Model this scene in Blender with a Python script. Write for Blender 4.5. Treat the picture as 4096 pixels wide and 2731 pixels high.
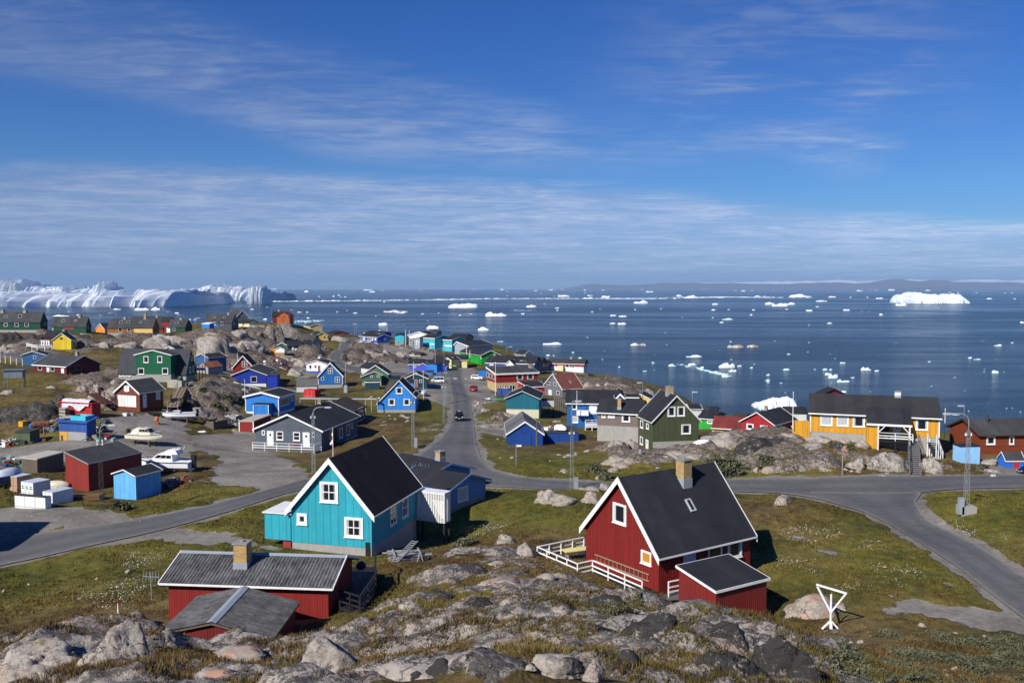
import bpy, math, random
import numpy as np
from mathutils import Vector, Matrix
S = bpy.context.scene
R = math.radians
for o in list(bpy.data.objects): bpy.data.objects.remove(o)
# ---------------- camera
cd = bpy.data.cameras.new('camera'); cam = bpy.data.objects.new('camera', cd); S.collection.objects.link(cam)
cd.sensor_width = 36; cd.lens = 36*3500/4096.; cd.clip_start = .5; cd.clip_end = 150000
cam.location = (0, 0, 45); cam.rotation_euler = (math.pi/2-math.atan(211.5/3500), 0, 0)
S.camera = cam
# ---------------- light
SUN_EL, SUN_AZ = 36., 220.          # azimuth clockwise from +Y (view direction): sun behind the camera, to the left
sd = bpy.data.lights.new('sun', 'SUN'); sun = bpy.data.objects.new('sun', sd); S.collection.objects.link(sun)
sd.energy = 4.6; sd.angle = R(.5); sd.color = (1, .95, .87)
sun.rotation_euler = (R(90-SUN_EL), 0, R(180-SUN_AZ)); sun.location = (0, 0, 200)
S.view_settings.view_transform = 'Standard'; S.view_settings.look = 'None'
S.view_settings.exposure = 0.3; S.view_settings.gamma = 1.0
S.render.engine = 'CYCLES'
S.cycles.max_bounces = 6; S.cycles.diffuse_bounces = 2; S.cycles.glossy_bounces = 2; S.cycles.transmission_bounces = 2
S.cycles.volume_bounces = 0; S.cycles.use_denoising = True; S.cycles.sample_clamp_indirect = 4

class NT:
    """tiny helper to write node trees"""
    def __init__(s, tree): s.t = tree; s.n = tree.nodes; s.l = tree.links
    def put(s, sock, v):
        if v is None: return
        if isinstance(v, bpy.types.NodeSocket): s.l.new(v, sock)
        else:
            if hasattr(sock, 'default_value'):
                if sock.type == 'RGBA' and len(v) == 3: v = (*v, 1)
                sock.default_value = v
    def node(s, typ, out=0, ins=(), **kw):
        n = s.n.new(typ)
        for k, v in kw.items(): setattr(n, k, v)
        if isinstance(ins, dict):
            for k, v in ins.items(): s.put(n.inputs[k], v)
        else:
            for i, v in enumerate(ins): s.put(n.inputs[i], v)
        return n.outputs[out]
    def m(s, op, a, b=None, c=None, clamp=False): return s.node('ShaderNodeMath', 0, (a, b, c), operation=op, use_clamp=clamp)
    def vm(s, op, a, b=None, out=0): return s.node('ShaderNodeVectorMath', out, (a, b), operation=op)
    def mix(s, f, a, b, blend='MIX'):
        n = s.n.new('ShaderNodeMix'); n.data_type = 'RGBA'; n.blend_type = blend
        s.put(n.inputs[0], f); s.put(n.inputs[6], a); s.put(n.inputs[7], b); return n.outputs[2]
    def noise(s, vec, scale, detail=3, rough=.55, dist=0, out=0):
        return s.node('ShaderNodeTexNoise', out, {'Vector': vec, 'Scale': scale, 'Detail': detail, 'Roughness': rough, 'Distortion': dist})
    def ramp(s, f, a, b, lo=0., hi=1.):
        return s.node('ShaderNodeMapRange', 0, {0: f, 1: a, 2: b, 3: lo, 4: hi}, interpolation_type='SMOOTHSTEP', clamp=True)
    def cramp(s, f, stops):
        n = s.n.new('ShaderNodeValToRGB'); s.put(n.inputs[0], f); e = n.color_ramp.elements
        while len(e) < len(stops): e.new(.5)
        for q, (p, c) in zip(e, stops): q.position = p; q.color = (*c, 1)
        return n.outputs[0]
    def curve(s, f, pts):
        n = s.n.new('ShaderNodeFloatCurve'); s.put(n.inputs[1], f); c = n.mapping.curves[0]
        while len(c.points) < len(pts): c.points.new(.5, .5)
        for q, (x, y) in zip(c.points, pts): q.location = (x, y)
        n.mapping.update(); return n.outputs[0]
    def comb(s, x, y, z): return s.node('ShaderNodeCombineXYZ', 0, (x, y, z))
    def sep(s, v):
        n = s.n.new('ShaderNodeSeparateXYZ'); s.put(n.inputs[0], v); return n.outputs
# ---------------- sky
W = bpy.data.worlds.new('World'); S.world = W; W.use_nodes = True
def build_sky():
    T = NT(W.node_tree); T.n.clear()
    sky = T.n.new('ShaderNodeTexSky'); sky.sky_type = 'NISHITA'; sky.sun_disc = False
    sky.sun_elevation = R(SUN_EL); sky.sun_rotation = R(SUN_AZ)
    sky.altitude = 100; sky.air_density = 1.0; sky.dust_density = .05; sky.ozone_density = 1.6
    d = T.node('ShaderNodeTexCoord', 'Generated')
    dx, dy, dz = T.sep(d); az = T.m('DIVIDE', dx, T.m('MAXIMUM', dy, .05)); el = T.m('DIVIDE', dz, T.m('MAXIMUM', dy, .05)); dzc = T.m('MAXIMUM', dz, .004); T.put(sky.inputs['Vector'], T.comb(dx, dy, dzc))
    col = T.node('ShaderNodeHueSaturation', 0, {'Hue': .512, 'Saturation': 1.35, 'Value': .95, 'Fac': 1., 'Color': sky.outputs[0]})
    col = T.mix(1., col, T.mix(T.ramp(el, .0, .14), (.30, .53, 1.0), (.40, .68, 1.06)), 'MULTIPLY')
    u = T.node('ShaderNodeMapRange', 0, {0: az, 1: -.65, 2: .65, 3: 0., 4: 1.}, clamp=True)
    # cloud sheet seen in perspective: project on a plane high above
    den = T.m('ADD', T.m('MAXIMUM', dz, .0), .035)
    p = T.comb(T.m('DIVIDE', dx, den), T.m('DIVIDE', dy, den), 0.)
    warp = T.noise(p, .35, 2, out=1)
    p2 = T.vm('ADD', p, T.vm('SCALE', warp, None)); p2.node.inputs[1].default_value = (0, 0, 0)
    big = T.noise(p, .33, 5, .6, .3)
    fine = T.noise(T.vm('MULTIPLY', p, (1., 1.35, 1.)), 1.35, 5, .62, .6)
    rip = T.noise(T.vm('MULTIPLY', p, (.8, 1.9, 1.)), 5.0, 3, .55, .8)
    tex = T.m('ADD', T.m('MULTIPLY', big, .36), T.m('ADD', T.m('MULTIPLY', fine, .40), T.m('MULTIPLY', rip, .24)))
    # low deck: everything under an edge that falls to the right
    edge1 = T.m('MULTIPLY', T.curve(u, [(0, .295), (.25, .285), (.34, .268), (.52, .252), (.63, .234), (.72, .205), (.82, .178), (1, .156)]), .5)
    low = T.ramp(T.m('SUBTRACT', edge1, T.m('SUBTRACT', el, T.m('MULTIPLY', T.m('SUBTRACT', tex, .5), .035))), -.004, .022)
    lowv = T.m('MULTIPLY', low, T.ramp(tex, .38, .60, .55, 1.))
    lowv = T.m('MULTIPLY', lowv, T.ramp(el, -.01, .03, .6, 1.))
    # diagonal band from the upper left towards the centre, fanning out on the right
    bot = T.m('MULTIPLY', T.curve(u, [(0, .49), (.15, .42), (.25, .355), (.34, .285), (.45, .265), (.63, .258), (.72, .285), (.8, .245), (.855, .33), (.915, .40), (1, .5)]), .5)
    top = T.m('MULTIPLY', T.curve(u, [(0, .76), (.15, .72), (.25, .62), (.33, .55), (.42, .49), (.52, .41), (.6, .35), (.66, .38), (.72, .42), (.8, .41), (.86, .37), (.915, .42), (1, .44)]), .5)
    wob = T.m('MULTIPLY', T.m('SUBTRACT', tex, .5), .14)
    band = T.m('MULTIPLY', T.ramp(T.m('SUBTRACT', el, T.m('ADD', bot, T.m('MULTIPLY', wob, .15))), -.01, .04), T.ramp(T.m('SUBTRACT', T.m('ADD', top, wob), el), -.02, .08))
    bandv = T.m('MULTIPLY', band, T.ramp(tex, .38, .60, .26, .88))
    fan = T.m('MULTIPLY', T.m('MULTIPLY', T.ramp(u, .52, .72), T.ramp(u, .95, .8)), T.m('MULTIPLY', T.ramp(el, .16, .22), T.ramp(el, .42, .28)))
    fanv = T.m('MULTIPLY', fan, T.ramp(tex, .43, .60, .05, .62))
    cov = T.m('MAXIMUM', T.m('MAXIMUM', lowv, bandv), fanv, clamp=True)
    ccol = T.mix(T.ramp(el, .06, .3), T.mix(u, (3.6, 4.4, 6.7), (6.4, 8.0, 11.2)), T.mix(u, (1.9, 2.8, 5.2), (2.5, 3.4, 6.2)))
    ccol = T.mix(T.ramp(tex, .42, .62), T.mix(1., ccol, (.72, .78, .88), 'MULTIPLY'), T.mix(1., ccol, (1.12, 1.10, 1.04), 'MULTIPLY'))
    col = T.mix(T.m('MULTIPLY', cov, .88), col, ccol)
    bg = T.node('ShaderNodeBackground', 0, (col, .072))
    T.node('ShaderNodeOutputWorld', 0, (bg,)) if False else None
    out = T.n.new('ShaderNodeOutputWorld'); T.l.new(bg, out.inputs[0])
build_sky()

# ---------------- mesh helper
COL = S.collection
def tag(o, label=None, cat=None, group=None, kind=None):
    if label: o['label'] = label
    if cat: o['category'] = cat
    if group: o['group'] = group
    if kind: o['kind'] = kind
    return o
def empty(name, loc, label, cat, group=None, rz=0):
    o = bpy.data.objects.new(name, None); COL.objects.link(o); o.location = loc; o.rotation_euler = (0, 0, rz)
    o.empty_display_size = .3
    return tag(o, label, cat, group)
class MB:
    def __init__(s): s.v = []; s.f = []; s.mi = []; s.cur = 0
    def face(s, *pts):
        b = len(s.v); s.v += [tuple(p) for p in pts]; s.f.append(tuple(range(b, b+len(pts)))); s.mi.append(s.cur)
    def hexa(s, p):      # 8 corners: bottom 0-3 ccw, top 4-7 ccw
        b = len(s.v); s.v += [tuple(q) for q in p]
        for q in ((3, 2, 1, 0), (4, 5, 6, 7), (0, 1, 5, 4), (1, 2, 6, 5), (2, 3, 7, 6), (3, 0, 4, 7)):
            s.f.append(tuple(b+i for i in q)); s.mi.append(s.cur)
        return s
    def box(s, x0, y0, z0, x1, y1, z1):
        return s.hexa([(x0, y0, z0), (x1, y0, z0), (x1, y1, z0), (x0, y1, z0), (x0, y0, z1), (x1, y0, z1), (x1, y1, z1), (x0, y1, z1)])
    def fbox(s, fr, u0, v0, u1, v1, d0, d1):   # box in a face frame (origin, U, V, N)
        O, U, V, N = fr
        P = lambda u, v, d: O+U*u+V*v+N*d
        return s.hexa([P(u0, v0, d1), P(u1, v0, d1), P(u1, v0, d0), P(u0, v0, d0), P(u0, v1, d1), P(u1, v1, d1), P(u1, v1, d0), P(u0, v1, d0)])
    def bar(s, a, b, w, h=None, up=(0, 0, 1)):
        a = Vector(a); b = Vector(b); h = h or w; d = (b-a).normalized(); up = Vector(up)
        if abs(d.dot(up)) > .98: up = Vector((1, 0, 0))
        x = d.cross(up).normalized()*(w/2); y = x.cross(d).normalized()*(h/2)
        return s.hexa([a-x-y, a+x-y, b+x-y, b-x-y, a-x+y, a+x+y, b+x+y, b-x+y])
    def tube(s, pts, r, n=8, caps=True):
        pts = [Vector(p) for p in pts]; rs = r if isinstance(r, (list, tuple)) else [r]*len(pts); b0 = len(s.v)
        for i, p in enumerate(pts):
            d = (pts[min(i+1, len(pts)-1)]-pts[max(i-1, 0)]).normalized(); up = Vector((0, 0, 1)) if abs(d.z) < .95 else Vector((1, 0, 0))
            x = d.cross(up).normalized(); y = x.cross(d).normalized()
            for k in range(n):
                a = 2*math.pi*k/n; s.v.append(tuple(p+x*math.cos(a)*rs[i]+y*math.sin(a)*rs[i]))
        for i in range(len(pts)-1):
            for k in range(n):
                s.f.append((b0+i*n+k, b0+i*n+(k+1) % n, b0+(i+1)*n+(k+1) % n, b0+(i+1)*n+k)); s.mi.append(s.cur)
        if caps:
            s.f.append(tuple(b0+k for k in reversed(range(n)))); s.mi.append(s.cur)
            s.f.append(tuple(b0+(len(pts)-1)*n+k for k in range(n))); s.mi.append(s.cur)
        return s
    def loft(s, rings, closed=False, cap0=True, cap1=True):
        n = len(rings[0]); b0 = len(s.v)
        for r in rings: s.v += [tuple(p) for p in r]
        for i in range(len(rings)-1):
            for k in range(n if closed else n-1):
                s.f.append((b0+i*n+k, b0+i*n+(k+1) % n, b0+(i+1)*n+(k+1) % n, b0+(i+1)*n+k)); s.mi.append(s.cur)
        if cap0: s.f.append(tuple(b0+k for k in reversed(range(n)))); s.mi.append(s.cur)
        if cap1: s.f.append(tuple(b0+(len(rings)-1)*n+k for k in range(n))); s.mi.append(s.cur)
        return s
    def build(s, name, mats, parent=None, loc=(0, 0, 0), rz=0, smooth=False, uv=True):
        me = bpy.data.meshes.new(name); me.from_pydata(s.v, [], s.f)
        if not isinstance(mats, list): mats = [mats]
        for m in mats: me.materials.append(M(m) if isinstance(m, (str, tuple)) else m)
        if len(mats) > 1: me.polygons.foreach_set('material_index', s.mi)
        if smooth: me.polygons.foreach_set('use_smooth', [True]*len(s.f))
        if uv:
            L = me.uv_layers.new(name='UVMap').data
            for p in me.polygons:
                n = p.normal
                if abs(n.z) > .985: t = Vector((1, 0, 0)); b = Vector((0, 1, 0))
                else: t = Vector((-n.y, n.x, 0)).normalized(); b = n.cross(t)
                for li in p.loop_indices:
                    q = me.vertices[me.loops[li].vertex_index].co; L[li].uv = (q.dot(t), q.dot(b))
        me.update()
        o = bpy.data.objects.new(name, me); COL.objects.link(o); o.location = loc; o.rotation_euler = (0, 0, rz)
        if parent: o.parent = parent
        return o
# ---------------- materials
_M = {}
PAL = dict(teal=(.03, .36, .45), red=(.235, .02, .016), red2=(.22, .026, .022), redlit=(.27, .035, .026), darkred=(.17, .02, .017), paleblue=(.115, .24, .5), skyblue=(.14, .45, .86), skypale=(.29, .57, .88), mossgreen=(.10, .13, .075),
 contblue=(.03, .09, .32), contred=(.5, .03, .03), brownplank=(.17, .05, .028), green=(.008, .12, .055), greendark=(.012, .07, .04), maroon=(.13, .012, .02), steelblue=(.03, .11, .27), lemon=(.80, .58, .03), orange=(.75, .25, .02),
 orangebrown=(.36, .13, .03), slate=(.07, .085, .11), brightblue=(.025, .20, .62), greyblue=(.12, .15, .19), cream=(.74, .66, .33), rust=(.42, .11, .025), tan=(.52, .42, .2), yellow=(.78, .5, .09), white=(.82, .82, .80), cobalt=(.02, .15, .45),
 royal=(.012, .04, .36), whitewash=(.62, .63, .62), slategrey=(.10, .125, .155), azure=(.035, .24, .72), sage=(.06, .17, .09), darkteal=(.018, .055, .075), violet=(.06, .10, .58), paleyellow=(.78, .68, .24), blue2=(.03, .08, .42),
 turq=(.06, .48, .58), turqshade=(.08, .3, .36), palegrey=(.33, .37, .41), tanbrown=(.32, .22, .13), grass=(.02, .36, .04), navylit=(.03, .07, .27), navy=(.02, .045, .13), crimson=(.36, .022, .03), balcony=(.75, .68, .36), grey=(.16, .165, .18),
 deepteal=(.012, .14, .20), royal2=(.012, .06, .27), oceanblue=(.015, .11, .33), taupe=(.2, .155, .14), olive=(.075, .095, .045), mustard=(.62, .3, .022), log=(.22, .05, .018), hutblue=(.025, .15, .6), tankgrey=(.18, .22, .25),
 bluetrim=(.2, .32, .58), logtrim=(.1, .04, .02), whiteroof=(.74, .75, .76), greyboard=(.33, .33, .32), palewood=(.46, .42, .35), oldwood=(.14, .115, .09), bluebase=(.03, .12, .4), plankbase=(.42, .27, .14), whitepaint=(.74, .76, .78), palebase=(.62, .6, .42),
 concrete=(.36, .35, .32), concretedk=(.27, .27, .26), reddoor=(.3, .04, .04), blackpanel=(.012, .013, .014), bluepanel=(.05, .16, .4), ochre=(.6, .32, .04), maroonpanel=(.3, .05, .06), yellowpanel=(.78, .52, .16), whitepanel=(.8, .8, .8),
 whiteband=(.7, .76, .78), glassgrid=(.05, .045, .04), emblem=(.03, .05, .06), redpanel=(.5, .02, .025), doorwhite=(.78, .78, .76), doorbrown=(.3, .1, .05), deckdark=(.035, .035, .036), deckblack=(.02, .021, .022), deckgrey=(.16, .16, .16), deckred=(.09, .028, .022),
 stairgrey=(.17, .165, .165), ladderwood=(.3, .22, .14), pipegrey=(.3, .34, .38), cableblack=(.012, .012, .012), card=(.45, .30, .2), wrapw=(.74, .75, .74), wrap=(.5, .55, .62), lumber=(.17, .105, .045), printgreen=(.03, .2, .1), carblack=(.01, .01, .012),
 carred=(.3, .01, .02), carwhite=(.8, .81, .82), carblue=(.012, .025, .09), cargreen=(.06, .09, .085), boatcream=(.72, .68, .52), boatwhite=(.8, .82, .84), boatblack=(.015, .016, .02), boatgreen=(.05, .4, .26), boatcover=(.55, .6, .7), barrelblue=(.02, .15, .6),
 binmetal=(.24, .27, .31), tyre=(.012, .012, .012), rim=(.4, .4, .42), headlight=(.75, .78, .8), taillight=(.4, .01, .01), plateyellow=(.7, .5, .05), orange2=(.75, .16, .01), metal=(.42, .44, .46), galv=(.27, .29, .31), darkmetal=(.06, .05, .045), flagred=(.6, .015, .03), black=(.01, .01, .01), leather=(.02, .02, .02))
def newmat(name):
    m = bpy.data.materials.new(name); m.use_nodes = True; T = NT(m.node_tree); b = T.n['Principled BSDF']; return m, T, b
def M(key):
    if key in _M: return _M[key]
    name, board = key if isinstance(key, tuple) else (key, None)
    if name in ROOFM or name in SPECIAL: m = (ROOFM.get(name) or SPECIAL.get(name))(name)
    else: m = paint(name, PAL[name], board)
    _M[key] = m; return m
def paint(name, col, board):
    m, T, b = newmat('%s_%s' % (name, board or 'plain'))
    uv = T.node('ShaderNodeUVMap'); pos = T.node('ShaderNodeNewGeometry')
    n1 = T.noise(pos, .9, 4, .6); n2 = T.noise(T.vm('MULTIPLY', pos, (6., 6., .7)), 1.0, 3, .6)
    f = T.m('ADD', T.m('MULTIPLY', n1, .5), T.m('MULTIPLY', n2, .5))
    c = T.mix(1., (*col, 1), T.mix(f, (.62, .63, .66, 1), (1.34, 1.32, 1.28, 1)), 'MULTIPLY')
    # weather marks: thin pale scuffs and stains with their own outline
    st = T.ramp(T.noise(T.vm('MULTIPLY', pos, (9., 9., 1.1)), 1.3, 4, .7), .66, .74)
    c = T.mix(T.m('MULTIPLY', st, .30), c, (.30, .28, .25, 1))
    rough = .62
    if board:
        u, v, _ = T.sep(uv)
        per, ax, w, dk = dict(plank=(.14, u, .10, .55), rib=(.17, u, .32, .45), panel=(.62, u, .035, .30), hplank=(.17, v, .13, .5))[board]
        k = T.m('DIVIDE', ax, per); fr = T.m('FRACT', T.m('ADD', k, 100.)); idx = T.m('FLOOR', k)
        wn = T.node('ShaderNodeTexWhiteNoise', 0, {'W': idx}, noise_dimensions='1D')
        gr = T.ramp(T.m('ABSOLUTE', T.m('SUBTRACT', fr, .5)), .5-w, .5-w*.35)
        c = T.mix(1., c, T.mix(wn, (.90, .90, .9, 1), (1.07, 1.07, 1.07, 1)), 'MULTIPLY')
        c = T.mix(T.m('MULTIPLY', gr, 1-dk), c, T.mix(1., c, (.35, .35, .37, 1), 'MULTIPLY'))
        bump = T.n.new('ShaderNodeBump'); bump.inputs['Strength'].default_value = .8; bump.inputs['Distance'].default_value = .02
        T.put(bump.inputs['Height'], T.m('SUBTRACT', 1., gr)); T.put(b.inputs['Normal'], bump.outputs[0])
    T.put(b.inputs['Base Color'], c); b.inputs['Roughness'].default_value = .35 if name.startswith(('car', 'boat')) else rough
    b.inputs['Specular IOR Level'].default_value = .5 if name.startswith(('car', 'boat')) else .3
    return m
def roofm(col, seam=1.0, rust=0, tile=0, var=.55, patch=0):
    def f(name):
        m, T, b = newmat(name); uv = T.node('ShaderNodeUVMap'); pos = T.node('ShaderNodeNewGeometry')
        u, v, _ = T.sep(uv)
        n1 = T.noise(pos, .7, 5, .65); n2 = T.noise(pos, 14., 3, .6)
        fac = T.m('ADD', T.m('MULTIPLY', n1, .6), T.m('MULTIPLY', n2, .4))
        c = T.mix(1., (*col, 1), T.mix(fac, (1-var*1.6,)*3+(1,), (1+var*1.6,)*3+(1,)), 'MULTIPLY')
        if seam:
            fr = T.m('FRACT', T.m('ADD', T.m('DIVIDE', u, seam), 100.)); wn = T.node('ShaderNodeTexWhiteNoise', 0, {'W': T.m('FLOOR', T.m('DIVIDE', u, seam))}, noise_dimensions='1D')
            c = T.mix(1., c, T.mix(wn, (.86,)*3+(1,), (1.16,)*3+(1,)), 'MULTIPLY')
            c = T.mix(T.m('MULTIPLY', T.ramp(fr, .975, .99), .5), c, (.012, .012, .013, 1))
            if patch:
                w2 = T.node('ShaderNodeTexWhiteNoise', 0, {'W': T.m('FLOOR', T.m('DIVIDE', u, .55))}, noise_dimensions='1D')
                c = T.mix(T.m('MULTIPLY', T.ramp(w2, .5, .55), .5), c, (.20, .20, .21, 1))
        if tile:
            f2 = T.m('FRACT', T.m('ADD', T.m('DIVIDE', v, tile), 100.)); f1 = T.m('FRACT', T.m('ADD', T.m('DIVIDE', u, tile*1.15 if tile > .6 else 9.), 100.))
            g = T.ramp(f2, .80, .97) if tile < .6 else T.m('MAXIMUM', T.ramp(f2, .95, .97), T.ramp(f1, .95, .97))
            c = T.mix(T.m('MULTIPLY', g, .65), c, (.03, .015, .012, 1) if tile < .6 else (.16, .16, .16, 1))
        if rust:
            r = T.ramp(T.noise(T.vm('MULTIPLY', pos, (1.2, 1.2, .45)), .9, 5, .7), .50, .66)
            top = T.ramp(T.node('ShaderNodeSeparateXYZ', 2, (T.node('ShaderNodeTexCoord', 3),)), 4.9, 7.0)
            c = T.mix(T.m('MULTIPLY', T.m('MULTIPLY', r, .75), top), c, (.085, .032, .014, 1))
            v2 = T.m('FRACT', T.m('ADD', T.m('MULTIPLY', v, 1.7), T.m('MULTIPLY', n1, .5)))
            c = T.mix(T.m('MULTIPLY', T.ramp(v2, .93, .98), .35), c, (.006, .005, .005, 1))
        T.put(b.inputs['Base Color'], c); b.inputs['Roughness'].default_value = .85; b.inputs['Specular IOR Level'].default_value = .25
        bp = T.n.new('ShaderNodeBump'); bp.inputs['Strength'].default_value = .35; bp.inputs['Distance'].default_value = .01; T.put(bp.inputs['Height'], n2); T.put(b.inputs['Normal'], bp.outputs[0])
        return m
    return f
def corr(a, bcol):
    def f(name):
        m, T, b = newmat(name); pos = T.node('ShaderNodeTexCoord', 3)
        n1 = T.noise(T.vm('MULTIPLY', pos, (1.2, 7., 1.2)), 1.6, 5, .7); n2 = T.noise(pos, 1.1, 5, .6); n3 = T.noise(pos, 9., 4, .7)
        c = T.mix(T.ramp(T.m('ADD', T.m('MULTIPLY', n1, .45), T.m('ADD', T.m('MULTIPLY', n2, .35), T.m('MULTIPLY', n3, .2))), .36, .66), (*a, 1), (*bcol, 1))
        T.put(b.inputs['Base Color'], c); b.inputs['Roughness'].default_value = .75; b.inputs['Specular IOR Level'].default_value = .3; return m
    return f
ROOFM = dict(felt=roofm((.024, .026, .031)), feltdark2=roofm((.034, .034, .036), 1.1, var=.5), feltgrey=roofm((.055, .055, .057)), feltlight=roofm((.05, .052, .06), 0), feltteal=roofm((.012, .03, .034)), brownfelt=roofm((.06, .048, .04)), rustfelt=roofm((.022, .018, .018), .75, rust=1, var=.5),
 corrug=corr((.028, .028, .03), (.19, .19, .19)), corrugold=corr((.035, .035, .037), (.15, .148, .145)), corrugdark=roofm((.045, .046, .05), .5), tilegrid=roofm((.05, .055, .055), 0, tile=1.05), redroof=roofm((.19, .035, .03)), rustyroof=roofm((.22, .085, .045)),
 browntile=roofm((.15, .05, .038), 0, tile=.34), patchroof=roofm((.09, .092, .095), .3, patch=1), oldplankroof=roofm((.14, .135, .125), 0, tile=.4))
def brickm(c1, c2, mort):
    def f(name):
        m, T, b = newmat(name); uv = T.node('ShaderNodeUVMap')
        br = T.n.new('ShaderNodeTexBrick'); T.put(br.inputs['Vector'], uv)
        for k, v in {'Color1': (*c1, 1), 'Color2': (*c2, 1), 'Mortar': (*mort, 1), 'Scale': 1., 'Mortar Size': .008, 'Brick Width': .23, 'Row Height': .075, 'Bias': -.1}.items(): br.inputs[k].default_value = v
        pos = T.node('ShaderNodeNewGeometry'); n = T.noise(pos, 2.2, 4, .65)
        c = T.mix(1., br.outputs[0], T.mix(n, (.6, .6, .6, 1), (1.3, 1.28, 1.2, 1)), 'MULTIPLY')
        T.put(b.inputs['Base Color'], c); b.inputs['Roughness'].default_value = .9; return m
    return f
def concr(name):
    m, T, b = newmat(name); pos = T.node('ShaderNodeNewGeometry'); n = T.noise(pos, 1.3, 6, .65); n2 = T.noise(T.vm('MULTIPLY', pos, (5, 5, .6)), 1., 4)
    T.put(b.inputs['Base Color'], T.mix(T.m('ADD', T.m('MULTIPLY', n, .6), T.m('MULTIPLY', n2, .4)), (.16, .16, .15, 1), (.5, .48, .43, 1))); b.inputs['Roughness'].default_value = .95; return m
def glass(name):
    m, T, b = newmat(name); b.inputs['Base Color'].default_value = (.012, .016, .022, 1); b.inputs['Roughness'].default_value = .06; b.inputs['Specular IOR Level'].default_value = .7; return m
def curtain(name):
    m, T, b = newmat(name); uv = T.node('ShaderNodeUVMap'); u, v, _ = T.sep(uv)
    w = T.m('SINE', T.m('ADD', T.m('MULTIPLY', u, 42.), T.m('MULTIPLY', T.noise(uv, 3., 2), 6.)))
    T.put(b.inputs['Base Color'], T.mix(T.ramp(w, -1, 1), (.33, .36, .38, 1), (.58, .6, .6, 1))); b.inputs['Roughness'].default_value = .12; return m
def orangep(name):
    m, T, b = newmat(name); b.inputs['Base Color'].default_value = (.55, .24, .03, 1); b.inputs['Roughness'].default_value = .15; return m
def greyp(name):
    m, T, b = newmat(name); b.inputs['Base Color'].default_value = (.17, .155, .12, 1); b.inputs['Roughness'].default_value = .12; return m
def plastic(name):
    m, T, b = newmat(name); pos = T.node('ShaderNodeNewGeometry')
    T.put(b.inputs['Base Color'], T.mix(T.noise(pos, 1.8, 4, .6), (.42, .36, .40, 1), (.85, .84, .88, 1))); b.inputs['Roughness'].default_value = .28; return m
SPECIAL = dict(brick=brickm((.50, .32, .10), (.36, .21, .07), (.36, .32, .24)), brickwall=brickm((.56, .42, .20), (.42, .30, .13), (.42, .38, .28)), redbrick=brickm((.22, .07, .045), (.16, .05, .035), (.2, .16, .13)), concretem=concr, glass=glass, curtain=curtain, orangepane=orangep, greypane=greyp, plastic=plastic)

# ---------------- numpy noise and the land
def _h(ix, iy, seed):
    n = (ix.astype(np.int64)*374761393 + iy.astype(np.int64)*668265263 + seed*974634777) & 0x7fffffff
    n = ((n ^ (n >> 13))*1274126177) & 0x7fffffff
    return ((n ^ (n >> 16)) & 0xffff)/65535.
def vnoise(x, y, seed=0):
    ix = np.floor(x); iy = np.floor(y); fx = x-ix; fy = y-iy
    fx = fx*fx*fx*(fx*(fx*6-15)+10); fy = fy*fy*fy*(fy*(fy*6-15)+10)
    a = _h(ix, iy, seed); b = _h(ix+1, iy, seed); c = _h(ix, iy+1, seed); d = _h(ix+1, iy+1, seed)
    return (a*(1-fx)+b*fx)*(1-fy)+(c*(1-fx)+d*fx)*fy
def fbm(x, y, seed=0, octv=4, gain=.5):
    s = 0; a = 1; t = 0
    for i in range(octv):
        s = s+a*vnoise(x*2**i+i*17.3, y*2**i-i*9.1, seed+i); t += a; a *= gain
    return s/t
def ridged(x, y, seed=0, octv=4):
    s = 0; a = 1; t = 0
    for i in range(octv):
        s = s+a*(1-np.abs(2*vnoise(x*2**i+i*7.7, y*2**i+i*3.3, seed+i)-1)); t += a; a *= .5
    return s/t
GX0, GY0, GD, GNX, GNY = -380., -30., 2., 381, 311
SHORE = [(-420, -60), (420, -60), (330, 50), (175, 105), (128, 138), (98, 165), (80, 190), (68, 230), (63, 290), (57, 330), (45, 345), (30, 330), (20, 372), (-20, 392), (-75, 412), (-140, 428), (-230, 432), (-420, 420)]
def land_grid(C):
    C = np.array(C); X, Y = np.meshgrid(np.arange(-380, 385, 22.), np.arange(60, 600, 22.)); k = poly_sd(X, Y, SHORE) < -9; C = np.concatenate([C, np.stack([X[k], Y[k], np.full(k.sum(), -6.)], 1)])
    gx = GX0+GD*np.arange(GNX); gy = GY0+GD*np.arange(GNY)
    Z = np.empty((GNY, GNX))
    for j, y in enumerate(gy):
        s2 = (1.5+.02*max(y, 0))**2
        d2 = (gx[:, None]-C[None, :, 0])**2+(y-C[None, :, 1])**2
        w = 1/(d2+s2)**2
        Z[j] = (w*C[None, :, 2]).sum(1)/w.sum(1)
    for k in range(2):
        P = np.pad(Z, 1, 'edge'); Z = (P[:-2, 1:-1]+P[2:, 1:-1]+P[1:-1, :-2]+P[1:-1, 2:]+2*P[1:-1, 1:-1])/6
    return Z
def land(x, y):
    """smooth ground height"""
    x = np.asarray(x, float); y = np.asarray(y, float)
    u = np.clip((x-GX0)/GD, 0, GNX-1.001); v = np.clip((y-GY0)/GD, 0, GNY-1.001)
    i = u.astype(int); j = v.astype(int); a = u-i; b = v-j
    return (LG[j, i]*(1-a)+LG[j, i+1]*a)*(1-b)+(LG[j+1, i]*(1-a)+LG[j+1, i+1]*a)*b
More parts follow.
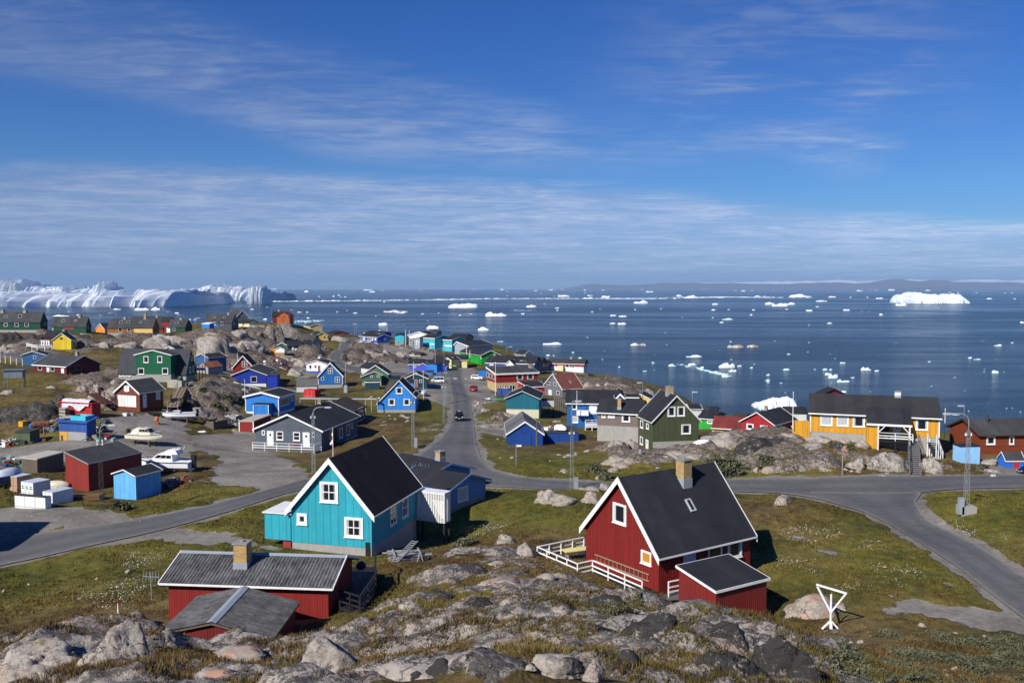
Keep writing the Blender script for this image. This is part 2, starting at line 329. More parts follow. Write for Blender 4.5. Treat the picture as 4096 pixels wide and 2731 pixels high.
def poly_sd(x, y, P):
    """signed distance (positive inside) to polygon P"""
    P = np.array(P); d = np.full(x.shape, 1e18); ins = np.zeros(x.shape, bool)
    for (x0, y0), (x1, y1) in zip(P, np.roll(P, -1, 0)):
        ex, ey = x1-x0, y1-y0; t = np.clip(((x-x0)*ex+(y-y0)*ey)/(ex*ex+ey*ey+1e-9), 0, 1)
        d = np.minimum(d, (x-x0-t*ex)**2+(y-y0-t*ey)**2)
        c = ((y0 > y) != (y1 > y)) & (x < (x1-x0)*(y-y0)/(y1-y0+1e-12)+x0); ins ^= c
    d = np.sqrt(d); return np.where(ins, d, -d)

CTRL = [(-18.6,29.0,31.6),(-16.7,27.8,32.2),(-13.0,26.1,33.0),(-9.9,24.9,33.5),(-4.2,22.0,34.8),(0.3,20.9,35.4),(4.6,21.4,35.1),(8.2,23.8,34.0),(15.3,35.9,28.4),(18.4,37.1,27.9),(23.0,38.2,27.4),(25.6,39.4,26.8),(-14.0,32.5,32.1),(-16.6,31.9,32.1),(-17.3,30.1,31.9),(-24.3,40.6,27.9),(-29.1,48.7,25.8),(-31.8,53.3,25.1),(-9.3,31.9,31.6),(-11.9,33.6,31.5),(-8.3,35.9,30.5),(-5.8,34.8,31.3),(-2.9,31.9,32.3),(-3.5,39.4,30.7),(-6.7,42.9,29.6),(0.4,29.6,33.2),(0.5,44.0,29.7),(-2.0,51.0,28.6),(-0.7,56.8,27.7),(1.3,48.7,28.6),(3.4,30.1,33.0),(5.8,36.5,31.2),(7.2,46.4,28.3),(3.2,51.0,27.8),(6.1,31.3,32.5),(7.5,31.3,32.5),(9.0,30.7,32.4),(9.9,28.4,32.8),(14.7,46.4,26.5),(17.5,47.5,26.1),(21.1,47.5,26.0),(24.2,46.4,26.0),(28.4,47.5,25.8),(20.0,54.5,26.3),(26.6,56.8,26.4),(24.4,71.9,26.3),(20.2,66.1,26.1),(27.0,64.9,26.1),(30.5,51.0,25.9),(31.5,48.7,25.8),(39.9,67.2,26.8),(39.5,73.0,27.1),(-4.5,70.7,25.3),(-0.9,71.9,25.5),(3.7,70.7,25.9),(5.1,82.3,25.7),(-1.1,82.3,25.5),(-3.2,66.1,25.8),(0.7,61.4,26.8),(-31.6,57.9,24.8),(-25.5,57.4,25.3),(-32.0,64.9,25.1),(-37.3,62.6,24.8),(-27.3,69.5,25.1),(-22.2,76.5,25.1),(-20.5,64.9,25.6),(-20.4,48.7,26.8),(-23.4,49.8,26.4),(-41.3,64.9,24.4),(-40.0,67.2,24.4),(-32.0,72.4,25.0),(-24.5,84.6,25.1),(-21.7,90.4,25.1),(-17.8,93.9,25.1),(-13.5,97.4,25.1),(-8.9,100.2,25.0),(-41.5,76.5,25.1),(-35.6,80.5,25.3),(-54.8,92.7,26.5),(-58.5,92.7,26.5),(-33.5,90.4,25.6),(-45.5,92.7,26.5),(-91.3,155.3,28.2),(-85.4,153.0,27.6),(-82.8,155.3,27.8),(-99.1,155.3,28.2),(-82.0,159.9,28.5),(-74.5,157.6,27.9),(-108.9,185.4,29.5),(-94.7,176.2,29.0),(-139.3,237.6,29.9),(-136.7,255.0,30.8),(-112.8,231.8,29.2),(-107.3,245.7,28.8),(-102.2,264.2,28.3),(-88.9,285.1,29.8),(-79.0,257.3,27.4),(-65.3,227.2,26.1),(-82.9,310.6,33.8),(-84.8,295.5,30.7),(-64.9,273.5,27.7),(-92.2,273.5,28.8),(-99.1,281.6,30.0),(-75.8,312.9,29.9),(-56.9,208.6,25.5),(-64.2,208.6,25.5),(-71.4,217.9,25.2),(-57.1,185.4,25.4),(-51.0,214.4,25.0),(-45.4,208.6,24.5),(-48.9,310.6,23.8),(-41.0,259.6,22.7),(-49.2,261.9,23.2),(-63.4,347.7,25.4),(-57.6,299.0,24.6),(-55.4,273.5,23.3),(-32.9,238.7,22.7),(-28.0,248.0,22.8),(-37.1,315.2,23.4),(-42.2,237.6,22.8),(-29.5,199.3,23.4),(-15.5,246.9,21.9),(-14.4,228.3,21.4),(-12.5,201.7,21.1),(-9.9,168.0,21.7),(-8.4,144.9,22.7),(-8.1,127.5,23.5),(-8.2,112.4,24.3),(-5.4,112.4,24.3),(-8.6,227.2,21.5),(-5.2,185.4,21.2),(-17.5,199.3,21.4),(-17.1,173.8,21.8),(-21.2,153.0,23.0),(-12.5,127.5,23.5),(-14.9,115.9,24.2),(-20.1,122.8,24.2),(-2.0,150.7,21.8),(-3.0,128.6,23.3),(-2.5,107.8,24.1),(3.9,104.3,24.2),(5.9,93.9,24.8),(10.5,92.7,24.9),(3.3,120.5,23.4),(2.0,162.3,21.7),(7.1,136.8,22.6),(16.0,98.5,25.3),(15.9,115.9,24.5),(22.2,104.3,25.3),(24.3,92.1,25.2),(14.6,89.2,24.6),(7.0,89.8,24.6),(1.1,91.6,24.7),(17.4,92.7,25.1),(23.4,121.7,25.4),(27.8,117.1,25.8),(32.7,113.6,26.3),(27.4,104.3,25.8),(36.5,107.8,26.5),(40.5,104.3,26.6),(39.1,95.6,25.5),(34.6,95.0,25.5),(29.6,94.5,25.4),(42.7,93.9,25.1),(47.1,96.2,24.9),(53.2,98.5,25.0),(57.6,97.4,24.8),(51.1,106.6,25.4),(58.8,108.9,24.7),(23.5,89.2,24.8),(32.5,89.2,24.9),(41.5,89.2,25.0),(46.0,89.2,25.1),(55.9,89.2,25.2),(33.7,81.1,25.1),(34.2,69.5,25.3),(32.5,289.7,11.4),(48.5,299.0,7.8),(24.7,283.9,14.5),(40.5,295.5,9.2),(58.4,303.6,5.2),(-37.1,109.1,23.8),(-50.4,138.5,24.4),(-62.0,141.3,24.7),(-27.7,104.7,23.6),(-38.8,125.5,23.8),(-68.5,121.3,24.5),(-73.2,135.8,24.8),(-84.6,134.5,25),(-66.9,136.8,25),(-57.3,121.9,24.4),(-48.2,116.2,24.2),(-55.3,148.2,25.2),(-52.3,154.5,26.3),(-55.8,160.4,27.2),(-47.1,152.7,24.6),(-45.3,139.8,24.2),(-39.0,135.1,23.2),(-31.5,121.6,22.6),(-26.7,116.3,22.4),(-43.6,141.2,24),(0.0,-29.0,38),(-23.2,-29.0,38),(23.2,-29.0,38),(0.0,0.0,41),(-34.8,5.8,38),(34.8,5.8,36),(0.0,11.6,40),(-69.5,11.6,33),(69.5,11.6,30),(-115.9,46.4,25),(115.9,52.2,25),(-173.8,69.5,24),(173.8,81.1,20),(-139.1,115.9,25),(-231.8,173.8,30),(-289.7,231.8,31),(-324.5,324.5,28),(150.7,121.7,12),(197.0,150.7,-3),(69.5,141.4,17),(92.7,127.5,19),(115.9,113.6,19),(52.2,168.0,9),(46.4,202.8,9),(69.5,162.3,8),(81.1,173.8,3),(52.2,237.6,4),(34.8,312.9,6),(-139.1,417.2,10),(-162.3,463.6,-4),(-231.8,405.6,12),(-255.0,463.6,-4),(-347.7,405.6,5),(-382.5,486.8,-5),(0.0,521.5,-6),(-115.9,521.5,-6),(115.9,463.6,-6),(231.8,347.7,-6),(324.5,231.8,-6),(289.7,486.8,-6),(-347.7,533.1,-6),(-69.5,486.8,-5),(231.8,173.8,-5),(69.5,394.0,-6),(370.9,139.1,-4),(-20,37.0,28.5),(-20,34.4,31.6),(-20,41,27.6),(-16,37.0,28.5),(-16,34.4,31.5),(-16,41,27.6),(-12,37.0,28.5),(-12,34.4,31.3),(-12,41,27.6),(-8.5,37.0,28.5),(-8.5,34.4,30.4),(-8.5,41,27.6),(-16.8,65.8,25.1),(-14.4,75.1,25.1),(-10.4,64.1,25.1),(-8.0,73.4,25.1),(-12.4,69.6,25.1),(5.1,59.0,26.1),(11.9,63.6,26.1),(9.1,53.1,26.1),(15.9,57.7,26.1),(10.5,58.4,26.1),(-9.6,45.0,27.2),(-18.3,45.8,27.2),(-9.2,49.5,27.2),(-17.9,50.3,27.2),(-13.8,47.7,27.2),(-13.2,40.5,27.7),(-5.9,80.7,23.8),(-10.9,84.4,23.8),(-2.6,85.2,23.8),(-7.7,88.9,23.8),(-6.8,84.8,23.8),(-8.1,73.1,22.6),(-7.7,74.1,22.6),(-5.6,72.0,22.6),(-5.2,72.9,22.6),(-6.7,73.0,22.6),(11.7,49.1,24.5),(10.1,51.8,24.5),(15.2,51.3,24.5),(13.6,54.0,24.5),(12.6,51.6,24.5),(-39.6,86.0,24.1),(-38.3,88.9,24.1),(-36.9,84.8,24.1),(-35.6,87.7,24.1),(-37.6,86.9,24.1),(-43.5,88.9,23.8),(-46.6,90.3,23.8),(-40.7,95.1,23.8),(-43.7,96.5,23.8),(-43.6,92.7,23.8),(-55.8,98.6,23.8),(-54.5,101.8,23.8),(-53.5,97.6,23.8),(-52.2,100.8,23.8),(-54.0,99.7,23.8),(-66.4,116.1,24.0),(-66.2,118.2,24.0),(-64.4,115.9,24.0),(-64.3,118.1,24.0),(-65.3,117.1,24.0),(-59.8,114.6,25.3),(-59.3,116.2,25.3),(-55.5,113.3,25.3),(-55.0,114.9,25.3),(-57.4,114.7,25.3),(-66.4,127.7,26.6),(-65.8,129.2,26.6),(-60.8,125.8,26.6),(-60.2,127.3,26.6),(-63.3,127.5,26.6),(-62.2,136.5,26.1),(-60.3,141.1,26.1),(-57.7,134.8,26.1),(-55.8,139.3,26.1),(-59.0,137.9,26.1),(-63.1,168.7,26.8),(-77.3,170.9,26.8),(-62.5,172.2,26.8),(-76.7,174.4,26.8),(-69.9,171.5,26.8),(-72.3,167.4,27.3),(-72.0,171.4,27.3),(-65.3,167.0,27.3),(-65.1,171.0,27.3),(-68.7,169.2,27.3),(-92.9,181.8,26.7),(-102.4,186.9,26.7),(-89.2,188.6,26.7),(-98.7,193.7,26.7),(-95.8,187.8,26.7),(-119.7,213.0,26.2),(-120.3,217.4,26.2),(-114.4,213.7,26.2),(-114.9,218.1,26.2),(-117.3,215.6,26.2),(-120.7,229.5,29.1),(-121.2,233.5,29.1),(-116.2,230.0,29.1),(-116.6,234.1,29.1),(-118.7,231.8,29.1),(-127.8,247.9,29.6),(-133.1,248.2,29.6),(-127.6,252.5,29.6),(-132.9,252.8,29.6),(-130.3,250.3,29.6),(-142.7,264.5,31.9),(-156.1,264.7,31.9),(-142.6,268.5,31.9),(-156.1,268.6,31.9),(-149.4,266.6,31.9),(-135.2,277.5,31.1),(-146.7,278.3,31.1),(-135.0,280.3,31.1),(-146.5,281.1,31.1),(-140.8,279.3,31.1),(-149.8,314.7,29.1),(-147.1,318.9,29.1),(-145.1,311.6,29.1),(-142.4,315.8,29.1),(-146.1,315.2,29.1),(-113.7,276.8,29.2),(-127.6,275.7,29.2),(-114.2,282.9,29.2),(-128.1,281.8,29.2),(-120.9,279.3,29.2),(-120.7,302.3,29.8),(-131.3,300.7,29.8),(-121.3,306.6,29.8),(-132.0,305.0,29.8),(-126.3,303.6,29.8),(-109.4,292.7,30.3),(-115.5,293.3,30.3),(-109.0,297.8,30.3),(-115.0,298.4,30.3),(-112.2,295.5,30.3),(-95.5,297.8,31.1),(-105.0,298.2,31.1),(-95.3,304.5,31.1),(-104.8,304.8,31.1),(-100.2,301.3,31.1),(-103.5,291.7,31.7),(-102.7,293.7,31.7),(-100.5,290.5,31.7),(-99.7,292.4,31.7),(-101.6,292.1,31.7),(-104.2,331.1,33.0),(-111.0,341.0,33.0),(-100.7,333.5,33.0),(-107.5,343.4,33.0),(-105.9,337.3,33.0),(-95.2,316.7,30.4),(-99.5,318.2,30.4),(-93.5,321.5,30.4),(-97.8,323.0,30.4),(-96.5,319.9,30.4),(-89.8,334.1,31.9),(-89.9,340.4,31.9),(-85.0,334.1,31.9),(-85.0,340.4,31.9),(-87.4,337.3,31.9),(-94.8,354.6,31.6),(-86.9,376.7,27.0),(-92.5,388.3,27.0),(-82.2,379.0,27.0),(-87.8,390.5,27.0),(-87.4,383.6,27.0),(-77.7,382.2,24.0),(-82.4,391.4,24.0),(-71.9,385.1,24.0),(-76.6,394.3,24.0),(-77.2,388.2,24.0),(-72.8,325.9,25.5),(-76.9,335.4,25.5),(-69.1,327.5,25.5),(-73.3,337.0,25.5),(-73.0,331.5,25.5),(-69.2,301.7,22.3),(-75.0,307.3,22.3),(-66.4,304.6,22.3),(-72.1,310.2,22.3),(-70.7,306.0,22.3),(-78.1,288.1,23.8),(-74.8,294.3,23.8),(-72.4,285.2,23.8),(-69.2,291.3,23.8),(-73.6,289.7,23.8),(-68.5,284.9,24.1),(-72.7,283.3,24.1),(-71.0,291.5,24.1),(-75.2,290.0,24.1),(-71.8,287.4,24.1),(-64.3,281.1,24.3),(-66.2,280.4,24.3),(-67.3,289.8,24.3),(-69.2,289.1,24.3),(-66.8,285.1,24.3),(-70.6,260.3,24.3),(-70.6,263.5,24.3),(-67.9,260.3,24.3),(-67.9,263.6,24.3),(-69.2,261.9,24.3),(-53.0,224.6,22.4),(-52.1,230.5,22.4),(-47.5,223.8,22.4),(-46.7,229.8,22.4),(-49.8,227.2,22.4),(-42.2,189.6,23.1),(-42.9,194.4,23.1),(-37.0,190.4,23.1),(-37.7,195.1,23.1),(-40.0,192.4,23.1),(-65.9,205.9,23.2),(-67.0,212.9,23.2),(-61.5,206.6,23.2),(-62.6,213.6,23.2),(-64.3,209.8,23.2),(-59.7,185.8,23.4),(-61.0,198.2,23.4),(-52.7,186.6,23.4),(-54.0,198.9,23.4),(-56.8,192.4,23.4),(-74.5,205.6,26.8),(-71.7,209.7,26.8),(-70.6,202.9,26.8),(-67.8,207.0,26.8),(-71.1,206.3,26.8),(-70.2,194.1,26.6),(-68.0,197.4,26.6),(-66.9,192.0,26.6),(-64.7,195.3,26.6),(-67.5,194.7,26.6),(-79.8,206.3,28.0),(-43.1,174.3,24.3),(-43.7,177.4,24.3),(-39.2,175.0,24.3),(-39.8,178.1,24.3),(-41.4,176.2,24.3),(-45.3,148.1,23.7),(-44.2,154.3,23.7),(-39.4,147.0,23.7),(-38.3,153.2,23.7),(-41.8,150.7,23.7),(-42.4,135.0,22.4),(-41.4,141.2,22.4),(-40.1,134.6,22.4),(-39.1,140.8,22.4),(-40.7,137.9,22.4),(-36.2,122.6,21.8),(-33.6,136.5,21.8),(-26.5,120.8,21.8),(-23.9,134.7,21.8),(-30.1,128.7,21.8),(-32.8,141.3,22.8),(-31.8,149.2,22.8),(-26.1,140.5,22.8),(-25.1,148.4,22.8),(-28.9,144.9,22.8),(-24.7,159.9,22.0),(-24.9,166.7,22.0),(-17.8,160.1,22.0),(-18.0,166.9,22.0),(-21.4,163.4,22.0),(-33.5,196.5,23.4),(-33.6,202.2,23.4),(-27.9,196.5,23.4),(-28.0,202.2,23.4),(-30.8,199.3,23.4),(-33.0,191.7,23.9),(-33.5,194.7,23.9),(-28.8,192.4,23.9),(-29.3,195.4,23.9),(-31.2,193.6,23.9),(-30.2,179.2,24.3),(-30.6,182.1,24.3),(-27.3,179.5,24.3),(-27.7,182.4,24.3),(-28.9,180.8,24.3),(-35.0,214.9,24.1),(-37.8,218.6,24.1),(-32.0,217.2,24.1),(-34.8,220.9,24.1),(-34.9,217.9,24.1),(-24.1,195.5,22.5),(-24.5,202.9,22.5),(-19.1,195.8,22.5),(-19.5,203.2,22.5),(-21.8,199.3,22.5),(-21.1,174.0,24.8),(-21.6,178.1,24.8),(-19.6,174.2,24.8),(-20.2,178.3,24.8),(-20.6,176.2,24.8),(-21.8,239.8,21.1),(-23.6,239.7,21.1),(-21.8,242.4,21.1),(-23.6,242.4,21.1),(-22.7,241.1,21.1),(-18.9,253.6,21.0),(-30.0,253.7,21.0),(-18.8,260.9,21.0),(-29.9,261.0,21.0),(-24.4,257.3,21.0),(-26.6,250.2,21.3),(-26.2,253.1,21.3),(-24.4,249.9,21.3),(-23.9,252.8,21.3),(-25.3,251.5,21.3),(-24.3,248.8,21.4),(-22.8,251.4,21.4),(-21.3,247.0,21.4),(-19.8,249.6,21.4),(-22.1,249.2,21.4),(-13.8,267.7,20.6),(-23.9,267.4,20.6),(-14.0,275.0,20.6),(-24.1,274.7,20.6),(-18.9,271.2,20.6),(-20.0,265.6,20.8),(-17.6,268.8,20.8),(-18.4,264.3,20.8),(-16.0,267.5,20.8),(-18.0,266.6,20.8),(-52.5,340.9,23.0),(-61.0,350.5,23.0),(-48.1,344.9,23.0),(-56.6,354.4,23.0),(-54.6,347.7,23.0),(-54.0,358.6,24.1),(-61.4,363.8,24.1),(-50.3,364.1,24.1),(-57.6,369.2,24.1),(-55.8,363.9,24.1),(-22.9,333.1,20.3),(-29.2,337.7,20.3),(-18.4,339.2,20.3),(-24.7,343.8,20.3),(-23.8,338.4,20.3),(-29.4,332.8,21.2),(-35.5,337.7,21.2),(-24.3,339.2,21.2),(-30.3,344.0,21.2),(-29.9,338.4,21.2),(-45.3,337.8,23.7),(-46.2,348.0,23.7),(-41.8,338.2,23.7),(-42.7,348.3,23.7),(-44.0,343.1,23.7),(-39.5,335.3,22.1),(-38.5,336.5,22.1),(-34.9,331.1,22.1),(-33.8,332.3,22.1),(-36.7,333.8,22.1),(-20.5,312.6,21.6),(-12.2,322.3,21.6),(-15.4,308.2,21.6),(-7.1,317.9,21.6),(-13.8,315.2,21.6),(-19.9,367.5,22.8),(-26.5,369.8,22.8),(-16.6,376.6,22.8),(-23.2,378.9,22.8),(-21.6,373.2,22.8),(-9.8,275.7,21.7),(-17.5,291.7,21.7),(-4.1,278.5,21.7),(-11.8,294.5,21.7),(-10.8,285.1,21.7),(6.5,256.1,19.6),(-7.7,260.3,19.6),(8.7,263.6,19.6),(-5.5,267.7,19.6),(0.5,261.9,19.6),(9.0,271.0,19.3),(6.7,272.0,19.3),(10.7,275.0,19.3),(8.5,276.0,19.3),(8.7,273.5,19.3),(10.5,275.1,19.0),(6.8,276.7,19.0),(12.4,279.6,19.0),(8.8,281.2,19.0),(9.6,278.2,19.0),(4.2,303.7,19.5),(22.7,276.2,18.6),(11.5,279.9,18.6),(24.3,281.0,18.6),(13.2,284.8,18.6),(17.9,280.5,18.6),(-3.9,217.4,18.9),(-6.3,223.7,18.9),(6.5,221.3,18.9),(4.1,227.7,18.9),(0.1,222.5,18.9),(3.9,204.5,19.3),(1.5,211.0,19.3),(8.4,206.2,19.3),(6.1,212.7,19.3),(5.0,208.6,19.3),(7.6,202.4,20.8),(12.2,204.5,20.8),(11.3,194.2,20.8),(15.9,196.3,20.8),(11.7,199.3,20.8),(-1.0,154.4,22.6),(-0.1,163.7,22.6),(4.8,153.9,22.6),(5.7,163.1,22.6),(2.3,158.8,22.6),(5.3,159.1,20.9),(4.5,162.5,20.9),(7.7,159.7,20.9),(6.9,163.1,20.9),(6.1,161.1,20.9),(-0.7,124.6,22.3),(-1.0,134.9,22.3),(4.4,124.7,22.3),(4.1,135.0,22.3),(1.7,129.8,22.3),(4.7,129.3,21.7),(4.7,134.9,21.7),(9.9,129.4,21.7),(9.9,134.9,21.7),(7.3,132.1,21.7),(18.1,142.9,22.0),(9.1,143.8,22.0),(18.8,150.6,22.0),(9.8,151.4,22.0),(14.0,147.2,22.0),(27.0,176.2,21.1),(18.0,120.7,23.8),(12.0,122.8,23.8),(19.7,125.2,23.8),(13.7,127.4,23.8),(15.8,124.0,23.8),(18.6,114.7,22.8),(17.5,120.6,22.8),(24.9,115.8,22.8),(23.9,121.7,22.8),(21.2,118.2,22.8),(33.0,142.4,21.6),(30.7,143.7,21.6),(36.4,148.4,21.6),(34.1,149.7,21.6),(33.6,146.0,21.6),(37.7,162.3,20.1),(34.5,130.7,22.8),(30.5,132.3,22.8),(36.8,136.6,22.8),(32.7,138.2,22.8),(33.6,134.5,22.8),(33.5,126.5,24.4),(38.2,131.8,24.4),(37.1,123.2,24.4),(41.9,128.5,24.4),(37.7,127.5,24.4),(39.6,129.1,23.5),(43.0,131.1,23.5),(41.4,126.2,23.5),(44.7,128.3,23.5),(42.2,128.7,23.5),(45.5,140.2,22.9),(49.3,134.4,26.0),(50.2,102.0,27.0),(36.6,106.6,27.0),(52.6,109.0,27.0),(39.0,113.6,27.0),(44.6,107.8,27.0),(56.3,111.6,24.9),(65.3,112.4,24.9),(56.8,105.5,24.9),(65.8,106.3,24.9),(61.0,109.0,24.9),(51.7,100.0,24.6),(51.6,101.4,24.6),(54.1,100.3,24.6),(54.0,101.6,24.6),(52.8,100.8,24.6),(56.3,100.3,24.4),(58.4,100.5,24.4),(56.4,98.9,24.4),(58.5,99.0,24.4),(57.4,99.7,24.4),(-93.9,161.0,25.0),(-94.4,162.8,25.0),(-90.9,161.7,25.0),(-91.3,163.6,25.0),(-92.6,162.3,25.0)]
FORE = [([(-5.5, 50.5),(-0.8, 59.8),(3.2, 51.4),(7.0, 50.6),(9.1, 52.1),(-2.9, 32.2),(-8.2, 38.5),(-7.1, 44.0)], 0.42),([(-8.0, 32.9),(-5.0, 35.8),(2.4, 38.0),(7.1, 36.4),(16.7, 48.8),(9.7, 25.1),(7.4, 18.4),(-4.0, 12.0)], 0.86),([(-19.8, 31.5),(-23.3, 43.3),(-19.2, 44.6),(-16.1, 41.9),(-4.4, 12.0),(-14.7, 22.1)], 1.0),([(-12.2, 31.0),(-12.8, 40.8),(-8.0, 32.9),(-2.9, 12.0),(-7.7, 19.4)], 0.6)]
ROADS = [('road', [((-43.3, 68.74),(-39.0, 61.79)),((-41.66, 70.09),(-37.55, 63.06)),((-38.38, 71.95),(-34.18, 65.86)),((-32.97, 74.58),(-29.53, 70.77)),((-28.1, 80.08),(-25.57, 77.29)),((-24.2, 86.43),(-22.59, 83.64)),((-21.74, 90.75),(-19.79, 88.13)),((-17.9, 94.65),(-16.1, 92.45)),((-13.72, 98.88),(-11.87, 95.92)),((-10.2, 106.25),(-8.14, 97.53))]),('street', [((-18.67, 250.88),(-14.94, 262.32)),((-18.07, 241.15),(-14.06, 242.67)),((-16.27, 226.07),(-12.87, 227.85)),((-13.34, 190.51),(-10.38, 197.7)),((-12.01, 173.82),(-8.53, 177.55)),((-10.56, 151.64),(-6.89, 152.82)),((-10.22, 130.64),(-5.39, 127.84)),((-11.0, 114.72),(-4.44, 113.28)),((-11.69, 107.69),(-3.66, 105.57)),((-9.66, 95.58),(-2.27, 98.04)),((-5.37, 92.02),(-0.77, 95.66)),((0.18, 89.23),(1.13, 93.46)),((6.66, 85.84),(7.06, 91.09)),((14.09, 86.35),(14.73, 90.33)),((22.14, 85.5),(23.06, 90.92)),((26.43, 84.06),(28.95, 90.75)),((28.83, 81.27),(34.1, 91.09))]),('road', [((25.71, 84.49),(33.06, 90.75)),((28.06, 82.62),(37.91, 90.33)),((29.29, 80.25),(40.5, 86.1)),((30.44, 73.22),(36.71, 78.47)),((30.95, 69.33),(34.71, 72.72)),((30.32, 61.54),(34.73, 67.13)),((29.87, 54.34),(33.69, 56.54)),((29.67, 47.65),(33.93, 50.45))]),('street', [((29.05, 84.32),(32.27, 91.09)),((38.13, 83.72),(41.82, 91.94)),((44.31, 85.93),(47.72, 92.62)),((54.41, 86.86),(59.24, 94.65))]),('street', [((-68.86, 365.54),(-65.82, 368.93)),((-63.01, 323.29),(-60.59, 329.38)),((-57.78, 280.44),(-57.27, 298.22)),((-56.12, 268.41),(-53.97, 274.51)),((-53.9, 260.2),(-51.03, 261.47)),((-50.18, 250.63),(-47.77, 254.44)),((-44.34, 239.28),(-42.69, 250.72)),((-33.75, 213.79),(-36.69, 240.05)),((-23.38, 216.59),(-26.37, 244.36)),((-17.3, 233.95),(-18.3, 250.97))])]
GRAVEL = [[(-59.4, 126.6),(-56.6, 133.5),(-52.3, 134.4),(-49.5, 134.0),(-46.6, 124.4),(-40.6, 138.3),(-36.9, 127.8),(-26.9, 107.9),(-21.5, 90.8),(-25.1, 86.4),(-31.9, 91.2),(-35.6, 106.3),(-44.9, 121.6),(-38.6, 102.9),(-42.6, 100.2),(-53.0, 104.8),(-59.4, 100.4),(-57.0, 91.7),(-70.0, 112.8),(-58.5, 113.6),(-55.8, 118.2)], [(-49.7, 79.7),(-43.7, 80.6),(-36.0, 78.0),(-33.2, 75.0),(-37.0, 73.6),(-38.3, 71.8),(-43.1, 69.0)], [(-28.5, 72.6),(-23.3, 70.4),(-19.6, 67.4),(-17.5, 64.6),(-21.0, 65.4),(-28.6, 68.4),(-30.3, 68.5),(-32.6, 66.1)], [(-47.8, 254.4),(-43.4, 266.8),(-32.7, 277.1),(-28.8, 253.1),(-25.9, 214.9),(-35.8, 213.5),(-48.3, 244.4)], [(-19.0, 260.2),(-11.8, 269.3),(-9.8, 232.3),(-5.4, 233.9),(-3.1, 174.4),(-6.5, 172.0),(-5.4, 168.0),(-6.4, 152.9),(-9.9, 195.8)], [(-20.4, 203.1),(-15.5, 220.1),(-11.3, 163.9),(-15.1, 171.0),(-18.4, 174.6)], [(-6.4, 154.0),(-4.1, 145.8),(1.6, 135.9),(1.2, 128.6),(-4.4, 134.3),(-4.5, 122.1)], [(-50.6, 343.0),(-27.0, 308.0),(-25.4, 289.2),(-33.0, 280.3),(-46.5, 305.0)], [(22.0, 51.4),(23.7, 51.6),(26.8, 51.5),(30.0, 50.2),(31.6, 49.2),(30.4, 47.3),(26.5, 48.9),(24.0, 49.6),(22.4, 50.5)], [(53.2, 98.5),(60.2, 101.8),(63.5, 101.5),(58.9, 94.1),(52.3, 94.2)], [(21.9, 65.3),(23.0, 61.6),(24.3, 58.2),(25.5, 55.4),(28.2, 54.9),(28.0, 54.6),(25.4, 55.1),(24.0, 57.6),(22.7, 60.9),(21.8, 64.6)], [(-76.3, 226.1),(-65.0, 225.9),(-57.8, 208.2),(-61.0, 198.2),(-64.8, 191.9)], [(-61.8, 239.9),(-56.3, 247.4),(-45.4, 208.6),(-50.0, 201.9)]]
ROCKZ = [[(-142.5, 265.9),(-116.4, 246.7),(-124.0, 271.7),(-102.2, 282.6),(-100.3, 327.0),(-72.3, 308.0),(-65.7, 245.5),(-65.2, 211.8),(-80.3, 237.8),(-94.7, 251.1),(-107.2, 254.2),(-111.2, 228.4),(-127.3, 216.9)], [(-87.0, 183.1),(-86.2, 194.7),(-66.9, 153.4),(-60.5, 133.0),(-68.6, 145.5),(-81.6, 159.1)], [(-61.0, 163.4),(-62.8, 191.5),(-50.2, 163.5),(-47.2, 152.9),(-47.6, 140.4),(-54.4, 147.5)], [(-61.7, 312.4),(-42.4, 345.7),(-29.9, 340.2),(-30.4, 282.0),(-40.6, 257.2),(-47.0, 243.7)], [(13.1, 134.6),(16.5, 111.8),(35.2, 134.1),(36.6, 108.2),(53.3, 107.9),(47.8, 95.4),(24.0, 92.7),(21.2, 99.3),(15.2, 99.2),(12.5, 110.7)], [(-3.5, 151.0),(1.2, 165.5),(0.4, 140.1),(-2.4, 131.8)], [(19.2, 249.3),(52.0, 263.6),(28.0, 172.3),(18.6, 201.6)], [(-74.1, 267.1),(-66.7, 306.6),(-53.8, 259.0),(-56.1, 236.0),(-64.4, 223.9)]]
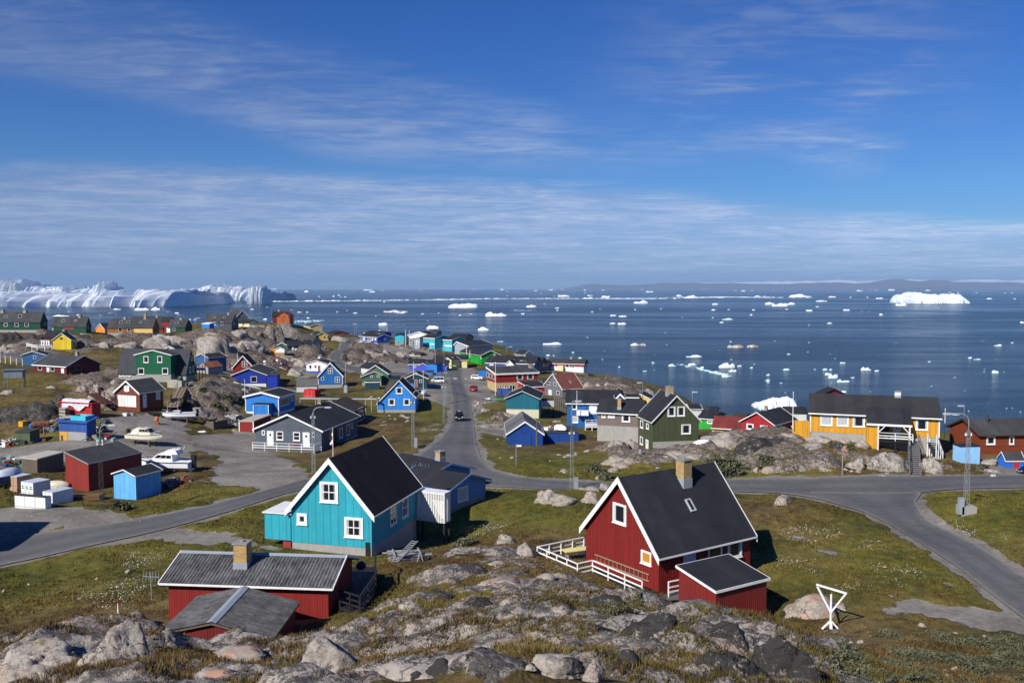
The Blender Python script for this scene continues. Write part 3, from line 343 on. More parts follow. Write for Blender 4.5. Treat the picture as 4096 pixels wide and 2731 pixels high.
HOUSES = [
('gabled_house','bright turquoise wooden house with steep rust-streaked black roof and broad white bargeboards','house',[('G',(-12.42,69.6,25.14,-0.258,6.61,9.55,3.31,3.34,7.1,0.02),'teal','rustfelt',{'fh':0.55,'oe':0.35,'og':0.3,'barge':0.36,'board':'panel','win':[('F',-0.87,3.81,0.63,5.37,'mB'),('F',-2.82,1.97,-1.97,2.83,'sB'),('F',1.12,1.28,2.63,2.79,'mB'),('R',-1.35,1.29,-0.01,2.88,'m'),('R',1.17,1.25,2.44,2.87,'m')],'plates':[('F',-4.03,-0.05,-3.36,0.56,'reddoor'),('F',2.8,-0.03,3.18,0.99,'blackpanel')],'boxes':[('F',-5.6,0.65,-3.37,2.67,-3.2,'teal','whiteroof','raised')]})]),
('gabled_house','dark red ribbed house with white gable trim, yellow brick chimney and white railed deck','house',[('G',(10.51,58.35,26.19,-0.98,7.19,8.28,2.65,2.53,6.54,0.02),'red','felt',{'og':0.3,'barge':0.34,'board':'rib','win':[('F',-0.74,3.56,0.56,4.87,'b'),('F',2.0,1.56,2.93,2.39,'o'),('R',1.93,1.09,3.28,2.35,'b'),('R',0.12,1.34,1.4,2.33,''),('R',-2.09,1.34,-1.03,2.39,'d'),('PR',-0.02,2.19,0.46,3.11,'y')],'chim':[(0.7,0.79,0.74,5.48,7.41,'brick')]})]),
('long_house','low dark red house under a grey corrugated roof with brick chimney and dark timber deck','house',[('G',(-13.77,47.66,27.24,1.477,4.53,8.73,2.23,2.23,3.02,0.0),'red','corrug',{'oe':0.35,'og':0.35,'barge':0.12,'board':'plank','chim':[(-0.99,0.77,0.72,2.37,4.08,'brick')]})]),
('shed','old red shed behind foreground rocks under a weathered corrugated roof with pale ridge cap','shed',[('G',(-13.21,40.53,27.69,-0.015,4.78,4.29,1.89,1.64,2.35,-0.17),'darkred','corrugold',{'oe':0.2,'og':0.2,'board':'plank','ridgecap':1})]),
('hip_house','pale blue bungalow with broad black roof and brick chimney behind the turquoise house','house',[('G',(-6.76,84.8,23.83,0.944,5.54,6.25,2.45,2.44,3.36,-0.04),'paleblue','felt',{'fh':1.0,'oe':0.4,'og':0.4,'barge':0.22,'trim':'bluetrim','win':[('F',-1.63,0.99,-0.04,2.37,'c')]}),('G',(-8.93,90.36,23.39,0.797,5.6,7.31,3.1,3.04,3.88,-0.1),'paleblue','felt',{'fh':1.0,'oe':0.4,'og':0.4,'barge':0.22,'trim':'bluetrim','chim':[(0.24,-1.93,0.73,3.67,4.97,'brick')]})]),
('shed','slatted white balcony box on dark posts at the back corner of the turquoise house','balcony',[('M',(-6.66,73.03,25.44,-0.43,2.77,1.05,2.43,2.44),'slats','whiteroof',{'oe':0.03,'og':0.03,'stilts':2.8})]),
('shed','red ribbed mono-pitch shed with black felt roof standing on the rock by the red house','shed',[('M',(12.64,51.55,24.53,0.55,4.15,3.1,3.15,3.69),'red2','felt',{'oe':0.12,'og':0.12,'fascia':0.14,'board':'rib'})]),
('shed','bright sky blue garden shed with white trimmed gable beside the lattice mast','shed',[('G',(-37.6,86.87,24.17,-0.418,2.97,3.19,2.44,2.43,2.91,0.0),'skyblue','felt',{'oe':0.12,'og':0.15,'barge':0.12,'board':'panel'})]),
('shed','tall red barn-like shed with flat dark felt roof and a metal flue pipe','shed',[('M',(-43.62,92.72,23.81,1.146,6.85,3.37,3.14,4.12),'redlit','feltgrey',{'oe':0.05,'og':0.05,'fascia':0.06,'board':'plank'})]),
('shed','weathered grey-brown timber shed with pale flat roof behind the stacked crates','shed',[('M',(-54.0,99.68,23.89,-0.393,2.51,3.47,1.87,2.06),'oldwood','palewood',{'oe':0.05,'og':0.05,'board':'plank'})]),
('shed','mossy green plank shed with dark lean-to roof near the scrap heap','shed',[('M',(-65.31,117.06,24.02,-0.077,1.96,2.15,1.8,1.91),'mossgreen','feltgrey',{'oe':0.08,'og':0.08,'board':'plank','plates':[('R',0.33,-0.48,1.76,0.69,'bluepanel')]})]),
('container_hut','blue container workshop with turquoise tub and timber on its flat roof','container',[('M',(-57.42,114.75,25.37,-0.293,4.5,1.66,2.18,2.54),'contblue','contblue',{'board':'panel','plates':[('F',-2.14,0.01,-0.84,0.84,'ochre'),('F',-0.77,-0.11,2.13,0.87,'greyboard')]})]),
('container_hut','red shipping container half covered by a crumpled plastic sheet','container',[('M',(-63.29,127.5,26.62,-0.336,5.92,1.63,1.75,1.65),'contred','contred',{'board':'rib'})]),
('garage','brown timber garage with white gable trim, white roller door and leaning ladder','garage',[('G',(-59.0,137.94,26.13,-0.381,4.84,4.92,2.75,2.76,4.48,0.0),'brownplank','tilegrid',{'oe':0.25,'og':0.3,'barge':0.26,'board':'hplank','win':[('F',-2.02,0.48,1.74,2.26,'g'),('F',-0.67,2.88,0.39,3.8,'d'),('R',-1.83,0.34,-1.13,2.41,'d'),('R',0.91,1.35,1.74,2.49,'c')]})]),
('big_house','large green house with a wide white-trimmed gable dormer and steep grey roof','house',[('G',(-69.88,171.54,26.89,1.414,3.58,14.36,2.0,2.0,6.21,0.02),'green','feltlight',{'fh':1.2,'oe':0.25,'og':0.15,'board':'plank','win':[('L',6.19,0.95,6.89,1.37,''),('L',5.32,0.96,6.02,1.39,''),('L',4.37,0.97,5.1,1.4,''),('F',-0.7,1.64,-0.06,2.94,''),('F',0.62,1.78,1.22,3.01,''),('F',0.0,4.0,0.67,4.93,'')]}),('G',(-68.68,169.2,27.38,-0.063,6.94,4.01,4.89,4.89,5.77,0.01),'green','feltlight',{'fh':1.2,'oe':0.25,'og':0.15,'barge':0.2,'board':'plank','win':[('F',-1.85,3.43,-0.88,4.68,''),('F',0.87,3.48,1.82,4.72,''),('F',-3.01,1.18,-1.79,2.4,''),('F',1.76,1.23,2.94,2.44,'')]})]),
('long_house','dark red house with grey roof and a brown deck stair running down the rock','house',[('G',(-95.79,187.75,26.76,1.075,7.78,10.83,2.08,2.08,3.95,-0.01),'maroon','feltgrey',{'oe':0.35,'og':0.35,'barge':0.18,'fascia':0.2,'win':[('L',2.71,0.85,4.14,1.86,''),('L',0.22,0.17,1.14,1.82,'d'),('L',-1.48,0.8,-0.24,1.85,''),('L',-4.66,0.32,-3.7,1.76,'d'),('F',-3.35,1.07,-2.02,2.0,'n'),('F',-1.78,1.1,-0.43,2.03,'n')],'chim':[(-0.01,-3.61,0.53,3.55,4.81,'brick')]})]),
('gabled_house','small mid-blue gabled house half hidden above the dark red house','house',[('G',(-117.32,215.56,26.24,0.123,5.39,4.39,2.51,2.52,3.35,-0.07),'steelblue','felt',{'oe':0.25,'barge':0.16,'win':[('F',-0.06,1.62,0.66,2.35,'')]})]),
('gabled_house','bright lemon yellow cabin with black roof and grey loft hatch on the rocks','house',[('G',(-118.66,231.79,29.12,0.118,4.56,4.07,2.38,2.38,4.1,0.0),'lemon','felt',{'oe':0.2,'og':0.2,'barge':0.15,'board':'panel','win':[('F',-0.49,2.51,0.27,3.06,'n'),('R',-1.19,0.79,0.27,2.07,'')]})]),
('long_house','low dark red building with black roof behind the lemon yellow cabin','house',[('G',(-130.31,250.34,29.7,1.527,4.6,5.29,1.62,1.62,3.23,0.0),'maroon','felt',{'oe':0.2,'og':0.2,'chim':[(0.0,-2.03,0.61,2.83,3.53,'brick')]})]),
('terrace_house','dark green terrace with grey roof, two chimneys and skylights at the far left','house',[('G',(-149.37,266.57,31.91,1.556,3.97,13.45,3.12,3.13,6.01,0.0),'greendark','feltgrey',{'fh':0.6,'oe':0.2,'og':0.1,'board':'plank','win':[('L',3.25,1.66,4.38,2.67,''),('L',-0.13,1.59,1.08,2.72,''),('L',-3.17,1.62,-1.98,2.74,''),('F',0.02,1.87,1.14,2.71,''),('PL',3.68,1.33,4.73,2.14,'y'),('PL',-0.67,1.25,0.41,2.41,'y')],'chim':[(0.0,5.79,0.89,5.61,6.6,'brick'),(0.0,-1.14,0.89,5.61,6.61,'brick')]})]),
('terrace_house','second dark green terrace along with grey gable end and red striped porch','house',[('G',(-140.82,279.32,31.16,1.502,2.85,11.5,2.01,2.0,4.82,0.0),'greendark','feltgrey',{'oe':0.2,'og':0.1,'win':[('PL',1.48,1.31,2.59,2.14,'y'),('PL',-2.41,1.5,-1.53,2.1,'y'),('F',-0.66,0.96,-0.06,1.82,'')],'plates':[('L',5.03,0.4,5.6,1.77,'greyboard'),('L',-2.0,0.94,1.78,1.83,'maroonpanel')],'chim':[(0.0,-2.99,0.78,4.42,5.58,'brick')]})]),
('gabled_house','small orange gabled house beside the sea end of the left terraces','house',[('G',(-146.11,315.24,29.17,-0.58,5.62,4.97,1.25,1.24,3.33,0.0),'orange','felt',{'oe':0.15,'og':0.15,'barge':0.15,'win':[('F',-1.35,1.89,-0.6,2.54,''),('F',-0.34,1.92,0.46,2.56,''),('F',0.27,0.13,1.48,0.76,'')]})]),
('terrace_house','long terrace painted brown-orange with a pale yellow end under grey roof','house',[('G',(-120.93,279.31,29.23,1.649,6.19,13.93,3.41,3.41,6.14,0.0),'orangebrown','feltgrey',{'fh':1.9,'oe':0.2,'og':0.1,'board':'plank','win':[('L',2.41,2.27,3.55,3.26,''),('L',-0.14,2.26,0.79,3.25,''),('L',-3.11,2.29,-2.17,3.31,''),('PL',2.9,1.82,3.77,3.02,'y'),('PL',0.7,1.98,1.63,3.18,'y'),('PL',-3.14,1.96,-2.36,2.82,'y')],'plates':[('L',-6.86,1.33,-1.12,3.31,'yellowpanel')],'chim':[(0.0,2.54,0.71,5.74,6.87,'brick'),(0.0,-3.75,0.71,5.74,7.92,'brick')]})]),
('terrace_house','red terrace end with ribbed dark roof behind the orange terrace','house',[('G',(-126.32,303.65,29.87,1.723,4.34,10.8,1.78,1.78,5.34,0.0),'red','corrugdark',{'oe':0.2,'og':0.1,'chim':[(0.0,-2.91,0.59,4.94,6.21,'brick')]})]),
('terrace_house','dark green house with white corner panels, skylight and chimney on the rock ridge','house',[('G',(-112.23,295.54,30.31,1.479,5.11,6.05,1.79,1.79,4.27,0.0),'greendark','feltgrey',{'oe':0.2,'og':0.1,'win':[('L',0.42,0.59,1.31,1.48,''),('PL',-0.06,1.37,1.2,2.4,'y')],'plates':[('L',2.2,0.23,3.46,1.57,'whitepanel')],'chim':[(0.0,-0.43,0.65,3.87,4.9,'brick')]}),('G',(-119.31,303.65,30.72,1.385,2.58,3.6,3.09,3.09,4.4,-0.01),'red','felt',{'oe':0.2,'og':0.1})]),
('terrace_house','blue and slate grey terrace with steep dark roof on the rock ridge','house',[('G',(-100.16,301.33,31.14,1.536,6.69,9.53,2.22,2.24,4.99,0.0),'slate','feltgrey',{'oe':0.2,'og':0.1,'win':[('L',0.65,1.44,1.58,2.46,'v'),('L',-1.91,1.45,-0.98,2.46,''),('PL',1.29,2.34,2.1,3.11,'y'),('PL',-2.01,2.27,-1.16,3.11,'y'),('F',-0.03,3.38,1.03,4.18,''),('F',-1.44,1.37,-0.18,2.32,'')],'plates':[('L',-0.18,0.79,1.92,2.46,'bluepanel')],'chim':[(0.0,-2.56,0.74,4.59,5.64,'brick')]})]),
('shed','small bright blue flat-roofed shed beside the blue and slate terrace','shed',[('M',(-101.58,292.06,31.78,-0.392,3.24,2.13,1.44,1.79),'brightblue','whiteroof',{'oe':0.1,'og':0.1})]),
('gabled_house','grey-blue gabled house with white verges rising behind the slate terrace','house',[('G',(-105.86,337.26,33.0,0.605,4.22,12.02,1.36,1.35,3.78,0.0),'greyblue','feltgrey',{'oe':0.2,'og':0.2,'barge':0.2,'win':[('F',-0.69,1.65,0.34,2.69,'')]})]),
('bungalow','pale yellow bungalow with white deck next to the big dark rock','house',[('G',(-96.5,319.88,30.42,1.239,5.06,4.52,2.21,2.21,3.18,0.0),'cream','felt',{'og':0.3,'win':[('L',-0.16,1.27,0.72,2.07,'')]})]),
('gabled_house','rust orange house with red roof perched on top of the big dark rock','house',[('G',(-87.43,337.25,32.0,0.006,4.81,6.36,2.82,2.83,4.02,0.02),'rust','redroof',{'og':0.3,'win':[('F',0.33,1.84,0.74,2.69,'n'),('F',1.81,1.7,2.16,2.69,'n')]})]),
('long_house','dark house with chimney just behind the rust orange hilltop house','house',[('G',(-94.78,354.64,31.64,1.599,5.59,3.36,2.42,2.42,4.11,0.0),'maroon','felt',{'og':0.3,'chim':[(0.0,-0.34,0.65,3.71,4.92,'brick')]})]),
('bungalow','pale tan bungalow with pipe chimney on the headland left of the road','house',[('G',(-87.35,383.61,27.09,0.455,5.21,12.89,1.7,1.7,2.54,-0.02),'tan','feltgrey',{'og':0.3,'barge':0.2,'board':'panel','chim':[(-0.02,6.15,0.26,2.14,3.36,'pipe')]})]),
('long_house','brown boathouse with dark roof at the end of the left headland road','house',[('G',(-77.15,388.25,24.07,0.469,6.53,10.28,1.28,1.28,2.22,0.02),'brownplank','felt',{'oe':0.2,'og':0.2})]),
('gabled_house','yellow gabled house with white deck below the headland','house',[('G',(-73.03,331.46,25.52,0.41,4.0,10.38,2.14,2.13,3.18,-0.03),'yellow','felt',{'og':0.3,'barge':0.2,'board':'plank','win':[('F',0.36,0.83,1.27,1.74,'')],'plates':[('F',-0.4,-0.26,2.37,0.48,'whitepanel')]})]),
('gabled_house','steep grey A-frame house with blue glazed gable and white balconies','house',[('G',(-70.67,305.97,22.4,0.798,4.08,8.07,3.7,3.7,6.47,0.0),'greyblue','feltgrey',{'og':0.3,'win':[('F',-0.58,3.84,0.82,4.93,'v'),('F',-0.1,1.82,1.09,3.31,'v')]})]),
('long_house','dark green bungalow group with white gable trim and white balcony below the dark rock','house',[('G',(-73.64,289.74,23.81,-0.482,6.33,6.94,2.17,2.17,3.4,-0.01),'greendark','felt',{'og':0.3,'barge':0.2,'win':[('F',0.47,0.91,1.41,1.61,'')]}),('G',(-71.82,287.42,24.17,1.93,7.13,4.49,2.2,2.2,3.57,0.0),'greendark','felt',{'og':0.3,'win':[('L',-1.68,1.2,-0.93,1.87,''),('L',0.39,0.76,1.07,2.16,'d')]}),('G',(-66.78,285.11,24.32,1.907,9.19,2.01,2.11,2.11,3.85,0.0),'greendark','felt',{'og':0.2,'plates':[('L',2.54,0.35,4.5,1.59,'whitepanel')]})]),
('shed','white gabled hut with an orange side panel and plank base by the rock slope','shed',[('G',(-69.24,261.93,24.33,0.012,2.71,3.26,2.58,2.58,3.21,-0.01),'white','felt',{'fh':1.6,'oe':0.15,'og':0.15,'barge':0.15,'fmat':'plankbase','boxes':[('F',-2.66,1.06,-1.38,2.66,-2,'orange','orange')]})]),
('bungalow','white house with tan window, red door and blue base above the blue gabled house','house',[('G',(-49.82,227.16,22.43,-0.139,5.5,6.0,3.26,3.27,4.04,0.01),'white','felt',{'fh':1.4,'oe':0.25,'og':0.2,'barge':0.14,'fmat':'bluebase','win':[('F',-1.96,2.05,-1.42,2.9,'n'),('F',-0.61,2.16,-0.04,2.96,''),('F',0.33,1.4,1.01,2.89,'r')]})]),
('gabled_house','steep cobalt blue gabled house with three white windows and white corner boards','house',[('G',(-39.96,192.39,23.19,0.142,5.2,4.83,2.82,2.82,5.63,0.0),'cobalt','felt',{'fh':0.9,'oe':0.2,'og':0.2,'barge':0.26,'board':'panel','corner':1,'win':[('F',-0.5,3.32,0.57,4.51,'m'),('F',-1.95,1.88,-1.33,2.57,''),('F',0.96,1.37,2.04,2.57,'m')]})]),
('gabled_house','red gabled house with white trim peeping over the royal blue bungalow','house',[('G',(-64.25,209.77,23.27,0.162,4.5,7.06,3.24,3.3,5.84,0.02),'red','feltteal',{'oe':0.25,'barge':0.24,'board':'plank','win':[('F',-0.19,3.21,1.02,4.55,'m')]})]),
('bungalow','royal blue clapboard bungalow with white plinth and dark hipped looking roof','house',[('G',(-56.84,192.38,23.42,0.106,7.09,12.42,3.12,3.12,4.49,-0.03),'royal','feltgrey',{'fh':1.3,'og':0.3,'barge':0.16,'board':'hplank','fmat':'whitepaint','win':[('F',0.35,1.61,1.62,2.85,'')],'boxes':[('F',3.66,0.31,5.86,3.03,-4,'royal','feltgrey')]})]),
('gabled_house','small blue house with low gable below the rock face beside the green house','house',[('G',(-71.14,206.3,26.87,-0.597,4.68,4.96,2.06,2.04,2.78,-0.02),'steelblue','felt',{'oe':0.2,'og':0.2,'barge':0.12})]),
('shed','low hut with rusty brown roof beside the pale walkway','shed',[('G',(-67.48,194.71,26.69,-0.576,3.94,3.96,0.91,0.91,2.03,-0.01),'greyboard','rustyroof',{'oe':0.1,'og':0.1})]),
('gabled_house','black-roofed white house peeping over the big green house','house',[('G',(-79.79,206.3,28.05,-0.053,2.76,4.61,2.73,2.72,3.44,-0.04),'white','felt',{'oe':0.2,'og':0.2,'barge':0.2})]),
('shed','weathered grey plank shed with white lower wall below the cobalt house','shed',[('M',(-41.45,176.17,24.34,0.177,4.01,3.13,1.12,2.14),'whitewash','oldplankroof',{'oe':0.1,'og':0.1})]),
('bungalow','flat bright blue bungalow with deep white gable fascia and black flue','house',[('G',(-41.81,150.67,23.79,-0.184,5.98,6.35,2.94,2.96,3.65,0.03),'brightblue','felt',{'fh':0.35,'oe':0.35,'og':0.35,'barge':0.35,'fascia':0.3,'corner':1,'fmat':'whitepaint','win':[('R',-2.55,1.24,0.76,2.5,'q'),('R',1.56,1.64,2.44,2.55,'q')],'boxes':[('F',-0.85,-0.26,1.96,1.81,1.6,'brightblue','felt','trim')]})]),
('shed','red box shed with white framed front and flat grey roof behind the slate duplex','shed',[('M',(-40.73,137.92,22.46,-0.16,2.32,6.31,1.94,2.07),'red','palewood',{'oe':0.04,'og':0.04,'corner':1})]),
('duplex_house','slate grey clapboard duplex with two white doors and a long white railed deck','house',[('G',(-30.05,128.65,21.82,-0.184,9.81,14.1,3.47,3.47,5.57,0.0),'slategrey','felt',{'fh':0.7,'oe':0.35,'og':0.35,'barge':0.26,'board':'hplank','win':[('F',-1.81,1.95,-0.77,3.18,'h'),('F',0.7,1.93,1.74,3.15,'h'),('F',-3.23,1.16,-2.24,3.19,'d'),('F',2.14,1.13,3.16,3.15,'d'),('F',-4.0,2.55,-3.54,3.25,''),('F',3.49,2.49,3.9,3.17,''),('R',-0.58,1.25,0.69,2.73,''),('R',2.23,1.17,3.56,2.84,''),('R',4.22,1.95,4.82,2.77,''),('R',-2.84,0.45,-1.37,3.14,'n'),('R',-4.23,1.76,-3.3,3.04,'')],'chim':[(0.0,4.01,0.48,5.17,6.26,'brick')]})]),
('long_house','brown-roofed dark red house tucked behind the slate duplex','house',[('G',(-28.95,144.87,22.83,-0.122,6.81,7.96,2.13,2.13,3.7,0.0),'maroon','brownfelt',{'fh':0.3,'og':0.3,'win':[('R',-0.05,0.83,2.89,2.25,'')]})]),
('gabled_house','vivid azure gabled house with three white windows beside the main road','house',[('G',(-21.36,163.42,22.01,0.028,6.93,6.75,1.94,3.03,6.05,0.53),'azure','felt',{'fh':0.75,'oe':0.2,'barge':0.16,'board':'panel','win':[('F',-0.08,3.69,1.12,4.87,'b'),('F',-1.47,1.57,-0.26,2.75,'b'),('F',1.29,1.56,2.48,2.74,'b')]}),('G',(-23.04,171.52,22.14,1.242,4.49,2.27,2.9,2.9,4.74,0.0),'maroon','brownfelt',{'oe':0.2,'og':0.1})]),
('gabled_house','sage green house with two stepped white-edged gables','house',[('G',(-30.78,199.34,23.46,0.013,5.59,5.7,2.35,2.35,4.24,-0.01),'sage','felt',{'fh':0.3,'oe':0.25,'barge':0.2,'board':'panel'}),('G',(-31.19,193.55,23.95,0.17,4.25,2.97,1.71,2.01,2.71,0.59),'sage','felt',{'fh':0.5,'oe':0.25,'barge':0.16,'board':'panel','win':[('F',-0.29,1.49,0.24,1.99,''),('F',1.16,1.46,1.73,1.97,'')]})]),
('shed','low dark teal outbuilding with white roof edge in front of the sage green house','shed',[('M',(-28.95,180.81,24.32,0.116,2.91,2.95,1.41,1.45),'darkteal','felt',{'oe':0.1,'og':0.1,'fascia':0.15})]),
('gabled_house','black-roofed house with brick chimney behind the sage green house','house',[('G',(-34.92,217.91,24.19,0.65,3.81,4.65,1.32,1.32,2.36,0.0),'whitewash','felt',{'og':0.3,'chim':[(0.0,1.1,0.48,1.96,2.54,'brick')]})]),
('bungalow','dark teal bungalow with white verge, brown door and flat wing by the parked van','house',[('G',(-21.8,199.34,22.53,0.059,5.03,7.43,2.31,2.3,3.45,-0.05),'darkteal','felt',{'oe':0.25,'barge':0.2,'board':'panel','win':[('F',0.71,1.4,1.34,2.07,''),('F',-0.29,0.36,0.31,2.08,'w')],'boxes':[('F',-6.18,0.39,-3.79,2.5,-4,'darkteal','felt')],'chim':[(-0.05,-3.42,0.77,3.05,3.35,'brick')]})]),
('shed','plain azure flat-roofed annex tucked behind the azure gabled house','shed',[('M',(-20.61,176.18,24.82,0.14,1.51,4.13,1.37,1.57),'azure','felt',{'oe':0.05,'og':0.05})]),
('shed','little bright blue shed with dark roof beside the upper road','shed',[('G',(-22.69,241.08,21.14,1.575,2.65,1.76,0.94,0.94,1.33,0.0),'brightblue','feltgrey',{'oe':0.1,'og':0.1})]),
('long_house','violet-blue bungalow with black roof and a brighter blue entrance box','house',[('G',(-24.41,257.29,21.05,1.563,7.27,11.12,1.99,1.99,2.93,0.0),'violet','felt',{'og':0.3,'fascia':0.18,'win':[('L',3.43,0.97,4.33,1.83,'m'),('L',-4.11,0.97,-3.25,1.84,'m')]}),('G',(-25.29,251.5,21.36,-0.15,2.27,2.98,1.62,1.63,2.19,0.0),'violet','felt',{'oe':0.2,'og':0.2,'barge':0.14}),('G',(-22.05,249.18,21.43,-0.529,3.5,2.99,1.98,1.98,2.27,-0.01),'brightblue','felt',{'oe':0.1,'og':0.1,'board':'panel'})]),
('long_house','pale yellow bungalow with long black roof at the top of the street','house',[('G',(-18.93,271.2,20.62,1.595,7.27,10.14,2.49,2.49,3.74,0.0),'paleyellow','felt',{'fh':0.6,'og':0.3,'fascia':0.14,'fmat':'whitepaint','win':[('L',-1.28,1.62,-0.6,2.31,'n'),('L',-3.56,1.62,-2.88,2.31,'')]}),('G',(-18.0,266.56,20.86,-0.642,2.03,3.99,2.86,2.46,3.21,-0.56),'paleyellow','felt',{'oe':0.2,'og':0.2,'barge':0.15})]),
('duplex_house','front half of the twin royal blue houses with white entrance stairs','house',[('G',(-54.57,347.68,23.08,0.729,5.9,12.81,2.92,2.91,4.03,-0.02),'blue2','felt',{'fh':0.8,'og':0.3,'barge':0.18,'fascia':0.18,'win':[('L',2.54,1.13,3.88,2.7,'d'),('L',-0.19,1.54,0.87,2.53,''),('L',-3.41,1.25,-2.36,2.52,'d'),('L',-5.53,1.63,-4.49,2.61,'d'),('F',0.01,1.75,1.04,2.72,'m')]})]),
('duplex_house','rear half of the twin royal blue houses nearest the sea','house',[('G',(-55.83,363.92,24.11,0.962,6.62,8.96,2.46,2.46,3.2,-0.02),'blue2','felt',{'fh':0.4,'og':0.3,'barge':0.18,'fascia':0.18})]),
('institution','large turquoise two-storey building with white band and black roofs near the shore','building',[('G',(-23.79,338.42,20.35,0.941,7.53,7.81,5.1,5.1,6.0,0.0),'turq','felt',{'fh':0.1,'og':0.3,'barge':0.25,'fascia':0.3,'board':'panel','win':[('L',1.48,4.78,2.1,5.01,'x'),('L',-0.82,4.72,-0.24,4.96,'x'),('L',1.53,1.75,2.09,2.01,'x'),('L',-0.81,1.68,-0.22,1.94,'x'),('L',-2.09,1.65,-1.77,1.96,'x')],'plates':[('L',-3.84,2.53,4.36,3.08,'whiteband')]}),('G',(-29.86,338.42,21.23,0.892,8.21,7.76,4.89,4.89,5.72,0.0),'turq','felt',{'fh':0.1,'og':0.3,'barge':0.25,'fascia':0.3,'board':'panel','win':[('L',1.93,4.57,2.55,4.77,'x'),('L',-0.18,4.56,0.44,4.77,'x'),('L',-2.28,4.54,-1.66,4.74,'x'),('L',1.95,1.64,2.58,1.88,'x'),('L',-0.16,1.58,0.46,1.82,'x'),('L',-2.25,1.54,-1.63,1.78,'x')],'plates':[('L',-3.78,2.38,4.01,2.83,'whiteband')]}),('G',(-43.97,343.06,23.72,0.086,3.51,10.15,3.22,3.22,3.63,0.0),'turq','felt',{'fh':0.1,'og':0.3,'fascia':0.2,'win':[('F',-0.84,0.24,-0.07,1.11,'')]}),('G',(-36.26,350.0,22.07,-0.332,8.31,8.66,4.31,5.01,5.88,1.07),'white','felt',{'og':0.3,'barge':0.3}),('G',(-32.15,361.59,21.71,1.358,9.03,3.57,5.24,5.25,6.19,-0.01),'turqshade','felt',{'og':0.3,'barge':0.25}),('G',(-36.69,333.78,22.13,-0.732,6.24,1.6,2.46,4.23,3.71,-1.25),'palegrey','felt',{'oe':0.2,'og':0.2,'plates':[('F',-2.73,0.33,-0.17,3.24,'glassgrid'),('F',1.09,1.62,2.28,2.99,'emblem')]})]),
('long_house','pale grey building with black mono roof and white verge by the turquoise building','house',[('G',(-13.8,315.24,21.65,-0.711,6.75,12.79,3.36,3.1,4.39,-2.17),'palegrey','felt',{'og':0.3,'barge':0.3,'fascia':0.16})]),
('long_house','brown tan house under black twin-hip roof closest to the sea behind the turquoise building','house',[('G',(-21.55,373.19,22.83,1.224,9.69,6.94,1.44,1.44,2.85,-0.02),'tanbrown','felt',{'oe':0.4,'og':0.4})]),
('long_house','vivid grass green bungalow with black roof and white porch posts','house',[('G',(-10.79,285.1,21.78,0.449,6.35,17.76,2.19,2.19,3.53,0.02),'grass','felt',{'oe':0.4,'og':0.4,'barge':0.22,'board':'panel','win':[('F',-3.4,0.95,-2.96,2.02,'d')]})]),
('long_house','long navy and white house with black roof, two chimneys and a white gable dormer','house',[('G',(0.54,261.93,19.69,1.285,7.78,14.81,3.29,3.29,5.08,0.0),'navylit','felt',{'og':0.3,'fascia':0.2,'win':[('F',-0.88,1.71,1.94,3.28,'n'),('L',5.15,2.45,6.43,3.2,'d')],'chim':[(0.0,6.0,0.47,4.68,5.78,'brick'),(0.0,-3.45,0.5,4.68,5.8,'brick')]}),('G',(-0.19,257.28,18.87,-0.263,2.22,4.0,4.05,4.05,5.07,0.0),'white','felt',{'oe':0.2,'og':0.2,'barge':0.2})]),
('gabled_house','navy house with paired gables and large windows next to the red seaside house','house',[('G',(8.73,273.53,19.36,1.155,4.37,2.47,2.65,2.64,4.11,0.0),'navy','felt',{'og':0.3,'win':[('F',-0.41,1.28,1.17,2.11,'')]}),('G',(9.62,278.15,19.08,1.153,4.87,3.99,2.33,2.34,3.03,0.0),'navy','felt',{'oe':0.2,'og':0.2,'win':[('F',-1.71,1.38,1.5,2.23,'')]})]),
('long_house','black hip-roofed house with three white verge lines at the sea edge','house',[('G',(4.16,303.65,19.54,0.72,4.16,4.58,2.76,2.76,4.0,-0.02),'whitewash','felt',{'og':0.3,'barge':0.25})]),
('long_house','red seaside house with ribbed dark roof, cream balcony and white basement','house',[('G',(17.93,280.48,18.6,1.248,5.15,11.8,2.57,2.57,3.87,-0.01),'crimson','corrugdark',{'fh':1.6,'og':0.3,'fascia':0.16,'fmat':'whitepaint','win':[('L',3.68,1.46,4.43,2.39,''),('L',-1.07,1.43,-0.01,2.32,''),('L',-2.87,1.41,-1.4,2.36,'v'),('F',-2.27,1.34,-0.76,2.53,''),('F',0.92,1.26,2.97,2.39,'')],'boxes':[('L',0.55,0.55,2.45,1.92,1.2,'balcony','balcony')],'chim':[(-0.01,-1.12,0.6,3.47,4.56,'brick')]})]),
('big_house','two-storey red house with yellow brick ground floor and deep white fascia','house',[('M',(0.11,222.52,18.91,0.361,11.11,6.8,4.91,5.94),'red','feltgrey',{'fh':2.6,'oe':0.35,'og':0.35,'fascia':0.4,'fmat':'brickwall','win':[('F',-0.13,3.23,1.54,4.61,'b'),('F',2.69,3.22,4.38,4.57,'b'),('L',2.49,3.34,3.94,4.64,''),('L',0.31,3.32,1.62,4.58,''),('L',-2.23,3.23,-0.78,4.55,''),('F',-4.75,1.33,-4.19,1.97,''),('F',-3.4,1.33,-2.8,1.95,''),('F',-2.07,0.67,-0.61,1.9,'v')],'chim':[(5.24,0.69,0.77,5.23,6.69,'brick')]}),('M',(4.99,208.61,19.39,0.345,4.88,6.89,2.48,3.12),'crimson','felt',{'oe':0.15,'og':0.15,'fascia':0.2})]),
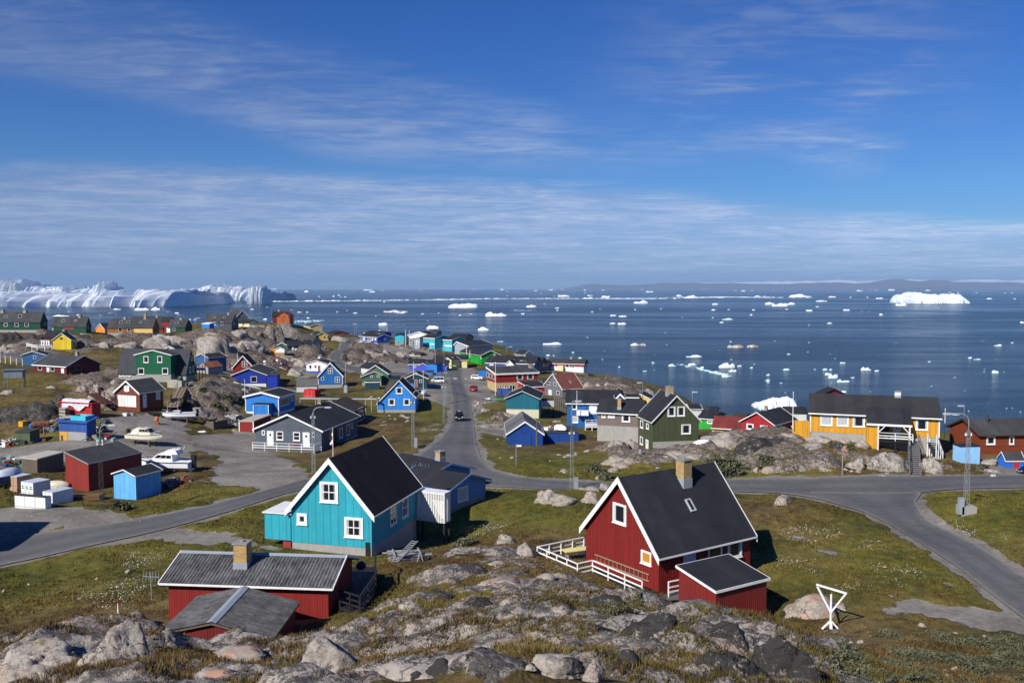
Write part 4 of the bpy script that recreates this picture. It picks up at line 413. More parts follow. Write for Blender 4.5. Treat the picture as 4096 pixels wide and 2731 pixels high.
('gabled_house','grey house with steep ridged brown-red roof and small white windows','house',[('G',(11.75,199.33,20.85,-1.145,8.97,5.05,1.83,1.8,4.73,-0.02),'grey','browntile',{'oe':0.25,'barge':0.24,'win':[('F',-3.24,2.03,-1.72,2.74,''),('F',0.15,2.21,1.55,2.91,''),('F',1.56,0.34,2.99,1.09,''),('F',-2.47,-0.23,-0.88,0.97,'d'),('PR',0.17,1.62,0.38,2.64,'y')],'chim':[(-0.02,-2.23,0.64,4.33,5.44,'redbrick')]})]),
('gabled_house','windowless deep teal house with black gable roof and pale plinth','house',[('G',(2.32,158.79,22.65,-0.099,5.84,9.32,2.89,2.86,4.13,-0.03),'deepteal','felt',{'fh':1.0,'og':0.3,'barge':0.1,'board':'panel','fmat':'palebase','chim':[(-0.03,-4.36,0.21,3.73,5.43,'pipe')]}),('M',(6.12,161.09,23.33,0.223,2.48,3.48,1.21,1.08),'whitewash','feltgrey',{'oe':0.02,'og':0.02,'stilts':2.4})]),
('garage','navy boat garage with patched corrugated roof and white gable boards','garage',[('G',(1.72,129.79,22.31,0.029,5.13,10.32,1.87,1.86,3.6,0.0),'royal2','patchroof',{'oe':0.2,'og':0.2,'barge':0.24,'board':'plank','win':[('F',-1.21,0.0,0.88,1.85,'k')]}),('M',(7.31,132.12,21.77,0.005,5.2,5.53,1.82,1.89),'royal2','feltgrey',{'oe':0.1,'og':0.1,'board':'plank'})]),
('big_house','blue house with white balcony, white stair and long black roof','house',[('G',(13.98,147.19,22.09,1.476,7.68,9.04,4.09,4.09,5.76,0.0),'oceanblue','felt',{'oe':0.35,'og':0.3,'fascia':0.16,'win':[('L',2.94,2.97,3.73,3.93,''),('L',2.69,0.77,3.76,1.87,'c'),('L',-0.36,3.36,0.13,3.96,'b'),('L',-0.46,2.28,0.95,3.87,'W')],'boxes':[('L',0.98,2.17,2.94,2.91,1.4,'white','white')]}),('G',(17.77,143.73,23.33,-0.095,1.28,8.33,4.12,4.13,4.79,-0.01),'oceanblue','felt',{'oe':0.25,'barge':0.28})]),
('bungalow','pale yellow cottage roof and gable showing behind the grey-brown house','house',[('G',(26.97,176.18,21.14,-0.26,2.46,5.64,2.47,1.92,2.82,-0.64),'yellow','felt',{'oe':0.2,'og':0.2,'barge':0.2}),('G',(23.65,171.54,21.39,1.445,4.18,2.38,2.45,2.45,2.8,0.0),'oceanblue','felt',{'oe':0.2,'og':0.2,'fascia':0.2})]),
('big_house','taupe house with white windows, brick chimney and tall stone plinth','house',[('G',(15.84,124.01,23.88,1.23,4.87,6.37,3.83,3.83,5.3,0.0),'taupe','felt',{'fh':1.9,'oe':0.35,'og':0.1,'fascia':0.14,'board':'plank','win':[('L',1.97,2.98,2.51,3.48,''),('L',0.64,3.02,1.6,3.52,'c'),('L',-1.56,2.54,-0.38,3.6,'b')],'chim':[(-1.83,0.09,0.49,3.9,5.7,'brick')]})]),
('big_house','tall olive green plank house with steep black roof on a concrete base','house',[('G',(21.23,118.22,22.86,0.175,6.45,5.98,4.66,4.64,7.91,0.0),'olive','felt',{'oe':0.25,'barge':0.16,'board':'rib','win':[('F',-1.18,5.25,-0.1,6.55,'b'),('F',0.16,5.25,1.22,6.53,'b'),('F',0.76,2.85,2.08,4.13,'b'),('L',0.85,3.09,1.99,4.11,''),('L',-1.47,3.35,-0.53,4.06,''),('L',0.88,0.8,2.03,1.87,''),('L',-1.4,0.43,-0.41,1.87,'d')],'plates':[('F',-3.18,-0.3,3.27,1.9,'concrete')],'chim':[(0.0,-0.46,0.83,7.51,8.96,'brick')]})]),
('bungalow','vivid green cottage with black roof between the olive house and the sea','house',[('G',(33.55,146.03,21.63,1.063,6.88,2.62,1.98,1.98,2.69,0.0),'grass','felt',{'fh':0.3,'oe':0.25,'og':0.2,'fascia':0.12,'win':[('L',-1.14,1.26,-0.26,1.71,'')],'chim':[(0.0,0.89,0.32,2.29,3.8,'pipe')]}),('G',(31.94,153.0,21.38,1.557,4.5,1.89,2.74,2.74,3.23,0.0),'whitewash','felt',{'oe':0.2,'og':0.2,'barge':0.15})]),
('long_house','black flat-gabled boathouse roof beyond the red roof near the water','house',[('G',(37.71,162.27,20.06,1.255,4.64,1.18,2.26,2.26,2.9,0.0),'maroon','felt',{'oe':0.2,'og':0.2}),('G',(40.97,155.32,20.04,1.102,3.85,2.05,2.26,2.26,2.63,0.0),'maroon','brownfelt',{'oe':0.2,'og':0.2})]),
('bungalow','low yellow house under a brick-red felt roof behind the bare rock','house',[('G',(33.64,134.46,22.84,1.203,6.35,4.36,1.07,1.07,2.32,0.0),'yellow','redroof',{'oe':0.35,'og':0.1,'fascia':0.12})]),
('bungalow','bright red bungalow with white windows and black roof behind the bare rock','house',[('G',(37.67,127.53,24.46,-0.729,4.93,7.15,1.3,1.29,2.73,0.01),'crimson','felt',{'og':0.3,'barge':0.14,'board':'panel','win':[('F',-1.68,0.24,-0.56,1.05,'b'),('F',0.45,0.15,1.57,1.02,'b'),('R',-2.15,0.01,-0.76,0.99,'c')],'chim':[(-0.01,-0.91,0.38,2.42,3.45,'brick')]}),('G',(42.16,128.67,23.6,-1.02,3.33,3.93,0.92,0.91,1.65,-0.01),'crimson','felt',{'oe':0.2,'og':0.2,'barge':0.1})]),
('bungalow','black-roofed house between the red bungalow and the yellow house','house',[('G',(45.55,140.25,22.9,1.394,4.5,3.12,2.42,2.42,3.01,0.0),'whitewash','felt',{'oe':0.2,'og':0.2})]),
('bungalow','dark gable roof rising behind the long yellow house','house',[('G',(49.26,134.45,25.97,0.007,3.32,2.18,2.88,2.88,3.7,0.0),'maroon','felt',{'og':0.3})]),
('bungalow','long mustard yellow house with black roof, porch and outdoor stair on the rock','house',[('G',(44.59,107.78,27.05,1.241,7.4,14.31,2.91,2.91,4.66,0.0),'mustard','feltdark2',{'fh':0.45,'oe':0.45,'fascia':0.14,'board':'panel','corner':1,'win':[('L',4.61,1.27,6.01,2.59,'bc'),('L',2.77,1.29,4.12,2.59,'bc'),('L',0.95,1.29,2.32,2.6,'b'),('L',-5.97,1.27,-4.63,2.59,'b'),('L',-1.8,0.22,-0.54,1.69,'n'),('L',-3.01,0.48,-2.2,1.77,'d')],'plates':[('L',-0.35,-0.37,0.76,-0.06,'concrete')],'boxes':[('L',-0.4,0.0,0.82,1.75,1.7,'mustard','felt'),('L',7.17,0.76,9.26,1.74,0.1,'mustard','mustard')],'chim':[(0.0,-2.91,0.66,4.26,5.38,'white')]})]),
('bungalow','chestnut brown log house with dark roof and stovepipe at the right edge','house',[('G',(61.05,108.96,24.95,-1.481,6.15,8.99,2.4,2.38,3.73,0.07),'log','feltgrey',{'oe':0.4,'og':0.35,'barge':0.08,'trim':'logtrim','board':'hplank','win':[('R',-3.6,1.11,-2.48,2.1,'b'),('R',-0.67,1.09,-0.06,2.06,'')],'chim':[(0.95,-2.13,0.29,3.03,4.5,'pipe')]})]),
('shed','pale blue cube-shaped shed beside the lattice lamp mast','shed',[('M',(52.85,100.83,24.66,0.102,2.47,1.36,2.12,2.19),'skypale','felt',{'oe':0.03,'og':0.03})]),
('shed','tiny bright blue hut with red hatch and grey roof by the road','shed',[('G',(57.42,99.69,24.44,-1.51,1.45,2.13,0.95,0.93,1.74,0.01),'hutblue','feltgrey',{'oe':0.08,'og':0.1,'barge':0.08,'plates':[('R',-0.12,0.15,0.53,0.81,'redpanel')]})]),
('tank_hut','grey panelled tank box on tall timber stilts above the left grass slope','tank',[('M',(-92.63,162.26,28.49,0.239,3.16,1.93,1.43,1.36),'tankgrey','tankgrey',{'board':'panel','stilts':3.5})])]
ROCKS = [(-16.01,28.71,32.1,3.03,2.28,1.08,'p',1),
(-12.9,28.15,32.43,2.08,1.56,1.38,'p',2),
(-13.3,32.18,31.57,1.43,1.08,0.73,'p',3),
(-15.57,28.07,32.15,1.01,0.76,0.38,'p',4),
(-13.64,27.38,32.45,0.99,0.74,0.2,'p',5),
(-11.17,26.35,32.91,1.67,0.9,0.2,'p',6),
(-9.27,26.16,33.08,1.39,1.04,0.38,'o',7),
(-10.62,34.49,30.78,1.78,1.34,0.41,'p',8),
(-10.12,31.31,31.57,1.88,1.41,0.31,'o',9),
(-8.92,33.89,30.8,0.69,0.52,0.37,'p',10),
(-22.88, 45.04, 27.29, 0.59, 0.44, 0.19, 'w', 11, 'small pale round stone in the grass left of the old red shed'),
(-16.5,28.47,32.03,1.47,1.1,0.36,'p',12),
(-5.1,24.22,34.17,1.98,1.48,0.88,'p',13),
(-8.23,39.16,29.08,0.74,0.55,0.56,'p',14),
(-5.32,38.51,30.03,1.08,0.81,0.42,'k',15),
(-3.43,37.3,30.71,1.28,0.96,0.38,'k',16),
(-3.87,29.51,32.39,1.01,0.76,0.23,'o',17),
(-1.33,12.26,39.53,0.84,0.63,0.14,'o',18),
(-2.73,31.58,32.16,0.85,0.64,0.3,'p',19),
(-4.46,23.11,34.43,0.87,0.65,0.21,'p',20),
(-1.35,12.07,39.53,0.23,0.17,0.09,'k',21),
(-4.95,41.42,29.56,0.91,0.68,0.36,'o',22),
(-2.5,49.88,28.48,2.79,2.09,0.55,'k',23),
(-1.66,38.48,30.64,1.8,1.35,0.66,'k',24),
(-0.8,38.33,30.63,0.79,0.59,0.38,'p',25),
(-3.51,42.74,29.64,1.6,1.2,0.26,'k',26),
(-3.31,36.89,30.8,1.07,0.8,0.42,'k',27),
(-1.38,32.56,32.2,1.02,0.76,0.26,'k',28),
(-0.32,32.29,32.41,0.98,0.73,0.34,'k',29),
(-2.53,31.64,32.21,1.32,0.99,0.25,'p',30),
(-1.49,28.31,32.96,1.06,0.72,0.16,'o',31),
(1.74,47.11,28.75,1.5,1.12,0.77,'o',32),
(-0.53,46.32,29.1,2.59,1.67,0.37,'o',33),
(3.5,34.17,32.17,2.62,1.97,0.56,'k',34),
(0.53,29.09,33.0,1.3,0.97,0.21,'p',35),
(1.58,30.07,32.89,1.17,0.88,0.23,'k',36),
(2.92,29.73,32.92,1.7,1.28,0.48,'k',37),
(0.66,12.21,39.61,0.67,0.51,0.19,'p',38),
(1.99,24.13,34.44,0.87,0.65,0.38,'o',39),
(1.16,12.1,39.55,0.32,0.24,0.19,'p',40),
(4.72,29.21,32.92,2.2,1.65,0.78,'k',41),
(6.8,30.92,32.56,1.74,1.3,0.49,'k',42),
(2.92,22.93,34.75,1.09,0.81,0.5,'k',43),
(6.63,29.15,32.79,1.22,0.92,0.28,'p',44),
(-0.99,12.15,39.57,0.47,0.35,0.18,'k',45),
(-0.63,12.15,39.61,0.47,0.35,0.08,'p',46),
(0.0,12.13,39.69,0.59,0.31,0.07,'k',47),
(0.75,12.18,39.6,0.58,0.43,0.14,'k',48),
(4.42,22.24,34.79,0.96,0.58,0.13,'k',49),
(-0.75,52.34,28.18,1.44,1.08,0.24,'o',50),
(-4.16,50.35,28.22,0.51,0.38,0.25,'p',51),
(6.42,34.42,31.95,1.53,1.15,0.28,'k',52),
(0.63,34.17,31.95,0.74,0.56,0.16,'k',53),
(1.56,42.3,29.69,1.59,0.76,0.17,'p',54),
(-1.14,26.59,33.45,0.35,0.26,0.19,'p',55),
(-2.6,28.71,32.73,0.62,0.47,0.17,'o',56),
(-0.43, 63.16, 26.38, 1.39, 1.04, 0.65, 'p', 57, 'round grey boulder in the grass, left of the pale split one'),
(0.85, 58.07, 27.15, 1.36, 1.02, 0.91, 'p', 58, 'pale split boulder in the grass by the white railed deck'),
(7.01,28.08,33.0,1.59,1.19,1.19,'k',59),
(7.32,23.81,34.13,1.74,1.3,1.22,'k',60),
(7.69,22.18,34.32,1.22,0.91,1.02,'k',61),
(5.89,22.92,34.52,1.6,1.2,1.01,'k',62),
(18.07,51.52,25.55,3.13,2.35,1.02,'o',63),
(15.92,46.11,26.17,1.28,0.96,0.31,'p',64),
(23.7, 75.7, 26.1, 1.7, 1.2, 0.9, 'o', 65, 'reddish boulder standing on the grass beside the asphalt road'),
(19.65,51.68,25.82,1.22,0.91,0.3,'o',66),
(20.68,42.41,26.78,0.57,0.43,0.09,'p',67),
(20.59,39.71,27.36,0.34,0.25,0.12,'p',68),
(23.18,48.39,26.0,0.45,0.34,0.16,'p',69),
(23.32,52.77,26.11,0.4,0.3,0.08,'p',70),
(51.3,92.4,25.0,0.5,0.4,0.3,'w',71),
(53.1,95.7,24.8,1.6,1.2,0.3,'p',72),
(3.4,80.8,25.3,2.3,1.7,1.5,'p',73),
(5.0,79.7,25.3,2.7,2.0,0.9,'p',74),
(7.2,79.3,25.4,1.6,1.2,1.1,'p',75),
(7.5,85.6,25.1,2.1,1.5,0.4,'p',76),
(9.4,87.0,24.9,1.4,1.0,0.8,'p',77),
(9.1,92.1,24.8,0.5,0.4,0.3,'p',78),
(5.8,95.8,24.7,1.2,0.9,0.5,'p',79),
(7.1,107.8,24.2,1.3,1.0,0.4,'p',80),
(7.5,96.4,24.7,0.8,0.6,0.4,'k',81),
(12.5,98.5,25.0,3.7,2.8,1.2,'p',82),
(17.9,100.6,25.2,2.8,2.1,0.7,'p',83),
(11.2,95.9,24.9,1.3,1.0,0.5,'p',84),
(25.8,106.6,25.4,6.1,4.6,2.0,'p',85),
(19.9,101.7,25.2,6.2,4.6,1.0,'p',86),
(27.5,99.4,25.4,6.0,4.5,2.7,'k',87),
(27.2,97.4,25.4,1.8,1.3,0.8,'o',88),
(26.2,96.9,25.3,1.4,1.1,0.6,'p',89),
(26.4,93.6,25.2,0.8,0.6,0.7,'o',90),
(15.1,98.1,25.1,2.3,1.8,0.6,'p',91),
(13.2,98.3,25.0,1.6,1.2,1.0,'p',92),
(16.2,95.9,25.1,0.6,0.4,0.3,'p',93),
(27.6,93.1,25.2,1.4,1.0,0.9,'o',94),
(15.9,115.5,23.7,1.6,1.2,1.8,'p',95),
(31.7,103.2,25.8,4.6,3.4,2.0,'k',96),
(35.2,102.5,25.9,4.6,3.5,1.2,'p',97),
(37.2,105.6,26.5,3.4,2.5,0.7,'p',98),
(38.9,101.2,26.0,1.1,0.8,1.1,'o',99),
(41.7,103.2,26.2,2.2,1.7,1.1,'p',100),
(41.1,95.7,25.2,4.7,3.6,2.4,'d',101),
(37.8,95.5,25.4,1.8,1.3,1.1,'d',102),
(34.1,94.7,25.3,3.8,2.8,1.0,'d',103),
(30.2,95.0,25.3,4.2,3.2,0.7,'o',104),
(31.0,97.6,25.4,4.8,3.6,1.3,'k',105),
(38.5,102.5,26.2,1.9,1.4,1.2,'k',106),
(40.3,105.0,26.5,1.6,1.2,0.6,'p',107),
(45.7,94.3,25.1,2.5,1.9,2.4,'d',108),
(39.2,91.7,25.2,1.0,0.7,0.2,'p',109),
(53.2,95.8,24.8,1.6,1.2,0.3,'p',110),
(55.6,101.2,24.6,2.7,2.0,0.7,'p',111),
(33.9,106.3,26.3,3.3,2.5,1.2,'p',112),
(51.4,92.5,25.0,0.6,0.5,0.3,'w',113),
(-1.4,153.4,22.2,5.2,3.9,1.4,'p',114),
(-5.0,162.9,22.1,2.0,1.5,0.5,'p',115),
(-2.4,151.9,22.2,1.3,1.0,0.4,'p',116),
(-4.2,141.9,22.5,1.6,1.2,0.6,'p',117),
(-1.5,148.8,22.1,0.6,0.4,0.6,'p',118),
(13.6,114.4,23.9,3.5,2.6,1.9,'p',119),
(0.0,106.7,24.1,0.5,0.4,0.4,'p',120),
(5.9,108.4,24.1,0.9,0.7,0.4,'p',121),
(6.6,107.1,24.2,0.9,0.7,0.3,'p',122),
(8.0,109.0,24.1,0.6,0.4,0.4,'p',123),
(9.8,113.0,23.8,1.0,0.7,0.3,'p',124),
(12.0,100.9,24.9,2.2,1.7,0.9,'p',125),
(-1.1,127.4,22.6,0.4,0.3,0.3,'p',126),
(-12.1,230.6,21.1,0.9,0.7,0.5,'p',127),
(7.7,149.7,22.1,1.3,1.0,0.5,'p',128),
(-53.6,145.9,25.0,3.2,2.4,2.2,'k',129),
(-52.0,149.4,24.8,4.0,3.0,2.2,'k',130),
(-50.6,154.5,25.0,5.7,4.3,1.9,'k',131),
(-50.3,140.8,24.4,2.8,2.1,1.8,'p',132),
(-55.8,161.1,26.6,3.1,2.3,1.9,'k',133),
(-53.9,162.2,26.5,2.1,1.5,1.2,'k',134),
(-50.1,162.2,25.5,2.9,2.2,1.0,'p',135),
(-51.7,208.2,24.4,4.7,3.6,1.6,'p',136),
(-43.6,144.4,23.5,2.4,1.8,0.7,'k',137),
(-43.1,135.0,22.9,1.3,0.9,0.4,'p',138),
(-74.2,151.5,26.9,3.7,2.8,3.2,'c',139),
(-70.9,148.4,25.9,3.0,2.3,4.0,'c',140),
(-67.6,145.6,25.4,3.3,2.5,4.5,'c',141),
(-71.4,156.5,27.4,1.6,1.2,2.2,'c',142),
(-72.7,129.1,25.4,5.4,7.0,2.9,'K',143),
(-68.9,128.6,25.7,5.8,6.9,3.7,'K',144),
(-67.7,130.0,26.1,3.5,4.2,4.4,'K',145),
(-75.7,129.5,25.3,3.9,5.1,2.4,'K',146),
(-80.7,152.3,27.5,2.1,1.5,0.8,'p',147),
(-86.0,148.4,27.2,2.5,1.9,0.7,'p',148),
(-66.7,125.9,25.8,1.0,0.7,0.4,'p',149),
(-82.8,301.3,27.1,7.6,5.7,8.2,'h',150),
(-80.0,310.9,26.2,14.8,11.1,6.4,'h',151),
(-95.6,279.5,29.1,7.5,5.7,2.6,'p',152),
(-90.0,284.8,28.7,7.9,5.9,3.3,'p',153),
(-82.5,242.2,25.6,9.4,7.0,6.3,'p',154),
(-80.3,245.7,25.6,5.6,4.2,3.9,'p',155),
(-78.1,256.8,26.0,9.5,7.1,6.1,'p',156),
(-107.7,268.5,28.6,7.0,5.3,2.3,'p',157),
(-100.3,259.8,28.1,10.3,7.7,3.6,'p',158),
(-85.4,293.9,27.7,5.2,3.9,3.8,'h',159),
(-94.3,254.0,27.4,5.6,4.2,2.8,'k',160),
(-82.4,294.8,26.4,5.7,4.3,1.5,'p',161),
(-77.9,251.0,25.9,3.2,2.4,3.7,'h',162),
(-66.1,252.3,24.4,6.6,4.9,1.4,'p',163),
(-60.8,250.2,23.9,5.7,4.3,1.7,'p',164),
(-59.0,243.4,23.4,5.1,3.9,2.0,'p',165),
(-78.3,233.6,25.2,3.4,2.5,1.8,'k',166),
(-79.9,296.2,25.5,5.0,3.8,1.8,'k',167),
(-142.5,247.9,29.9,8.1,6.1,3.0,'k',168),
(-136.7,249.4,29.8,6.5,4.9,2.7,'k',169),
(-139.9,246.6,29.8,5.6,4.2,1.6,'k',170),
(-111.5,236.7,29.0,6.2,4.6,2.1,'p',171),
(-106.5,240.9,28.7,8.3,6.2,1.8,'p',172),
(-100.7,247.0,28.3,10.4,7.8,3.4,'p',173),
(-123.4,253.2,29.6,3.4,2.6,2.5,'k',174),
(-120.7,262.5,29.5,5.1,3.8,2.1,'k',175),
(-132.0,226.4,28.4,3.3,2.4,2.2,'p',176),
(-133.2,234.1,29.2,4.9,3.7,1.3,'p',177),
(-128.9,225.3,28.0,4.2,3.1,1.3,'p',178),
(-127.2,229.5,28.7,3.9,2.9,1.3,'p',179),
(-111.8,230.3,28.8,2.5,1.9,2.1,'k',180),
(-64.3,327.4,25.3,5.3,3.9,2.4,'p',181),
(-52.8,283.0,24.0,4.8,3.6,2.3,'k',182),
(-47.6,274.5,23.2,5.3,4.0,3.4,'k',183),
(-43.9,277.1,22.8,6.1,4.6,3.7,'r',184),
(-39.9,281.6,22.3,5.2,3.9,3.3,'r',185),
(-36.7,287.0,22.1,4.9,3.6,2.6,'r',186),
(-33.1,301.0,22.3,7.1,5.3,1.6,'k',187),
(-50.8,264.6,23.2,1.8,1.3,2.4,'k',188),
(-47.5,256.6,22.8,1.7,1.3,1.4,'p',189),
(19.2,220.2,19.6,3.9,2.9,2.0,'p',190),
(21.9,219.7,19.6,2.4,1.8,1.7,'p',191),
(24.5,222.7,19.4,3.8,2.8,1.7,'p',192),
(29.1,242.5,17.7,6.1,4.6,1.4,'p',193),
(32.7,244.8,16.0,7.2,5.4,1.7,'p',194),
(35.1,246.9,15.1,2.8,2.1,1.8,'o',195),
(39.7,252.8,14.3,2.9,2.2,2.0,'p',196),
(8.3,237.4,19.7,1.6,1.2,1.8,'k',197),
(10.7,268.0,19.3,2.6,1.9,0.6,'p',198),
(-27.7, 170.6, 23.4, 0.4, 0.3, 0.2, 'w', 199, 1),
(-26.7, 170.5, 23.3, 0.3, 0.2, 0.2, 'w', 200, 1),
(-28.3, 170.1, 23.3, 0.4, 0.3, 0.2, 'w', 201, 1),
(-27.6, 169.9, 23.2, 0.5, 0.3, 0.2, 'w', 202, 1),
(-26.0, 170.9, 23.4, 0.5, 0.4, 0.3, 'w', 203, 1),
(-28.0, 170.5, 23.4, 0.6, 0.5, 0.3, 'w', 204, 1),
(-26.9, 170.4, 23.3, 0.5, 0.4, 0.3, 'w', 205, 1),
(-28.2, 170.3, 23.3, 0.5, 0.4, 0.2, 'w', 206, 1),
(-27.7, 171.6, 23.6, 0.6, 0.5, 0.3, 'w', 207, 1),
(-27.0, 170.5, 23.3, 0.6, 0.5, 0.3, 'w', 208, 1),
(-26.3, 170.2, 23.2, 0.4, 0.3, 0.2, 'w', 209, 1),
(-26.2, 171.0, 23.4, 0.6, 0.5, 0.3, 'w', 210, 1),
(-21.1, 144.7, 22.8, 0.3, 0.3, 0.2, 'p', 211, 1),
(-21.5, 141.9, 22.7, 0.4, 0.3, 0.2, 'p', 212, 1),
(-21.3, 144.0, 22.7, 0.4, 0.3, 0.2, 'p', 213, 1),
(-21.6, 143.8, 22.7, 0.4, 0.3, 0.2, 'p', 214, 1),
(-21.1, 142.0, 22.7, 0.5, 0.3, 0.2, 'p', 215, 1),
(-20.7, 142.2, 22.7, 0.5, 0.4, 0.3, 'p', 216, 1),
(-21.3, 144.5, 22.8, 0.5, 0.4, 0.2, 'p', 217, 1),
(-17.5, 146.1, 22.8, 0.6, 0.4, 0.3, 'p', 218, 1),
(-19.1, 152.5, 22.8, 0.7, 0.5, 0.3, 'p', 219, 1),
(-19.5, 151.4, 22.8, 0.4, 0.3, 0.2, 'p', 220, 1),
(-17.8, 145.3, 22.7, 0.3, 0.3, 0.2, 'p', 221, 1),
(-18.6, 150.3, 22.8, 0.4, 0.3, 0.2, 'p', 222, 1),
(-19.8, 147.1, 22.8, 0.7, 0.5, 0.3, 'p', 223, 1),
(-20.8, 148.3, 22.8, 0.3, 0.3, 0.2, 'p', 224, 1),
(-18.9, 151.2, 22.8, 0.7, 0.5, 0.3, 'p', 225, 1),
(-17.9, 149.6, 22.8, 0.8, 0.6, 0.4, 'p', 226, 1),
(-20.7, 154.1, 22.7, 0.6, 0.5, 0.3, 'p', 227, 1),
(-21.4, 152.2, 22.8, 0.5, 0.4, 0.2, 'p', 228, 1),
(-19.5, 153.0, 22.8, 0.3, 0.3, 0.2, 'p', 229, 1),
(-35.7, 279.0, 21.6, 1.4, 1.0, 0.7, 'p', 230, 1),
(-35.1, 278.4, 21.5, 1.0, 0.7, 0.5, 'p', 231, 1),
(-39.6, 263.8, 22.2, 1.0, 0.8, 0.5, 'p', 232, 1),
(-39.2, 265.7, 22.1, 1.3, 1.0, 0.7, 'p', 233, 1),
(-40.6, 268.7, 22.2, 1.1, 0.9, 0.6, 'p', 234, 1),
(-44.6, 265.5, 22.8, 1.3, 1.0, 0.7, 'p', 235, 1),
(-39.9, 266.1, 22.2, 0.6, 0.4, 0.3, 'p', 236, 1),
(-41.2, 262.7, 22.4, 0.6, 0.4, 0.3, 'p', 237, 1),
(-38.4, 266.9, 21.9, 0.6, 0.5, 0.3, 'p', 238, 1),
(-38.8, 271.1, 21.9, 1.1, 0.8, 0.6, 'p', 239, 1),
(-6.4, 168.4, 22.0, 0.7, 0.5, 0.3, 'p', 240, 1),
(-7.3, 174.2, 22.4, 0.7, 0.5, 0.3, 'p', 241, 1),
(-5.3, 173.0, 22.2, 0.6, 0.5, 0.3, 'p', 242, 1),
(-6.0, 172.2, 22.2, 0.6, 0.4, 0.3, 'p', 243, 1),
(-6.6, 171.7, 22.2, 0.7, 0.5, 0.3, 'p', 244, 1),
(-6.6, 171.7, 22.2, 0.8, 0.6, 0.4, 'p', 245, 1),
(-7.1, 169.8, 22.1, 0.7, 0.5, 0.4, 'p', 246, 1),
(-6.7, 173.1, 22.3, 0.8, 0.6, 0.4, 'p', 247, 1),
(19.47, 46.47, 26.08, 0.29, 0.22, 0.11, 'p', 248, 1),
(24.53, 47.31, 26.0, 0.26, 0.2, 0.1, 'p', 249, 1),
(12.22, 27.72, 32.57, 0.18, 0.13, 0.06, 'p', 250, 1),
(25.92, 46.89, 25.98, 0.27, 0.2, 0.1, 'p', 251, 1),
(19.57, 38.41, 27.65, 0.25, 0.19, 0.09, 'p', 252, 1),
(19.62, 47.16, 26.03, 0.33, 0.25, 0.12, 'p', 253, 1),
(11.22, 27.41, 32.77, 0.25, 0.19, 0.09, 'p', 254, 1),
(18.56, 45.58, 26.2, 0.4, 0.3, 0.15, 'p', 255, 1),
(19.88, 39.17, 27.5, 0.22, 0.17, 0.08, 'p', 256, 1),
(17.96, 45.4, 26.24, 0.4, 0.3, 0.14, 'p', 257, 1),
(-0.82, 39.42, 30.37, 0.48, 0.36, 0.18, 'p', 258, 1),
(0.85, 36.25, 31.28, 0.65, 0.49, 0.24, 'p', 259, 1),
(-2.81, 51.08, 28.3, 0.93, 0.7, 0.37, 'p', 260, 1),
(3.68, 22.84, 34.66, 0.28, 0.21, 0.1, 'p', 261, 1),
(4.37, 24.01, 34.3, 0.24, 0.18, 0.08, 'p', 262, 1),
(3.22, 26.69, 33.44, 0.4, 0.3, 0.14, 'p', 263, 1),
(2.24, 42.38, 29.58, 0.48, 0.36, 0.18, 'p', 264, 1),
(-1.65, 49.05, 28.54, 0.69, 0.52, 0.27, 'p', 265, 1),
(-0.44, 27.14, 33.31, 0.21, 0.16, 0.08, 'p', 266, 1),
(4.94, 29.44, 32.81, 0.53, 0.4, 0.19, 'p', 267, 1),
(4.12, 24.81, 34.05, 0.35, 0.26, 0.12, 'p', 268, 1),
(-2.91, 29.79, 32.43, 0.28, 0.21, 0.1, 'p', 269, 1),
(-0.36, 29.57, 32.84, 0.39, 0.3, 0.14, 'p', 270, 1),
(0.26, 12.05, 39.66, 0.17, 0.13, 0.06, 'p', 271, 1),
(0.0, 42.63, 29.71, 0.74, 0.55, 0.28, 'p', 272, 1),
(1.12, 27.6, 33.23, 0.31, 0.23, 0.11, 'p', 273, 1),
(-80.3, 270.6, 25.6, 1.2, 0.9, 0.6, 'p', 274, 1),
(-78.2, 262.8, 25.5, 1.3, 1.0, 0.7, 'p', 275, 1),
(-76.0, 268.8, 24.9, 0.6, 0.4, 0.3, 'p', 276, 1),
(-76.6, 266.9, 25.0, 0.6, 0.5, 0.3, 'p', 277, 1),
(-81.7, 276.9, 25.9, 1.0, 0.8, 0.5, 'p', 278, 1),
(-80.0, 274.2, 25.5, 1.2, 0.9, 0.6, 'p', 279, 1),
(-83.4, 276.9, 26.5, 0.7, 0.5, 0.4, 'p', 280, 1),
(-83.2, 278.8, 26.4, 1.4, 1.0, 0.7, 'p', 281, 1),
(-81.6, 289.6, 25.6, 1.0, 0.8, 0.5, 'p', 282, 1),
(-81.3, 276.4, 25.8, 0.9, 0.7, 0.4, 'p', 283, 1),
(-78.4, 273.6, 25.3, 0.9, 0.7, 0.4, 'p', 284, 1),
(-81.4, 274.1, 25.9, 0.7, 0.5, 0.3, 'p', 285, 1),
(36.2, 94.0, 25.4, 0.5, 0.4, 0.2, 'o', 286, 1),
(31.0, 98.4, 25.5, 0.5, 0.4, 0.2, 'o', 287, 1),
(36.7, 93.6, 25.3, 0.5, 0.4, 0.2, 'o', 288, 1),
(40.1, 95.1, 25.3, 0.5, 0.4, 0.2, 'o', 289, 1),
(34.3, 95.8, 25.4, 0.7, 0.5, 0.3, 'o', 290, 1),
(34.4, 94.2, 25.4, 0.5, 0.4, 0.2, 'o', 291, 1),
(32.5, 95.5, 25.4, 0.6, 0.5, 0.3, 'o', 292, 1),
(30.3, 96.4, 25.4, 0.5, 0.4, 0.2, 'o', 293, 1),
(40.2, 92.8, 25.2, 0.5, 0.4, 0.2, 'o', 294, 1),
(41.0, 94.0, 25.2, 0.4, 0.3, 0.2, 'o', 295, 1),
(36.6, 98.5, 25.6, 0.7, 0.5, 0.3, 'o', 296, 1),
